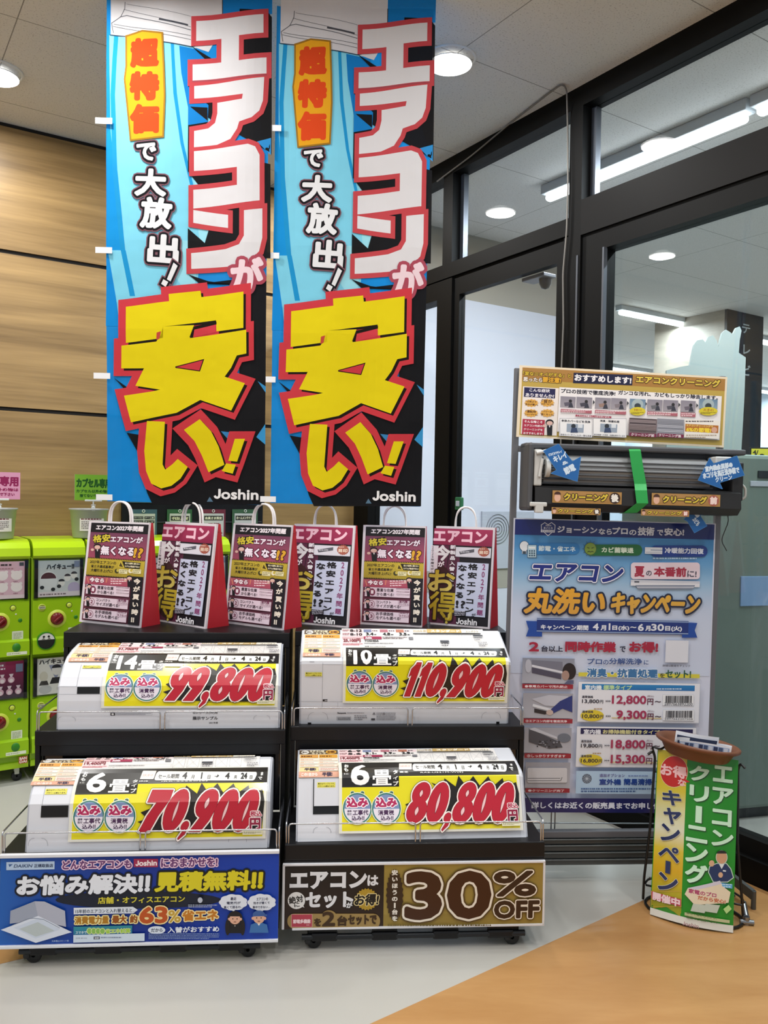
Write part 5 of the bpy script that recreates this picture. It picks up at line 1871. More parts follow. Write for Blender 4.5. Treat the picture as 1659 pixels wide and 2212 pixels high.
def machine(i, label, cards, prices):
    t = thing('capsule_machine', label, 'capsule machine', MM, 'lime capsule machines along the oak wall')
    X0, X1 = 0.0, MWD
    g = MB().rbox(X0, X1, .012, .36, .105, 1.16, .004)
    g.build('cabinet', m_lime, t)
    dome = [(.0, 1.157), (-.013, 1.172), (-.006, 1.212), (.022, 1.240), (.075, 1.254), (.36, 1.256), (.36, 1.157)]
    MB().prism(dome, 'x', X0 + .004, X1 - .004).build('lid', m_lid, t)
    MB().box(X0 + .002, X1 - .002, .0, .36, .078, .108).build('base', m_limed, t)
    for x in (.05, X1 - .05):
        for y in (.05, .31):
            c = MB().rbox(x - .012, x + .012, y - .012, y + .012, .035, .08, .003).build('caster', m_wheel, t)
            MB().lathe([(.005, -.011), (.024, -.011), (.026, -.007), (.026, .007), (.024, .011), (.005, .011)], (x, y, .026), 16, axis='y').build('wheel', m_rubber, c)
    for tier in (1, 0):
        dz = 0 if tier else -.512
        z = lambda v: v + dz
        # clear capsule window with its paper card
        card_print(cards[tier], tier).build('display_card', M_PAPER, t)
        MB().box(X0 + .012, X0 + .03, -.003, .012, z(.95), z(1.15)).box(X1 - .028, X1 - .012, -.003, .012, z(.95), z(1.15)).build('window_edge', m_slot, t)
        pr = [(.012, .945), (-.012, .950), (-.024, .985), (-.024, 1.11), (-.012, 1.150), (.012, 1.155)]
        MB().prism([(a, z(b_)) for a, b_ in pr], 'x', X0 + .008, X1 - .008).build('clear_window', m_clear, t)
        # front panel with its lip
        pr = [(.012, .655), (-.022, .662), (-.018, .735), (-.002, .745), (-.002, .938), (.012, .940)]
        MB().prism([(a, z(b_)) for a, b_ in pr], 'x', X0 + .004, X1 - .004).build('front_panel', m_lime, t)
        P = Print(Surf(MM, off=.0026), .0001)
        P.conv = lambda x, y: (x, y + dz)
        # dial
        u, v = mloc(Lf3, 850, 388)
        MB().lathe([(.0, -.004), (.0455, -.004), (.0475, -.0015), (.0475, .0)], (u, 0, z(v)), 32, axis='y').build('dial_ring', m_limep, t)
        dl = MB().lathe([(.0, -.022), (.024, -.022), (.031, -.016), (.0335, -.004)], (u, 0, z(v)), 28, axis='y').build('dial', m_dial, t)
        q = MB()
        q.rbox(-.026, .026, -.031, -.014, -.0065, .0065, .005)
        o = q.build('dial_grip', m_dial, dl)
        o.matrix_local = Matrix.Translation((u, 0, z(v))) @ Matrix.Rotation(math.radians(-40), 4, 'Y')
        # price disc, coin slot, lamp, return button
        u, v = mloc(Lf3, 625, 225)
        MB().lathe([(.0, -.006), (.018, -.006), (.0195, -.002)], (u, 0, z(v)), 24, axis='y').build('price_disc', m_limep, t)
        P2 = Print(Surf(MM, off=.0064), .0001); P2.conv = lambda x, y: (x, y + dz)
        P2.ell(u, v, .017, .017, '#8f9a3a'); P2.rect(u - .016, v - .006, u + .016, v + .007, '#d3d6b4')
        P2.text('¥' + prices[tier], u - .014, v + .005, u + .014, v - .004, '#3a3e20', .04)
        P2.build('price_label', M_BOARD, t)
        u, v = mloc(Lf3, 1030, 185)
        MB().lathe([(.0, -.006), (.0125, -.006), (.015, -.002), (.015, .0)], (u, 0, z(v)), 24, axis='y').build('coin_slot', m_seam, t)
        MB().lathe([(.0, -.0075), (.012, -.007), (.0125, -.005)], (u, 0, z(v)), 20, axis='y').box(u - .0012, u + .0012, -.009, -.006, z(v) - .008, z(v) + .008).build('coin_plate', m_limep, t)
        u, v = mloc(Lf3, 1130, 362)
        MB().lathe([(.0, -.005), (.006, -.006), (.0098, -.004), (.010, .0)], (u, 0, z(v)), 20, axis='y').build('return_button', m_dkgreen, t)
        u, v = mloc(Lf3, 1072, 275)
        MB().lathe([(.0, -.004), (.004, -.003), (.0046, .0)], (u, 0, z(v)), 16, axis='y').build('indicator_lamp', m_clip, t)
        # chute
        u, v = mloc(Lf3, 678, 712)
        MB().lathe([(.0455, -.0255), (.0455, .004)], (u, 0, z(v)), 32, axis='y').lathe([(.0415, -.0255), (.0455, -.0255)], (u, 0, z(v)), 32, axis='y').build('chute_rim', m_dkgreen, t)
        MB().lathe([(.0, -.0225), (.0418, -.0225)], (u, 0, z(v)), 32, axis='y').build('chute_hole', m_seam, t)
        P3 = Print(Surf(MM, off=.0232), .0001); P3.conv = lambda x, y: (x, y + dz)
        P3.ell(u, v + .001, .041, .041, '#dfe0da', a0=8, a1=172)
        for sx in (-1, 1):
            P3.ell(u + sx * .012, v + .022, .006, .006, '#2a2c26'); P3.poly([(u + sx * .014 - .01, v + .008), (u + sx * .014 + .01, v + .008), (u + sx * .014, v + .016)], '#6a6e60')
        P3.build('chute_sticker', M_BOARD, t)
        # notice sticker, return cup and label strip on the right
        u, v = mloc(Lf3, 262, 642)
        u += PITCH
        P.rrect(u - .0265, v - .0235, u + .0265, v + .0235, .003, '#d8e0c6')
        P.fine(u - .02, v + .017, u + .02, v - .017, 5, '#8b9a72', 3)
        P.build('front_labels', M_BOARD, t)
        u, v = mloc(Lf3, 236, 825)
        u += PITCH
        q = MB().lathe([(.0, -.0215), (.019, -.0215), (.0205, -.019)], (0, 0, 0), 24, axis='y')
        o = q.build('return_cup', m_dkgreen, t)
        o.matrix_local = Matrix.Translation((u, .0, z(v) + .004)) @ Matrix.Diagonal((1, 1, 1.12, 1))
        P4 = Print(Surf(MM, off=.0228), .0001); P4.conv = lambda x, y: (x, y + dz)
        P4.rect(u - .046, .684, u + .050, .668, '#e3ead0'); P4.fine(u - .042, .680, u + .046, .672, 1, '#94a276', 4)
        if not tier:
            P4.conv = lambda x, y: (x, y)
            P4.rect(.216, .142, .258, .106, '#a4472c')
            P4.text('BAN', .220, .139, .254, .1255, '#f0e4da', .05); P4.text('DAI', .220, .1225, .254, .109, '#f0e4da', .05)
        P4.build('label_strip', M_BOARD, t)
    return t
mp = machine(1, 'lime capsule machine, second column from the left edge, nearest the left rack', {1: 'ball', 0: 'team'}, {1: '400', 0: '300'})
m0 = machine(1, 'lime capsule machine at the left edge with pink and plum display cards', {1: 'pink', 0: 'plum'}, {1: '300', 0: '300'})
m0.matrix_world = mach_frame(0)
for i, lb in ((2, 'lime capsule machine mostly hidden behind the first paper bag'), (3, 'lime capsule machine mostly hidden behind the first two paper bags'), (4, 'lime capsule machine at the far end of the row, behind the second and third bags')):
    dup(mp, mach_frame(i), lb)

# ---- bins on the machine tops with clip signs
m_bin = mat('grey plastic bin', '#a9aaa8', 0.45)
def capsule_bin(px, label, slabel, col, ink, texts):
    c = R3(0, 0, 0)
    p = onpl(px, 1100, R3(0, MF + .13, 0), NA)
    c = Vector((p.x, p.y, 1.256))
    M = Matrix.Translation(c) @ Matrix.Rotation(YAW, 4, 'Z')
    t = thing('capsule_bin', label, 'bin', M, 'grey bins on the capsule machines')
    MB().lathe([(.0, .0), (.080, .0), (.083, .004), (.098, .150), (.104, .152), (.104, .160), (.096, .160), (.080, .006), (.0, .006)], (0, 0, 0), 36).build('bin_body', m_bin, t)
    a = [math.radians(v) for v in range(-140, -39, 10)]
    prof = [(.0935 * math.cos(v), .0935 * math.sin(v)) for v in a]
    S = Surf(M, prof, 'u')
    P = Print(S, .0001).local()
    m_ = S.acc[-1] / 2
    P.rect(m_ - .07, .138, m_ + .07, .040, '#e2ddd8')
    P.rect(m_ - .064, .134, m_ + .064, .126, '#7a3a40'); P.text('お客様へ', m_ - .02, .133, m_ + .02, .127, '#efe2de', .02)
    P.fine(m_ - .062, .122, m_ + .062, .098, 2, '#7a4a4c', 3, .6); P.fine(m_ - .06, .094, m_ + .05, .05, 5, '#77706c', 5)
    P.build('notice', M_PAPER, t)
    s = thing('clip_sign', slabel, 'sign', Matrix.Translation(c + Vector((0, 0, .160)) + NA * -.098 + DA * .0) @ Matrix.Rotation(YAW, 4, 'Z'), 'clip signs over the bins')
    g = MB()
    g.rbox(-.010, .010, -.004, .010, -.012, .014, .003); g.cyl((0, .003, .010), (0, .003, .045), .004); g.cyl((-.012, .003, .020), (.012, .003, .020), .003)
    g.rbox(-.045, .045, -.003, .006, .040, .050, .002)
    g.build('clip', m_clip, s)
    MB().box(-.098, .098, .001, .003, .046, .184).build('card', m_acg, s)
    P = Print(Surf(s.matrix_world), .0001).local()
    P.rect(-.098, .184, .098, .046, col)
    P.text(texts[0], -.090, .164, .090, .112, ink, .05)
    P.text(texts[1], -.090, .104, .090, .086, ink, .05)
    P.text(texts[2], -.072, .080, .072, .062, ink, .05)
    P.build('printed_face', M_BOARD, s)
capsule_bin(192, 'grey bin on the capsule machines below the green clip sign', 'green clip sign for capsules over the bin by the left banner', '#77ad2c', '#1e5414', ['カプセル専用', 'カプセル以外の物は', '捨てないで下さい'])
capsule_bin(-8, 'grey bin on the capsule machines at the left edge', 'pink clip sign over the bin, cut off by the left edge', '#d898b4', '#8c1a50', ['台紙専用', '台紙以外の物は', '捨てないで下さい'])

# ---- black wall board with hanging leaflet pouches
WS = Surf(Matrix.Translation(R3(0, WA - .016, 0)) @ Matrix.Rotation(YAW, 4, 'Z'))
BM = WS.M
u0 = WS.uv(262, 1130)[0]; u1 = WS.uv(566, 1130)[0]
zt, zb = 1.95, 1.262
t = thing('leaflet_board', 'black leaflet board on the oak wall behind the paper bags', 'board', BM)
MB().rbox(u0, u1, -.012, .014, zb, zt, .003).build('panel', m_rack, t)
for z in (1.63, 1.33):
    MB().rbox(u0 + .01, u1 - .01, -.020, -.010, z - .004, z + .004, .002).build('hook_rail', m_steel, t)
kinds = [('#3c5a66', 'スマートフォン ゲーム機', 'teal'), ('#2f5a38', '他店', 'green'), ('#6a2a38', '会員さま限定', 'maroon'), ('#3a5a40', 'ホームメンテナンス', 'dark green')]
cols = [(405, 610), (685, 870), (935, 1120), (1170, 1360)]
for r_, zc in ((0, 1.475), (1, 1.785)):
    for (ca, cb), (col, tx, nm_) in zip(cols, kinds):
        ua, ub = WS.uv(160 + ca / 3.456, 1130)[0], WS.uv(160 + cb / 3.456, 1130)[0]
        zt_ = WS.uv(160 + ca / 3.456, 1100)[1] if r_ == 0 else WS.uv(160 + ca / 3.456, 1100)[1] + .33
        M = BM @ Matrix.Translation(((ua + ub) / 2, -.022, zt_))
        s = thing('leaflet_pouch', '%s leaflet pouch in the %s row of the black wall board' % (nm_, 'lower' if r_ == 0 else 'upper'), 'leaflet pouch', M, 'leaflet pouches on the black board')
        w_ = (ub - ua) / 2
        MB().box(-w_, w_, .0, .004, -.29, 0).build('pouch', mat('pouch ' + nm_, col, 0.35), s)
        q = [(.008 * math.cos(a * PI / 8), -.004, .002 + .008 * math.sin(a * PI / 8) - .012) for a in range(16)]
        MB().tube(q, .002, 6, closed=True).build('ring', m_clip, s)
        P = Print(Surf(M, off=.001), .0001).local()
        P.rect(-w_ + .016, -.026, w_ - .012, -.28, '#b9bab6')
        if nm_ == 'teal':
            for k, tt in enumerate(('スマートフォン', 'ゲーム機', 'パソコン', 'テレビ')):
                x = -w_ + .022 + (k % 2) * (w_ - .016); y = -.042 - (k // 2) * .024
                P.rect(x, y, x + w_ - .022, y - .017, '#23252a'); P.text(tt, x + .004, y - .004, x + w_ - .026, y - .013, '#d9dad6', .02)
        else:
            P.rect(-w_ + .022, -.040, w_ - .018, -.070, '#2a2c24'); P.text(tx, -w_ + .028, -.046, w_ - .024, -.064, '#d6d2b4', .04)
            if nm_ == 'maroon': P.text('長期', -w_ * .5, -.085, w_ * .5, -.130, '#7a3038', .05)
        P.fine(-w_ + .024, -.14, w_ - .02, -.26, 6, '#8a5a5a', r_ * 7 + ca)
        P.build('leaflet', M_PAPER, s)
# ------------------------------------------------------------------ cleaning campaign stand on the right
m_stand = mat('grey steel upright', '#6e7076', 0.45, metal=0.3)
m_base = mat('dark grey rail', '#565857', 0.42, metal=0.4)
m_wire = mat('bright wire', '#8f9296', 0.3, metal=0.9)
SYAW, SROLL = math.radians(3.5), 0.012
so = onz(1330, 1905, 0)
SB = frame(Vector((so.x, so.y, 0)), SYAW)
ST = frame(Vector((so.x, so.y, 0)), SYAW, 0, SROLL) @ Matrix.Translation((0, .055, 0))
SS_ = Surf(ST)
C6, C7, C8 = (1080, 780, 2.8653), (1080, 1110, 3.4563), (1080, 1450, 3.4563)
lu = SS_.uv(1107, 1300)[0]; ru = SS_.uv(1543, 1300)[0]
t = thing('poster_stand', 'grey steel poster stand with low stacked rails between right rack and glass', 'stand', SB)
dx = .055
g = lambda *a: None
for x in (lu - .006, ru + .006):
    q = MB().rbox(x - .012, x + .012, .004, .024, 0.0, 2.018, .002)
    o = q.build('upright', m_stand, t); o.matrix_local = Matrix.Translation((0, dx, 0)) @ Matrix.Rotation(SROLL, 4, 'Y')
LR_ = Matrix.Translation((0, dx, 0)) @ Matrix.Rotation(SROLL, 4, 'Y')
for z in (.30, 1.28, 1.70, 1.96):
    o = MB().rbox(lu, ru, .006, .020, z - .012, z + .012, .002).build('cross_bar', m_stand, t); o.matrix_local = LR_
for z in (.203, .249):
    o = MB().cyl((lu, .02, z), (ru, .02, z), .0025, seg=8).build('wire', m_wire, t); o.matrix_local = LR_
for x in (lu + .19, lu + .205):
    o = MB().cyl((x, .02, .10), (x, .02, .30), .0025, seg=8).build('wire', m_wire, t); o.matrix_local = LR_
for i, (y, z0, z1, mi) in enumerate(((.0, .068, .088, m_base), (.006, .091, .113, m_base), (.012, .117, .139, m_base), (.018, .143, .161, m_base), (.024, .165, .192, m_stand))):
    q = MB().rbox(lu + .02, ru - .02, y, y + .03, z0, z1, .003)
    if i in (0, 1, 2, 3): q.cyl((lu + .03, y - .002, z1 + .001), (ru - .02, y - .002, z1 + .001), .004, seg=8)
    q.build('base_rail', mi, t)
for x in (lu + .01, ru - .01):
    MB().rbox(x - .02, x + .02, .0, .09, 0, .068, .004).build('foot', m_base, t)

# ---- main poster
S = Surf(ST)
P = Print(S, 0.00010).crop(*C7)
u0 = P.conv(102, 40)[0]; u1 = P.conv(1612, 66)[0]
v1 = P.conv(800, 50)[1]
P.crop(*C8); v0 = P.conv(800, 1046)[1]
P.crop(*C7)
P.rect_uv(u0, v0, u1, v1, '#d6dcf0')
b = .006
n_ = 16
sky = ['#3f86c4', '#4b90cc', '#5a9ad2', '#6aa4d6', '#7fb0da', '#94bcdf', '#a8c6e4', '#b6cae6', '#c2d0ea', '#c8d4ec', '#ccd7ee', '#ced9ef', '#cfd9f0', '#cfd9f0', '#cfd9f0', '#cfd9f0', '#cfd9f0']
va, vb = P.conv(800, 170)[1], P.conv(800, 1200)[1]
for i in range(n_):
    P.rect_uv(u0 + b, vb + (va - vb) * (n_ - i - 1) / n_, u1 - b, vb + (va - vb) * (n_ - i) / n_, sky[i + 1], sky[i])
for x, y, rx, ry in ((330, 560, 170, 60), (700, 480, 150, 50), (1430, 500, 130, 60), (1380, 560, 180, 50), (200, 700, 120, 50)):
    pass
P.rect_uv(u0 + b, P.conv(800, 172)[1], u1 - b, P.conv(800, 58)[1], '#14216e')
hp = [(358, 160), (312, 118), (310, 84), (334, 68), (358, 84), (384, 68), (408, 86), (406, 118)]
P.poly(hp, '#1b2a78', [(5, '#dfe3f2')])
P.rect(304, 118, 408, 140, '#dfe3f2'); P.text('クリーニング', 310, 122, 404, 137, '#1b2a78', .03)
P.text('まごころ', 326, 96, 392, 114, '#dfe3f2', .04); P.text('Joshin', 338, 80, 382, 92, '#dfe3f2', .03)
P.text('ジョーシン', 428, 90, 724, 148, '#e2e6f4', .045)
P.text('なら', 736, 108, 834, 156, '#e2e6f4', .04)
P.text('プロ', 838, 98, 952, 154, '#e2e6f4', .045)
P.text('の', 964, 118, 1016, 160, '#e2e6f4', .04)
P.text('技術', 1028, 96, 1150, 164, '#e2e6f4', .045)
P.text('で', 1172, 118, 1216, 162, '#e2e6f4', .04)
P.text('安心!', 1226, 104, 1372, 166, '#e2e6f4', .045)
P.rrect(200, 218, 594, 304, 40, '#2e7cc0'); P.text('節電・省エネ', 286, 236, 562, 284, '#d3e8f4', .04)
P.ell(180, 240, 33, 36, '#e6ecf4', '#2a4a66', 3); P.rect(164, 270, 196, 298, '#d5dbe4'); P.rect(168, 278, 192, 298, '#3a4a5a')
P.rect(204, 232, 270, 326, '#b9d6e6'); P.frame(204, 232, 270, 326, 3, '#2a4a66'); P.rect(212, 244, 262, 260, '#eaf2f6')
for i in range(3):
    for j in range(3): P.ell(220 + i * 17, 276 + j * 17, 6, 6, '#2a4a66')
P.rrect(640, 228, 1058, 312, 40, '#1f6b34'); P.text('カビ菌撃退', 756, 246, 994, 294, '#e2efdc', .045)
P.ell(672, 260, 42, 44, '#7d9a3a', '#4a5a22', 3)
for a in range(12): P.line([(672 + 50 * math.cos(a * PI / 6), 260 + 52 * math.sin(a * PI / 6)), (672 + 60 * math.cos(a * PI / 6), 260 + 62 * math.sin(a * PI / 6))], 3, '#4a5a22')
P.line([(648, 250), (664, 256)], 4, '#2f3a16'); P.line([(696, 250), (680, 256)], 4, '#2f3a16'); P.line([(650, 284), (660, 278), (672, 284), (684, 278), (694, 284)], 4, '#2f3a16')
P.rrect(1120, 236, 1544, 320, 40, '#1c3a8c'); P.text('冷暖能力回復', 1226, 250, 1514, 300, '#dfe6f6', .04)
P.rect(1078, 248, 1206, 300, '#e6ebf4'); P.rect(1120, 266, 1206, 274, '#7b8aa8'); P.line([(1084, 284), (1200, 284)], 3, '#8b98b4')
P.fine(1136, 322, 1520, 340, 1, '#b9d2ea', 5)
P.text('エアコン', 216, 366, 922, 516, '#1c2a84', .05, outs=[(.085, '#1c2a84'), (.06, '#eef0f8')], shear=.18)
P.rrect(972, 362, 1486, 486, 24, '#ead8e4')
P.rect(972, 490, 1484, 546, '#e4e6ee'); P.rect(972, 490, 1484, 520, '#cfd2de'); P.poly([(1006, 530), (1450, 530), (1436, 560), (1024, 560)], '#8c94a8'); P.line([(1020, 546), (1440, 546)], 5, '#dfe2ea')
P.rect(998, 500, 1034, 512, '#4a4e5c')
P.text('夏', 1000, 388, 1072, 470, '#a82a44', .045); P.text('の', 1086, 422, 1126, 462, '#4a4a5c', .03)
P.text('本番前', 1144, 392, 1384, 470, '#a82a44', .045); P.text('に!', 1392, 422, 1460, 472, '#4a4a5c', .03)
P.text('丸洗い', 176, 548, 796, 754, '#e8a92a', .05, outs=[(.075, '#131a3a')], shear=.16, col2='#d8a040')
P.text('キャンペーン', 816, 584, 1494, 758, '#e6b23c', .055, outs=[(.085, '#131a3a')], shear=.16, col2='#d4a248')
# ribbon
P.poly([(190, 796), (310, 800), (310, 914), (190, 912), (210, 856)], '#1b4aa4'); P.poly([(1466, 812), (1352, 806), (1352, 922), (1466, 922), (1446, 866)], '#1b4aa4')
A, B_ = P.conv(272, 776), P.conv(1398, 900)
P.rect_uv(A[0], B_[1], B_[0], A[1], '#16307c', '#16307c')
P.rect_uv(A[0], A[1] - .006, B_[0], A[1] - .002, '#8fa6cc'); P.rect_uv(A[0], B_[1] + .002, B_[0], B_[1] + .006, '#8fa6cc')
P.text('キャンペーン期間', 300, 822, 654, 868, '#e6eaf6', .04)
for tx, x0, x1, y0, y1 in (('4', 688, 730, 814, 866), ('月', 746, 786, 828, 868), ('1', 806, 817, 814, 866), ('日(水)', 832, 958, 828, 872), ('6', 1024, 1066, 818, 872),
                           ('月', 1078, 1116, 832, 872), ('30', 1122, 1216, 818, 872), ('日(火)', 1226, 1350, 832, 878)):
    P.text(tx, x0, y0, x1, y1, '#e6eaf6', .05)
P.text('~', 966, 838, 1010, 850, '#e6eaf6', .1)
red = '#a82040'
P.text('2', 212, 952, 286, 1024, red, .06); P.text('台以上', 304, 980, 464, 1028, '#2a2c44', .04)
P.text('同時作業', 482, 946, 858, 1032, red, .055); P.text('で', 888, 984, 930, 1030, '#2a2c44', .04); P.text('お得!', 958, 948, 1172, 1034, red, .055)
P.frame(1228, 938, 1396, 1108, 2, '#a9aebc'); P.rect(1230, 940, 1394, 1106, '#e2e5f0')
P.text('詳細は動画をチェック', 1206, 1120, 1410, 1140, '#5a5e70', .02)
P.text('プロ', 646, 1074, 754, 1120, '#33508c', .03); P.text('の', 764, 1086, 802, 1122, '#33508c', .02); P.text('分解洗浄', 808, 1072, 1052, 1122, '#33508c', .03); P.text('に', 1066, 1088, 1100, 1122, '#33508c', .02)
P.rect(580, 1178, 1480, 1222, '#d8cf4a')
P.text('消臭・抗菌処理', 642, 1146, 1168, 1222, '#3c74a8', .045, outs=[(.06, '#e6ecf4')])
P.text('を', 1184, 1184, 1222, 1220, '#4a4a2a', .03); P.text('セット!', 1228, 1160, 1416, 1224, '#2a5a4a', .04)
P.crop(*C8)
# photographs down the left
def shot(y0, y1, c1, c2):
    a, b_ = P.conv(170 + (y0 < 0) * -8 + y0 * .02, y0), P.conv(524, y1)
    return a
rows = [(-268, 88, 127, '①専用カバーで汚れ防止', 162, 538), (156, 346, 383, '②エアコン内部を徹底洗浄', 168, 534), (412, 604, 642, '③しっかりすすぎます', 178, 522), (670, 864, 898, '④クリーニング完了', 186, 512)]
for k, (ya, yb, yc_, tx, xa, xb) in enumerate(rows):
    ya = -42 if k == 0 else ya
    if k == 0: P.crop(*C7); P.rect(164, 1070, 544, 1264, '#8e93a4', '#b4b6c2'); P.crop(*C8)
    else: P.rect(xa, ya, xb, yb, '#a3a3ae', '#b9bac4')
    P.rect(xa, yb, xb, yc_, '#9c2438')
    P.text(tx, xa + 18, yb + 8, xb - 40, yc_ - 6, '#f0dfe4', .03)
P.crop(*C7)
P.poly([(232, 1086), (460, 1100), (460, 1180), (232, 1120)], '#77798a'); P.poly([(232, 1120), (460, 1170), (460, 1186), (232, 1138)], '#d9dbe6')
P.poly([(232, 1140), (450, 1190), (450, 1230), (232, 1182)], '#4c4a5e'); P.ell(206, 1130, 24, 50, '#b9bbc8')
P.ell(510, 1170, 50, 62, '#221d22'); P.ell(482, 1200, 28, 36, '#a88a80'); P.poly([(470, 1264), (500, 1236), (542, 1236), (542, 1264)], '#5a5f80')
P.crop(*C8)
P.poly([(230, 200), (360, 170), (500, 180), (520, 260), (330, 250)], '#c3c4d0'); P.poly([(240, 236), (400, 280), (390, 298), (236, 256)], '#e4e6ee')
P.poly([(250, 270), (360, 296), (330, 316), (250, 300)], '#26262e'); P.poly([(370, 280), (440, 216), (532, 174), (532, 300), (460, 272), (392, 306)], '#26387c')
P.ell(364, 300, 26, 20, '#c9b4ac')
P.poly([(210, 420), (440, 520), (460, 560), (360, 570), (210, 520)], '#4a4d58'); P.poly([(250, 412), (430, 486), (440, 506), (210, 424)], '#c9cad4'); P.ell(470, 490, 50, 34, '#6f7684')
for i in range(24): P.ell(330 + random.uniform(-60, 110), 530 + random.uniform(-24, 30), random.uniform(4, 10), random.uniform(4, 9), random.choice(['#2c2e36', '#8d909c', '#3a3d46']))
P.rrect(196, 710, 492, 820, 12, '#d9d8de'); P.line([(200, 788), (440, 788)], 4, '#4a4a52'); P.line([(200, 806), (440, 806)], 4, '#4a4a52'); P.line([(444, 806), (454, 780)], 4, '#4a4a52')
# price panels
def panel(y0, y1, xa, xb): P.rect(xa - 3, y0 - 3, xb + 3, y1 + 5, '#b9bfcc'); P.rect(xa, y0, xb, y1, '#e9ebf4')
panel(72, 376, 578, 1468); panel(404, 708, 566, 1440)
P.rect(602, 86, 1438, 140, '#2a86c4', '#1f6fb4', True); P.text('室内機', 624, 94, 748, 132, '#e8f2f8', .04); P.text('標準タイプ', 760, 94, 972, 134, '#bfe0a8', .04); P.fine(1156, 116, 1424, 132, 1, '#d0e2f0', 4)
P.rect(592, 414, 1424, 468, '#161c54'); P.text('室内機', 614, 422, 742, 462, '#e8ecf8', .04); P.text('お掃除機能付きタイプ', 756, 424, 1178, 462, '#d8d49a', .04); P.fine(1180, 446, 1240, 458, 1, '#c8cad8', 5)
for k, (y, old, new, yel, xo) in enumerate(((172, '13,800', '12,800', 0, 0), (282, '10,800', '9,300', 1, 0), (500, '19,800', '18,800', 0, -10), (610, '16,800', '15,300', 1, -12))):
    if yel:
        P.ell(676 + xo, y + 38, 86, 42, '#dfc93a')
        P.rect(820 + xo, y + 50, 1190 + xo, y + 64, '#dcc9a0')
        P.fine(690 + xo, y - 18, 782 + xo, y - 4, 1, '#b08a5a', k)
    P.text('通常価格', 602 + xo, y, 684 + xo, y + 20, '#3a3c4c', .03)
    P.text(old, 602 + xo, y + 28, 728 + xo, y + 62, '#26283a', .03); P.text('円', 734 + xo, y + 34, 758 + xo, y + 60, '#26283a', .02)
    for j in range(3): P.poly([(778 + xo + j * 13, y + 34), (788 + xo + j * 13, y + 42), (778 + xo + j * 13, y + 50)], '#3a3c4c')
    P.text(new, (824 if len(new) == 6 else 856) + xo, y - 2, 1078 + xo, y + 74, '#a83a5c', .04)
    P.text('円', 1086 + xo, y + 22, 1130 + xo, y + 70, '#6a3a4c', .03); P.text('~', 1142 + xo, y + 40, 1186 + xo, y + 52, '#4a3a44', .08); P.text('(税込)', 1084 + xo, y - 2, 1134 + xo, y + 14, '#8a6a78', .01)
    if k < 2:
        P.rect(1200, y - 6, 1430, y + 76, '#f0f1f5'); P.frame(1200, y - 6, 1430, y + 76, 1.5, '#c2c6d0')
        rn = random.Random(k)
        x = 1222
        V, T = [], []
        while x < 1416:
            w_ = rn.choice([2, 3, 5, 7])
            a, b_ = P.conv(x, y + 2), P.conv(min(x + w_, 1418), y + 54)
            i = len(V); V += [(a[0], a[1]), (b_[0], a[1]), (b_[0], b_[1]), (a[0], b_[1])]; T += [(i, i + 1, i + 2), (i, i + 2, i + 3)]
            x += w_ + rn.choice([3, 4, 6])
        P.raw(V, T, C('#3a3c44'))
        P.text(('2897663892200', '2897663207509')[k], 1212, y + 56, 1420, y + 70, '#5a5c66', .01)
P.rect(556, 728, 1430, 902, '#b4d2ee')
P.ell(634, 786, 36, 36, '#5a6a80'); P.ell(634, 786, 10, 10, '#b9c6d6')
for a in range(12): P.line([(634 + 12 * math.cos(a * PI / 6), 786 + 12 * math.sin(a * PI / 6)), (634 + 33 * math.cos(a * PI / 6 + .3), 786 + 33 * math.sin(a * PI / 6 + .3))], 2, '#c9d6e4')
P.text('追加オプション', 728, 748, 914, 774, '#6a5f9c', .02); P.fine(940, 756, 1110, 772, 1, '#7a8fc0', 5)
P.text('室外機', 726, 786, 886, 832, '#1e4494', .045); P.text('簡易清掃', 906, 784, 1114, 834, '#1e4494', .045); P.text('+', 1142, 794, 1166, 818, '#33508c', .04)
P.fine(590, 850, 1240, 888, 2, '#4a6a9c', 7)
P.rect_uv(u0 + b, P.conv(690, 1036)[1], u1 - b, P.conv(690, 930)[1], '#141d5e')
P.text('詳しくはお近くの販売員までお申し付け下さい', 222, 956, 1400, 1012, '#dfe4f4', .04)
for yy in (-105,):
    pass
o = P.build('campaign_poster', M_CARD, M=ST)
tag(o, 'tall blue and white cleaning campaign poster with prices on the grey stand', 'poster')

# ---- header sheet
HS = ST @ Matrix.Translation((0, -.006, 0))
S0 = Surf(HS)
cc = S0.uv(1112, 950)
HT = HS @ Matrix.Translation((cc[0], 0, cc[1])) @ Matrix.Rotation(.018, 4, 'Y')
S = Surf(HT)
P = Print(S, .0001).crop(*C6)
u0, v0 = P.conv(92, 488); u1, v1 = P.conv(1405, 84); v1 = P.conv(760, 62)[1]; v0 = P.conv(760, 503)[1]; u0 = P.conv(110, 260)[0]; u1 = P.conv(1397, 300)[0]
P.rect_uv(u0, v0, u1, v1, '#ecdcc0')
P.rect_uv(u0 + .012, v0 + .008, u1 - .008, v1 - .008, '#bfa34c')
P.rect_uv(u0 + .012, P.conv(760, 150)[1], u1 - .008, v1 - .008, '#a87a38', '#ad7f3e')
P.text('「変なニオイがする」と', 142, 62, 440, 104, '#d8b832', .04, outs=[(.1, '#3a2408')])
P.text('思ったら', 144, 98, 262, 132, '#f0e4d8', .04, outs=[(.08, '#3a2408')]); P.text('要注意!', 264, 96, 378, 138, '#e0a82a', .05, outs=[(.08, '#3a2408')])
P.poly([(456, 72), (822, 86), (818, 150), (452, 136)], '#1a1a3c')
P.text('おすすめします!', 462, 80, 812, 142, '#f2eef0', .05)
P.text('エアコンクリーニング', 842, 88, 1362, 164, '#e0c44a', .05, outs=[(.08, '#4a2c0a')])
P.rect(142, 156, 350, 462, '#efe6e0')
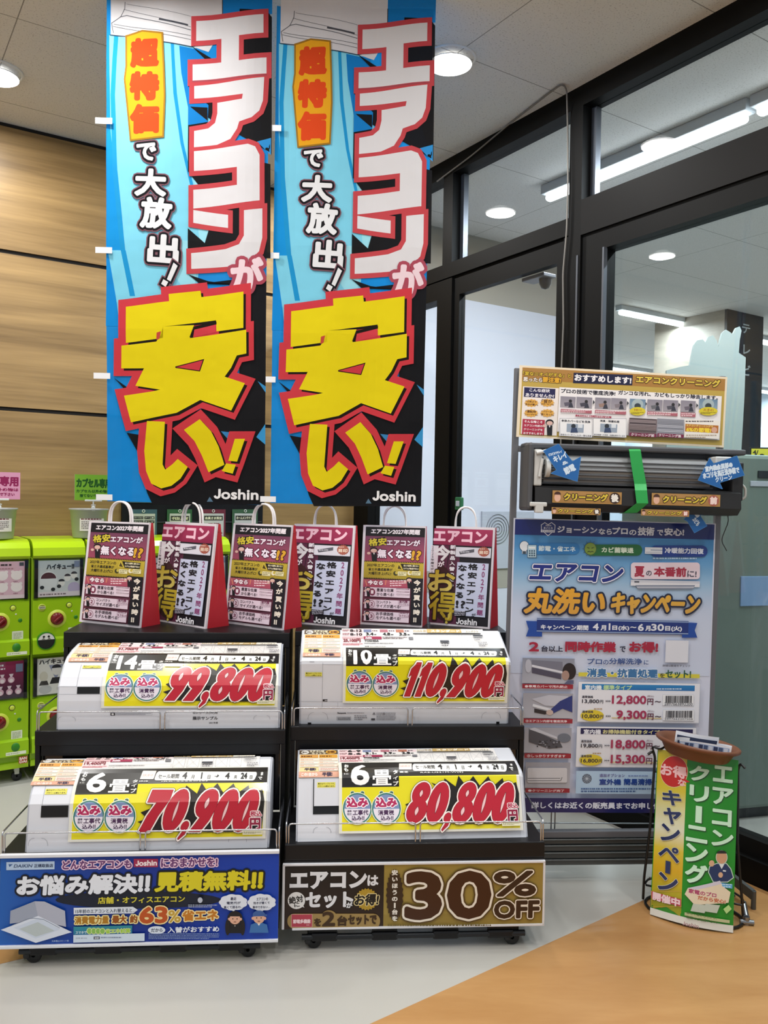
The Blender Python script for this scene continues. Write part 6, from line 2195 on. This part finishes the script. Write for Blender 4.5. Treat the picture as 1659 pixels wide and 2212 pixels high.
P.rect(150, 162, 340, 232, '#22204e'); P.text('こんな症状', 182, 168, 308, 196, '#efeaf0', .04); P.text('ありませんか?', 158, 200, 334, 226, '#efeaf0', .04)
for x, y, a, b_ in ((194, 260, '「以前より', '効きが悪い」'), (292, 258, '「音が', '大きくなった」'), (192, 322, '「運転時', 'ニオイがする」'), (292, 322, '「パワーが', '弱くなった」')):
    P.star(x, y, 46, 26, .8, 12, '#e0a84a'); P.text(a, x - 34, y - 16, x + 30, y - 2, '#5a3410', .03); P.text(b_, x - 38, y + 2, x + 40, y + 16, '#5a3410', .03)
P.rect(140, 358, 272, 460, '#b02a44')
for i, tx in enumerate(('そんな時こそ', 'エアコン内部の', 'クリーニングを', 'おすすめします!')): P.text(tx, 150 - i * 2, 366 + i * 24, 262, 386 + i * 24, '#f6e8ea', .03)
figure(P, 306, 362, 98)
P.rect(366, 162, 1356, 490, '#efebec')
P.text('プロの技術で徹底洗浄!', 376, 176, 712, 212, '#1c1a2c', .04); P.text('ガンコな汚れ、カビもしっかり除去します。', 730, 192, 1346, 232, '#1c1a2c', .04)
for i, (x, w_) in enumerate(((374, 90), (472, 94), (588, 92), (686, 92), (910, 90), (1008, 88), (1116, 88))):
    y = 218 + (x - 374) * .035
    P.rect(x, y, x + w_, y + 74, '#8d8894', '#a29ca4')
    P.poly([(x + 20, y + 40), (x + 70, y + 34), (x + 60, y + 58), (x + 26, y + 62)], ['#5f5a68', '#4a4652', '#9a7f74', '#847a80', '#6a6a70', '#54525c', '#6c6470'][i])
    P.ell(x + 60, y + 30, 10, 10, '#2a2628'); P.poly([(x + 46, y + 70), (x + 56, y + 42), (x + 70, y + 42), (x + 78, y + 70)], '#3a3a46')
for x, w_ in ((374, 190), (586, 190), (908, 186), (1114, 90)):
    P.rect(x, 296 + (x - 374) * .03, x + w_, 326 + (x - 374) * .03, '#b06470'); P.fine(x + 4, 300 + (x - 374) * .03, x + w_ - 4, 322 + (x - 374) * .03, 2, '#f2dde0', x)
for x, y in ((572, 256), (782, 262), (894, 266), (1100, 272), (1210, 276)): P.poly([(x, y - 14), (x + 12, y), (x, y + 14)], '#33333c')
for x, w_, tx in ((800, 94, 'うわー!'), (1228, 110, 'スゴイ!')):
    P.rect(x, 234, x + w_, 300, '#6a86a0', '#8fa4b4'); P.ell(x + w_ / 2, 270, 36, 34, '#a8b8bc'); P.ell(x + w_ / 2, 280, 20, 18, '#3a4248')
    P.ell(x + w_ / 2, 312, w_ * .52, 26, '#d9c832'); P.text(tx, x + 24, 296, x + w_ - 24, 312, '#a85a1a', .04); P.fine(x + 8, 316, x + w_ - 6, 330, 2, '#7a6a1a', x)
P.rect(464, 332, 684, 356, '#a03048'); P.text('こちらの作業もしっかり行います。', 472, 336, 676, 352, '#f4e2e6', .03)
for xa, xb, t1, t2 in ((366, 566, '本体カバーなどを洗浄', '本体カバーやフィルター等も洗浄'), (572, 776, '消臭・除菌処理', '熱交換器への消臭・除菌処理を行います')):
    P.rect(xa, 356, xb, 474, '#f4f2f2'); P.frame(xa, 356, xb, 474, 2, '#8a8a94')
    P.text(t1, xa + (10 if xa < 400 else 42), 364, xb - (12 if xa < 400 else 44), 384, '#2c2c38', .03); P.rect(xa + 44, 388, xa + 146, 444, '#9aa6b6')
    P.ell(xa + 84, 404, 14, 14, '#2c3038'); P.poly([(xa + 66, 444), (xa + 72, 414), (xa + 104, 414), (xa + 112, 444)], '#3c4a6a'); P.rect(xa + 112, 392, xa + 140, 416, '#dfe4ea')
    P.text(t2, xa + 4, 452, xb - 6, 468, '#4a4a54', .01)
P.rect(794, 352, 960, 474, '#7a6a6c'); P.rect(966, 356, 1128, 478, '#9a9aa4')
for i in range(9):
    P.rect(796, 360 + i * 9, 958, 363 + i * 9, random.choice(['#4a4044', '#8c7c7c', '#5c5254', '#96888a'])); P.rect(968, 364 + i * 9, 1126, 367 + i * 9, random.choice(['#b9bac4', '#8c8e98', '#c2c4cc']))
P.rect(794, 444, 960, 474, '#7a2846'); P.text('クリーニング前', 804, 448, 946, 470, '#f4e6ea', .03)
P.rect(966, 448, 1128, 478, '#7a2846'); P.text('クリーニング後', 974, 452, 1112, 474, '#f4e6ea', .03)
P.rect(1136, 360, 1346, 484, '#f0ebe2'); P.fine(1140, 368, 1340, 382, 1, '#4a4044', 5)
P.rect(1138, 390, 1340, 448, '#b8702a'); P.text('エアコンクリーニングで', 1144, 396, 1308, 410, '#f2dc7a', .04); P.text('6%の節電!', 1144, 412, 1296, 444, '#f2d23a', .06); P.ell(1316, 428, 18, 18, '#d9a890')
P.fine(1142, 454, 1330, 480, 2, '#b9a690', 6)
o = P.build('header_sheet', M_CARD, M=HT)
tag(o, 'yellow bordered air conditioner cleaning notice sheet at the top of the grey stand', 'notice')

# ---- opened air conditioner hung in the stand
m_chas = mat('grey chassis plastic', '#4b4c50', 0.5)
m_fin = mat('aluminium fins', '#96989a', 0.45, metal=0.2)
m_drip = mat('dark drip tray', '#1d1c1d', 0.45)
m_gear = mat('white plastic gearbox', '#c9c9c6', 0.5)
XM = ST @ Matrix.Translation((0, -.03, 0))
S = Surf(XM)
q = lambda x, y: S.uv(*cpx(C6, x, y))
xl, zt = q(136, 525); xr, zb = q(1470, 950)
t = thing('opened_air_conditioner', 'opened air conditioner with bare fins hung between notice sheet and poster', 'air conditioner', XM)
zt = q(700, 528)[1]; zb = q(700, 940)[1]
prof = [(.0, zb), (-.085, zb + .004), (-.11, zb + .03), (-.10, zb + .07), (-.02, zb + .07), (-.02, zt), (.028, zt), (.028, zb)]
for za, zc in ((zt - .022, zt),): MB().rbox(xl, xr, -.055, .028, za, zc, .006).build('top_rim', m_chas, t)
MB().rbox(xl, xr - .02, .0, .028, zb, zt, .01).build('back_chassis', m_chas, t)
MB().rbox(xl, xl + .022, -.115, .02, zb + .004, zt - .002, .01).build('side_frame', m_chas, t)
fz0, fz1 = q(500, 776)[1], q(500, 604)[1]
fx0, fx1 = q(240, 700)[0], q(1250, 700)[0]
hp = [(-.02, fz0), (-.07, fz0 + .006), (-.088, fz0 + (fz1 - fz0) * .5), (-.072, fz1 - .006), (-.02, fz1 + .012), (.0, fz1 + .012), (.0, fz0)]
hx = MB().prism(hp, 'x', fx0, fx1)
hx.build('heat_exchanger', m_fin, t)
g = MB()
for i, k in enumerate((.06, .22, .38, .54, .70, .86)):
    z = fz0 + (fz1 - fz0) * k
    y = -.072 - .018 * math.sin(PI * k)
    g.cyl((fx0 - .01, y - .001, z), (fx1 + .01, y - .001, z), .0032, seg=8)
g.build('refrigerant_tubes', m_chas, t)
g = MB()
for i in range(90):
    x = fx0 + (fx1 - fx0) * i / 90
    g.box(x, x + .0012, -.091, -.05, fz0 + .004, fz1 - .004)
dp = [(.0, zb), (-.09, zb + .004), (-.118, zb + .030), (-.112, fz0 - .012), (-.094, fz0 - .004), (-.02, fz0)]
MB().prism(dp, 'x', xl + .03, xr - .045).build('drip_tray', m_drip, t)
g = MB()
gx = q(170, 700)[0]
g.rbox(gx, gx + .032, -.105, -.02, fz0 - .005, fz1 + .025, .006)
g.cyl((gx + .006, -.11, fz1 + .01), (gx + .05, -.11, fz1 + .02), .007); g.cyl((gx + .02, -.11, fz0 + .03), (gx + .03, -.11, fz1 - .01), .006)
g.cyl((gx + .045, -.09, (fz0 + fz1) / 2 + .01), (gx + .060, -.09, (fz0 + fz1) / 2 + .01), .036, seg=20)
g.build('motor_bracket', m_gear, t)
g = MB().rbox(q(168, 0)[0], q(270, 0)[0], -.125, -.10, q(0, 892)[1], q(0, 866)[1], .004)
g.rbox(q(200, 0)[0], q(250, 0)[0], -.125, -.10, q(0, 930)[1], q(0, 880)[1], .004)
g.build('vane_arm', m_gear, t)
m_cable = mat('dark cable', '#201f20', 0.5)
m_cablew = mat('pale cable', '#b9b9b4', 0.5)
x0, z0 = q(1400, 560); x1, z1 = q(1480, 760)
g = MB()
rn = random.Random(3)
for i in range(6):
    pts = [(x0 - .06 + .02 * rn.random(), -.05, q(0, 600)[1])]
    for k in range(1, 7):
        pts.append((x0 - .04 + .06 * math.sin(k * .55) + .012 * rn.random(), -.06 - .03 * rn.random(), q(0, 600 + k * 50)[1] + .008 * rn.random()))
    pts = rounded(pts, .012, 3)
    (g.tube(pts, .0032, 7, 0 if i % 3 else 1))
xb_, zb_ = q(1440, 800)
g.tube(rounded([(xb_ - .03, -.06, zb_ + .04), (xb_ + .016, -.07, zb_ + .012), (xb_ + .018, -.07, zb_ - .03), (xb_ - .02, -.06, zb_ - .045)], .014), .005, 8, 1)
g.tube(rounded([(xb_ - .06, -.05, zb_ - .04), (xb_ - .03, -.04, zb_ - .12), (xb_ - .055, -.03, zb_ - .20), (xb_ - .03, -.03, zb_ - .24)], .02), .0018, 6, 0)
g.build('cable_bundle', [m_cable, m_cablew], t)
MB().rbox(xr - .075, xr - .03, -.10, .0, zb + .06, fz1, .006).build('terminal_box', m_drip, t)
g = MB().rbox(q(1290, 0)[0], q(1390, 0)[0], -.095, -.02, q(0, 600)[1], q(0, 556)[1], .005)
g.build('duct_end', m_gear, t)

def strip(name, x0, y0, x1, y1, ydep, label, kind, rot=.0):
    M0 = XM @ Matrix.Translation((0, ydep, 0))
    S0 = Surf(M0)
    a = S0.uv(*cpx(C6, x0, y0)); b_ = S0.uv(*cpx(C6, x1, y1))
    w_, h = b_[0] - a[0], a[1] - b_[1]
    M = M0 @ Matrix.Translation((a[0], 0, b_[1]))
    P = Print(Surf(M), .0001).local()
    P.rect(0, 0, w_, h, '#b08648'); P.rect(.003, .003, w_ - .003, h - .003, '#a67c3e', '#b48a50')
    P.ell(h * .42, h * .42, h * .26, h * .34, '#e2b49c'); P.ell(h * .42, h * .66, h * .28, h * .26, '#4a2a1c', a0=0, a1=180)
    P.text('クリーニング', h * .95, h * .82, w_ - h * 1.15, h * .2, '#dcc23c', .06, outs=[(.10, '#3a220c')])
    if kind == '後':
        P.ell(w_ - h * .58, h * .5, h * .46, h * .46, '#3c2416'); P.text('後', w_ - h * .9, h * .84, w_ - h * .26, h * .18, '#f2efe8', .06)
    else:
        P.ell(w_ - h * .58, h * .5, h * .46, h * .46, '#a85a4c'); P.text('前', w_ - h * .9, h * .84, w_ - h * .26, h * .18, '#f4dcd6', .06)
    o = P.build('cleaning_label', M_CARD, M=M)
    tag(o, label, 'label', 'orange cleaning labels on the opened unit')
strip('l', 326, 800, 752, 888, -.122, 'large orange after cleaning label on the opened unit, left of the green tape', '後')
strip('l', 940, 816, 1362, 902, -.122, 'large orange before cleaning label on the opened unit, right of the green tape', '前')
strip('l', 320, 904, 622, 954, -.118, 'small orange after cleaning label under the opened unit, left of the green tape', '後')
strip('l', 874, 916, 1170, 964, -.118, 'small orange before cleaning label under the opened unit, right of the green tape', '前')

m_tape = mat('green tape', '#27a04c', 0.45)
q2 = Surf(XM @ Matrix.Translation((0, -.125, 0)))
tp = [(-.035, 540, 796, 866), (-.104, 556, 800, 872), (-.106, 640, 812, 884), (-.108, 760, 832, 906), (-.126, 800, 836, 910), (-.130, 880, 846, 918), (-.10, 938, 770, 850), (-.03, 944, 740, 810)]
V, F = [], []
for y, py, xa, xb in tp:
    s = Surf(XM @ Matrix.Translation((0, y, 0)))
    for xx in (xa, xb):
        u, v = s.uv(*cpx(C6, xx, py))
        V.append((u, y, v))
for i in range(len(tp) - 1): F.append((2 * i, 2 * i + 1, 2 * i + 3, 2 * i + 2))
g = MB(); g.add(V, F)
o = g.build('green_tape', m_tape, M=XM)
md = o.modifiers.new('thick', 'SOLIDIFY'); md.thickness = .0008
tag(o, 'strip of green tape wrapped down over the fins of the opened unit', 'tape')

m_arrow = mat_print('arrow card', .4)
def arrow(pts, texts, ydep, label):
    M = XM @ Matrix.Translation((0, ydep, 0))
    P = Print(Surf(M), .0001).crop(*C6)
    P.poly(pts, '#2766ac', [(2.5, '#4a86c4')])
    for tx, x0, y0, x1, y1, r in texts:
        P.text(tx, x0, y0, x1, y1, '#d5e6f6', .05, rot=r)
    o = P.build('arrow_card', m_arrow, M=M)
    tag(o, label, 'arrow sign', 'blue arrow cards on the opened unit')
arrow([(270, 556), (362, 514), (448, 622), (500, 594), (478, 744), (318, 694), (352, 674)], [('ピカピカでキレイ', 300, 560, 384, 580, .3), ('キレイ', 328, 572, 416, 616, .45), ('&', 384, 618, 420, 640, .45), ('節電', 394, 644, 466, 694, .5)], -.128, 'blue arrow card pointing down right at the left end of the fins')
arrow([(1228, 736), (1298, 602), (1322, 636), (1466, 588), (1512, 706), (1358, 752), (1376, 790)], [('室内機金属部の', 1268, 634, 1440, 676, .2), ('ホコリを高圧洗浄機で', 1254, 668, 1482, 716, .2), ('クリーン', 1332, 708, 1436, 744, .2)], -.128, 'blue arrow card pointing left at the right end of the fins')
arrow([(1140, 980), (1190, 918), (1262, 950), (1236, 954), (1280, 1020), (1204, 1062), (1160, 990)], [('室内機の', 1206, 936, 1236, 966, -.9), ('カビも', 1190, 976, 1240, 1010, -.9)], -.06, 'blue arrow card pointing up at the top right corner of the poster')
# ------------------------------------------------------------------ small curved sign stand with a saucer of leaflets
G = (1360, 1560, 4.4248)
m_bw = mat('black wire', '#121314', 0.4)
m_terra = mat('brown plastic saucer', '#6f4229', 0.5)
bl, br = onz(1404.7, 1977, 0), onz(1583, 2017, 0)
gy = math.atan2(br.y - bl.y, br.x - bl.x)
GW = (br - bl).length
GL = math.radians(11)
GM0 = frame(bl, gy)
GM = frame(bl + Vector((0, 0, .004)), gy, GL)
sag = .030
prof = [(GW * i / 12, -sag * math.sin(PI * i / 12) + .0) for i in range(13)]
S = Surf(GM, prof, 'u', .002)
t = thing('sign_stand', 'small green and yellow curved sign on a black wire stand by the glass', 'sign stand', GM0)
P = Print(S, .0001).crop(*G)
L = S.acc[-1]
v0 = 0.0
v1 = .585
q = MB()
pf = [(p[0], p[1]) for p in prof] + [(p[0], p[1] + .003) for p in reversed(prof)]
q.prism(pf, 'z', v0, v1)
brd = q.build('sign_board', m_acw, t)
brd.matrix_local = GM0.inverted() @ GM
P.rect_uv(0, v0, L, v1, '#1a8a1e')
us = P.conv(525, 1000)[0]
vw = P.conv(600, 1870)[1]
vr = P.conv(350, 1790)[1]
n_ = 8
ycols = ['#a8a226', '#b9ab22', '#d2a71c', '#d8c23a', '#dfe0c8', '#d9d8a0', '#d6c436', '#d3b61e', '#b9b02a']
for i in range(n_):
    P.rect_uv(.003, vr + (v1 - vr) * i / n_, us, vr + (v1 - vr) * (i + 1) / n_, ycols[i], ycols[i + 1])
P.poly([(226, 1780), (360, 1760), (486, 1860), (486, 1740), (226, 1700)], '#9c9c24')
P.poly([(222, 1790), (354, 1764), (474, 1852), (474, 1880), (220, 1810)], '#2f8a2c')
P.rect_uv(0, 0, L, .024, '#dfe2dc')
P.text('Joshin', 506, 1908, 660, 1962, '#b08a90', .03)
P.ell(426, 472, 128, 148, '#c0201c', '#dcd9a0', 5)
P.poly([(500, 520), (578, 572), (510, 580)], '#c0201c')
P.text('お得', 300, 396, 546, 540, '#f0c2c6', .045)
P.text('な', 464, 540, 540, 618, '#f0c2c6', .045)
wh = '#c9efd5'
def col(t_, cells, sh):
    for ch, x0, y0, x1, y1 in cells:
        if ch == 'ー':
            P.rect(x0 + 5, y0 + 5, x1 + 5, y1 + 5, '#0c3a14'); P.rect(x0, y0, x1, y1, t_); continue
        P.text(ch, x0, y0, x1, y1, t_, .05, shadow=((.03, -.04), '#0c3a14', .0))
col(wh, [('エ', 800, 408, 984, 586), ('ア', 792, 614, 986, 802), ('コ', 790, 820, 972, 1004), ('ン', 786, 1022, 988, 1202)], 0)
col(wh, [('ク', 574, 404, 758, 578), ('リ', 576, 590, 754, 776), ('ー', 634, 796, 688, 966), ('ニ', 544, 972, 742, 1164), ('ン', 538, 1166, 744, 1344), ('グ', 534, 1362, 742, 1536)], 0)
nb = '#25305c'
for ch, x0, y0, x1, y1 in (('キ', 320, 636, 496, 812), ('ャ', 330, 822, 492, 978), ('ン', 306, 978, 482, 1148), ('ペ', 284, 1160, 476, 1352), ('ン', 280, 1446, 462, 1618)):
    P.text(ch, x0, y0, x1, y1, nb, .045, outs=[(.02, '#e6e4d0')])
P.rect(350, 1320, 392, 1450, nb)
P.rect(214, 1612, 496, 1760, '#b9435a'); P.frame(214, 1612, 496, 1760, 4, '#c9a24a')
P.text('開催中', 228, 1628, 484, 1752, '#f0d6de', .05)
# clerk in navy work clothes
P.poly([(800, 1520), (756, 1430), (766, 1380), (830, 1350), (920, 1350), (960, 1400), (984, 1480), (930, 1520)], '#1b2f5c', [(8, '#bcd4c4')])
P.ell(876, 1288, 50, 62, '#c99a78', '#bcd4c4', 6); P.ell(876, 1252, 48, 30, '#1f1d1a', a0=180, a1=360)
P.ell(782, 1346, 26, 30, '#d0a888'); P.ell(866, 1456, 22, 26, '#d0a888'); P.poly([(850, 1352), (876, 1400), (902, 1352)], '#d9e0e4')
P.rect(888, 1408, 916, 1426, '#d0d8e0')
P.rect(866, 1530, 976, 1586, '#5aa6d6'); P.fine(872, 1536, 970, 1580, 2, '#c4e2f2', 3)
P.poly([(530, 1640), (560, 1580), (860, 1510), (880, 1560), (960, 1620), (940, 1720), (620, 1740)], '#dfd2b8')
P.poly([(560, 1580), (860, 1510), (876, 1540), (570, 1612)], '#c9c6d6')
P.text('家電のプロ', 566, 1602, 826, 1654, '#a84a6c', .05, outs=[(.06, '#ece0c8')]); P.text('だから安心!', 650, 1664, 912, 1716, '#b8603c', .05, outs=[(.06, '#ece0c8')])
for xa in (584, 700): P.poly([(xa, 1800), (xa + 24, 1730), (xa + 160, 1744), (xa + 130, 1820)], '#bcc6ba')
P.poly([(890, 1780), (940, 1740), (970, 1780), (920, 1826)], '#b0d68a')
P.rect(530, 1812, 950, 1916, '#b9bd92')
P.text('詳しくはこちらから、', 548, 1824, 830, 1858, '#4a6a3a', .02); P.text('動画でご確認下さい。', 546, 1862, 834, 1900, '#4a6a3a', .02)
o = P.build('sign_face', M_CARD, t)
o.matrix_local = GM0.inverted() @ GM
# wire frame behind: two bent uprights, a hoop at the foot and hooks at the top
g = MB()
I = GM0.inverted() @ GM
def gp(x, y, z): return I @ Vector((x, y, z))
cx = GW / 2
hoop = []
for i in range(28):
    a = 2 * PI * i / 28
    hoop.append((cx + (GW / 2 + .030) * math.cos(a), .088 + .108 * math.sin(a), .008))
g.tube(hoop, .005, 8, closed=True)
hoop2 = [(p[0], p[1], .078) for p in hoop]
g.tube([h for h in hoop2 if h[1] > .045], .004, 8)
for x in (-.022, GW + .012):
    s = 1 if x < 0 else -1
    pts = [(x - s * .018, .10, .008), (x - s * .012, .07, .10), gp(x + s * .006, .012, .30), gp(x + s * .012, .010, .555), gp(x + s * .004, .0, .575), gp(x - s * .012, -.006, .560)]
    g.tube(rounded(pts, .012), .0048, 8)
for z in (.12, .50): g.tube([gp(-.012, .014, z), gp(cx, .016, z), gp(GW + .004, .014, z)], .004, 8)
g.tube(rounded([gp(-.012, .012, .56), gp(-.02, -.01, .592), gp(.01, -.015, .585), gp(.03, .01, .60)], .01), .004, 8)
g.build('wire_frame', m_bw, t)
# foot bar with a clamp, right behind the sign
g = MB()
g.add([], [])
a = GM0.inverted() @ onz(1590, 1905, .06); b_ = GM0.inverted() @ onz(1628, 1935, .05)
d = (b_ - a).normalized()
n = Vector((-d.y, d.x, 0)).normalized()
for sgn in (1,):
    P8 = []
    for p in (a - d * .06, b_):
        for k in ((-.008, .02), (.008, .02), (.008, -.016), (-.008, -.016)): P8.append(p + n * k[0] + Vector((0, 0, k[1])))
    g.add(P8, [(0, 1, 2, 3), (7, 6, 5, 4), (0, 4, 5, 1), (1, 5, 6, 2), (2, 6, 7, 3), (3, 7, 4, 0)])
g.cyl(b_ + Vector((0, 0, .018)), b_ + Vector((0, 0, -b_.z)), .009)
g.build('foot_bar', m_base, t)
c = GM0.inverted() @ onz(1612, 1985, .02)
g = MB()
g.cyl((c.x, c.y, .0), (c.x, c.y, .03), .012, seg=14); g.cyl((c.x, c.y, .028), (c.x - .012, c.y + .05, .055), .010, seg=12); g.cyl((c.x - .02, c.y - .012, .012), (c.x + .024, c.y + .004, .010), .009, seg=12)
g.build('clamp_knob', m_wire, t)

# saucer
cpt = onz(1507, 1610, .612)
tz = Matrix.Translation(cpt) @ Matrix.Rotation(math.radians(7.5), 4, 'Y') @ Matrix.Rotation(math.radians(-3), 4, 'X')
s = thing('plant_saucer', 'brown plastic saucer of leaflets on top of the green sign stand', 'saucer', tz)
R_ = .147
MB().lathe([(.0, -.040), (.105, -.040), (.110, -.036), (.128, -.004), (R_ - .006, .0), (R_, .004), (R_ + .001, .012), (R_ - .004, .016), (R_ - .012, .014), (.122, .0), (.108, -.028), (.0, -.030)], (0, 0, 0), 48).build('dish', m_terra, s)
def leaflet(i, label, u0, u1, d0, hh, y0, yaw, cl):
    prof = [(-.0, .0), (.006, hh * .5), (.018, hh)]
    M = tz @ Matrix.Translation((0, y0, -.026)) @ Matrix.Rotation(yaw, 4, 'Z')
    pr = [(u0 + (u1 - u0) * k / 10, d0 * math.sin(PI * k / 10)) for k in range(11)]
    S = Surf(M, pr, 'u', 0)
    P = Print(S, .0001).local()
    A = S.acc[-1]
    P.rect_uv(0, 0, A, hh, '#e6e8ee')
    P.rect_uv(.004, .004, A - .004, hh - .006, '#9db0d0' if cl else '#dfe3ec')
    if cl:
        for k in range(11): P.rect_uv(.006 + (A - .012) * k / 11, hh * .45, .006 + (A - .012) * (k + .8) / 11, hh * .82, ['#46587c', '#c9d2e2', '#2f3a5c'][k % 3])
        P.fine(.008, .02, A - .008, .006, 2, '#e9edf4', 4)
    else:
        P.rect_uv(.006, hh * .55, A - .006, hh * .8, '#2a3450')
    o = P.build('leaflet', M_PAPER, M=M)
    tag(o, label, 'leaflet', 'leaflets in the brown saucer')
leaflet(0, 'blue printed leaflet curving at the front of the brown saucer', -.105, .100, .012, .046, -.050, .0, True)
leaflet(1, 'white leaflet standing highest behind the front one in the saucer', -.085, .070, -.014, .068, -.005, -.10, False)
leaflet(2, 'white leaflet at the left side of the brown saucer', -.108, -.050, .006, .055, -.020, .35, False)
leaflet(3, 'white leaflet corner at the right side of the brown saucer', .055, .108, .006, .050, -.025, -.15, True)

# ------------------------------------------------------------------ loose cable on the partition
m_cab = mat('grey cable', '#77736d', 0.5)
def onB(px, py, off=.012): return onpl(px, py, DA * (WB - off), DA)
def onC(px, py):
    p = onB(px, py)
    return p if p.z < CEIL - .008 else onz(px, py, CEIL - .008)
pts = [onC(944, 392), onC(1020, 335), onC(1100, 268), onC(1180, 206), onC(1214, 181), onC(1224, 190), onB(1226, 260), onB(1227, 400), onB(1224, 500), onB(1216, 590), onB(1217, 700), onB(1213, 795), onB(1211, 1000)]
o = MB().tube(rounded([tuple(p) for p in pts], .03, 4), .0042, 8).build('cable', m_cab)
tag(o, 'grey cable looping from the ceiling corner down the black main post', 'cable')

# ------------------------------------------------------------------ things beyond the glass
m_cabin = mat('pale green appliance', '#74827a', 0.5, noise=.08, scale=2.5)
m_dkgl = mat('dark display', '#23282c', 0.3)
m_navy = mat('dark navy panel', '#1c2833', 0.5)
m_colw = mat_wood('pale column wood', '#8a8378', '#a59d90', stretch=(1, 1, 4), scale=2)
M = Matrix.Translation((1.78, 3.90, 0)) @ Matrix.Rotation(math.radians(14), 4, 'Z')
t = thing('appliance_cabinet', 'large pale green appliance cabinet standing behind the big window', 'cabinet', M)
g = MB().rbox(-.30, 1.5, .0, .75, .05, 1.735, .02); g.build('body', m_cabin, t)
MB().box(-.27, 1.46, .03, .72, 0, .055).build('plinth', m_dkgl, t)
MB().rbox(-.02, .06, -.006, .004, 1.625, 1.66, .003).build('display', m_dkgl, t)
MB().rbox(-.06, .10, -.004, .002, 1.585, 1.61, .002).build('handle_strip', m_acg, t)
MB().rbox(-.10, .9, -.006, .004, 1.02, 1.16, .002).build('blue_patch', mat('pale blue patch', '#86a6cf', 0.4), t)  # thin pale blue rectangle set on the cabinet front
# column with its hanging department sign
p = onz(1568, 668, CEIL)
M = Matrix.Translation((p.x, p.y, 0)) @ Matrix.Rotation(YAW, 4, 'Z')
t = thing('store_column', 'column with dark navy department panel far behind the big window', 'column', M)
MB().box(.0, .62, .004, .9, 0, CEIL).build('shaft', m_colw, t)
MB().box(-.002, .64, -.02, .01, 1.45, CEIL).build('panel', m_navy, t)
P = Print(Surf(M, off=.021), .0002)
P.conv = lambda x, y: Surf(M, off=.021).uv(1500 + x / 3.95, 560 + y / 3.95)
P.vtext('テレビ', 400, 530, 482, 1010, '#c9d6dc', .02, gap=.5)
P.build('lettering', M_BOARD, t)
# lumpy cut-out board
p = onz(1520, 1100, 1.5)
yv = 4.75
base = Vector((0, yv, 0))
Sx = Surf(Matrix.Translation((0, yv, 0)))
outl = [(1440, 1000), (1440, 800), (1467, 793), (1490, 789), (1499, 745), (1506, 735), (1518, 733), (1524, 740), (1530, 728), (1540, 724), (1548, 735), (1552, 750), (1556, 733), (1560, 719), (1568, 712), (1575, 716), (1583, 722), (1590, 708), (1598, 705), (1602, 714), (1598, 735), (1596, 762), (1611, 772), (1608, 860), (1600, 1000)]
m_cut = mat('white cut-out board', '#98a2a0', 0.6)
pl = [Sx.uv(*a) for a in outl]
zmin = min(b_ for a, b_ in pl)
pl = [(a, b_) for a, b_ in pl]
t = thing('cutout_board', 'white lumpy cut-out board behind the glass, right of the notice sheet', 'display board', Matrix.Translation((0, yv, 0)))
MB().prism(pl, 'y', 0, .02).build('board', m_cut, t)
MB().box(pl[0][0] + .05, pl[0][0] + .10, .021, .06, 0, zmin + .3).box(pl[-1][0] - .10, pl[-1][0] - .05, .021, .06, 0, zmin + .3).build('prop', m_base, t)
# small yellow price board beyond the cabinet
Sx = Surf(Matrix.Translation((0, 5.2, 0)))
a, b_ = Sx.uv(1620, 966), Sx.uv(1700, 1010)
t = thing('yellow_sign', 'small yellow date board above the cabinet at the right edge', 'sign', Matrix.Translation((0, 5.2, 0)))
MB().rbox(a[0], b_[0], .0, .012, b_[1], a[1], .003).build('board', m_rack, t)
MB().cyl(((a[0] + b_[0]) / 2, .02, 0), ((a[0] + b_[0]) / 2, .02, a[1]), .012).build('post', m_base, t)
P = Print(Surf(t.matrix_world, off=.001), .0002); P.conv = lambda x, y: Sx.uv(x, y)
P.rect(1623, 969, 1697, 1008, '#c9c23a'); P.text('4/', 1626, 972, 1638, 982, '#20231c', .04); P.text('19', 1630, 980, 1652, 1000, '#20231c', .05)
P.build('printed_face', M_BOARD, t)
# dome camera under the door head
p = onpl(1178.5, 580, DA * (WB + .13), DA)
M = Matrix.Translation((p.x, p.y, 2.705)) @ Matrix.Rotation(YAW, 4, 'Z')
t = thing('door_sensor', 'small black dome sensor under the door head behind the glass', 'sensor', M)
MB().rbox(-.06, .03, -.05, .12, -.02, .0, .004).build('mount', m_stand, t)
MB().lathe([(.0, -.075), (.020, -.068), (.032, -.045), (.034, -.02)], (0, 0, 0), 20).build('dome', m_bw, t)
# panel with a round vent on the white wall beyond
Sw = Surf(Matrix.Translation(R3(0, WA - .006, 0)) @ Matrix.Rotation(YAW, 4, 'Z'))
M = Sw.M
a = Sw.uv(1040, 1104); b_ = Sw.uv(1150, 1225)
t = thing('wall_hatch', 'pale wall hatch with a round ringed vent seen through the door', 'hatch', M)
MB().rbox(a[0], b_[0], -.012, .004, b_[1], a[1], .003).build('panel', m_acg, t)
c = Sw.uv(1073, 1143)
for i in range(5):
    r = .02 + .024 * i
    MB().tube([(c[0] + r * math.cos(k * PI / 14), -.013, c[1] + r * math.sin(k * PI / 14)) for k in range(28)], .0035, 6, closed=True).build('vent_ring', m_stand, t)
# green release switch on the door stile
p = onpl(994, 1088, DA * (WB + .03), DA)
M = Matrix.Translation(p) @ Matrix.Rotation(YAW - PI / 2, 4, 'Z')
t = thing('door_switch', 'small green door release switch on the glass door edge', 'switch', M)
MB().rbox(-.03, .03, -.018, .004, -.038, .038, .006).build('switch_box', mat('green switch', '#2c6a44', .4), t)
MB().rbox(-.016, .016, -.022, -.016, -.016, .016, .003).build('button', m_acg, t)
bpy.data.objects.remove(_to)
bpy.data.curves.remove(_tc)
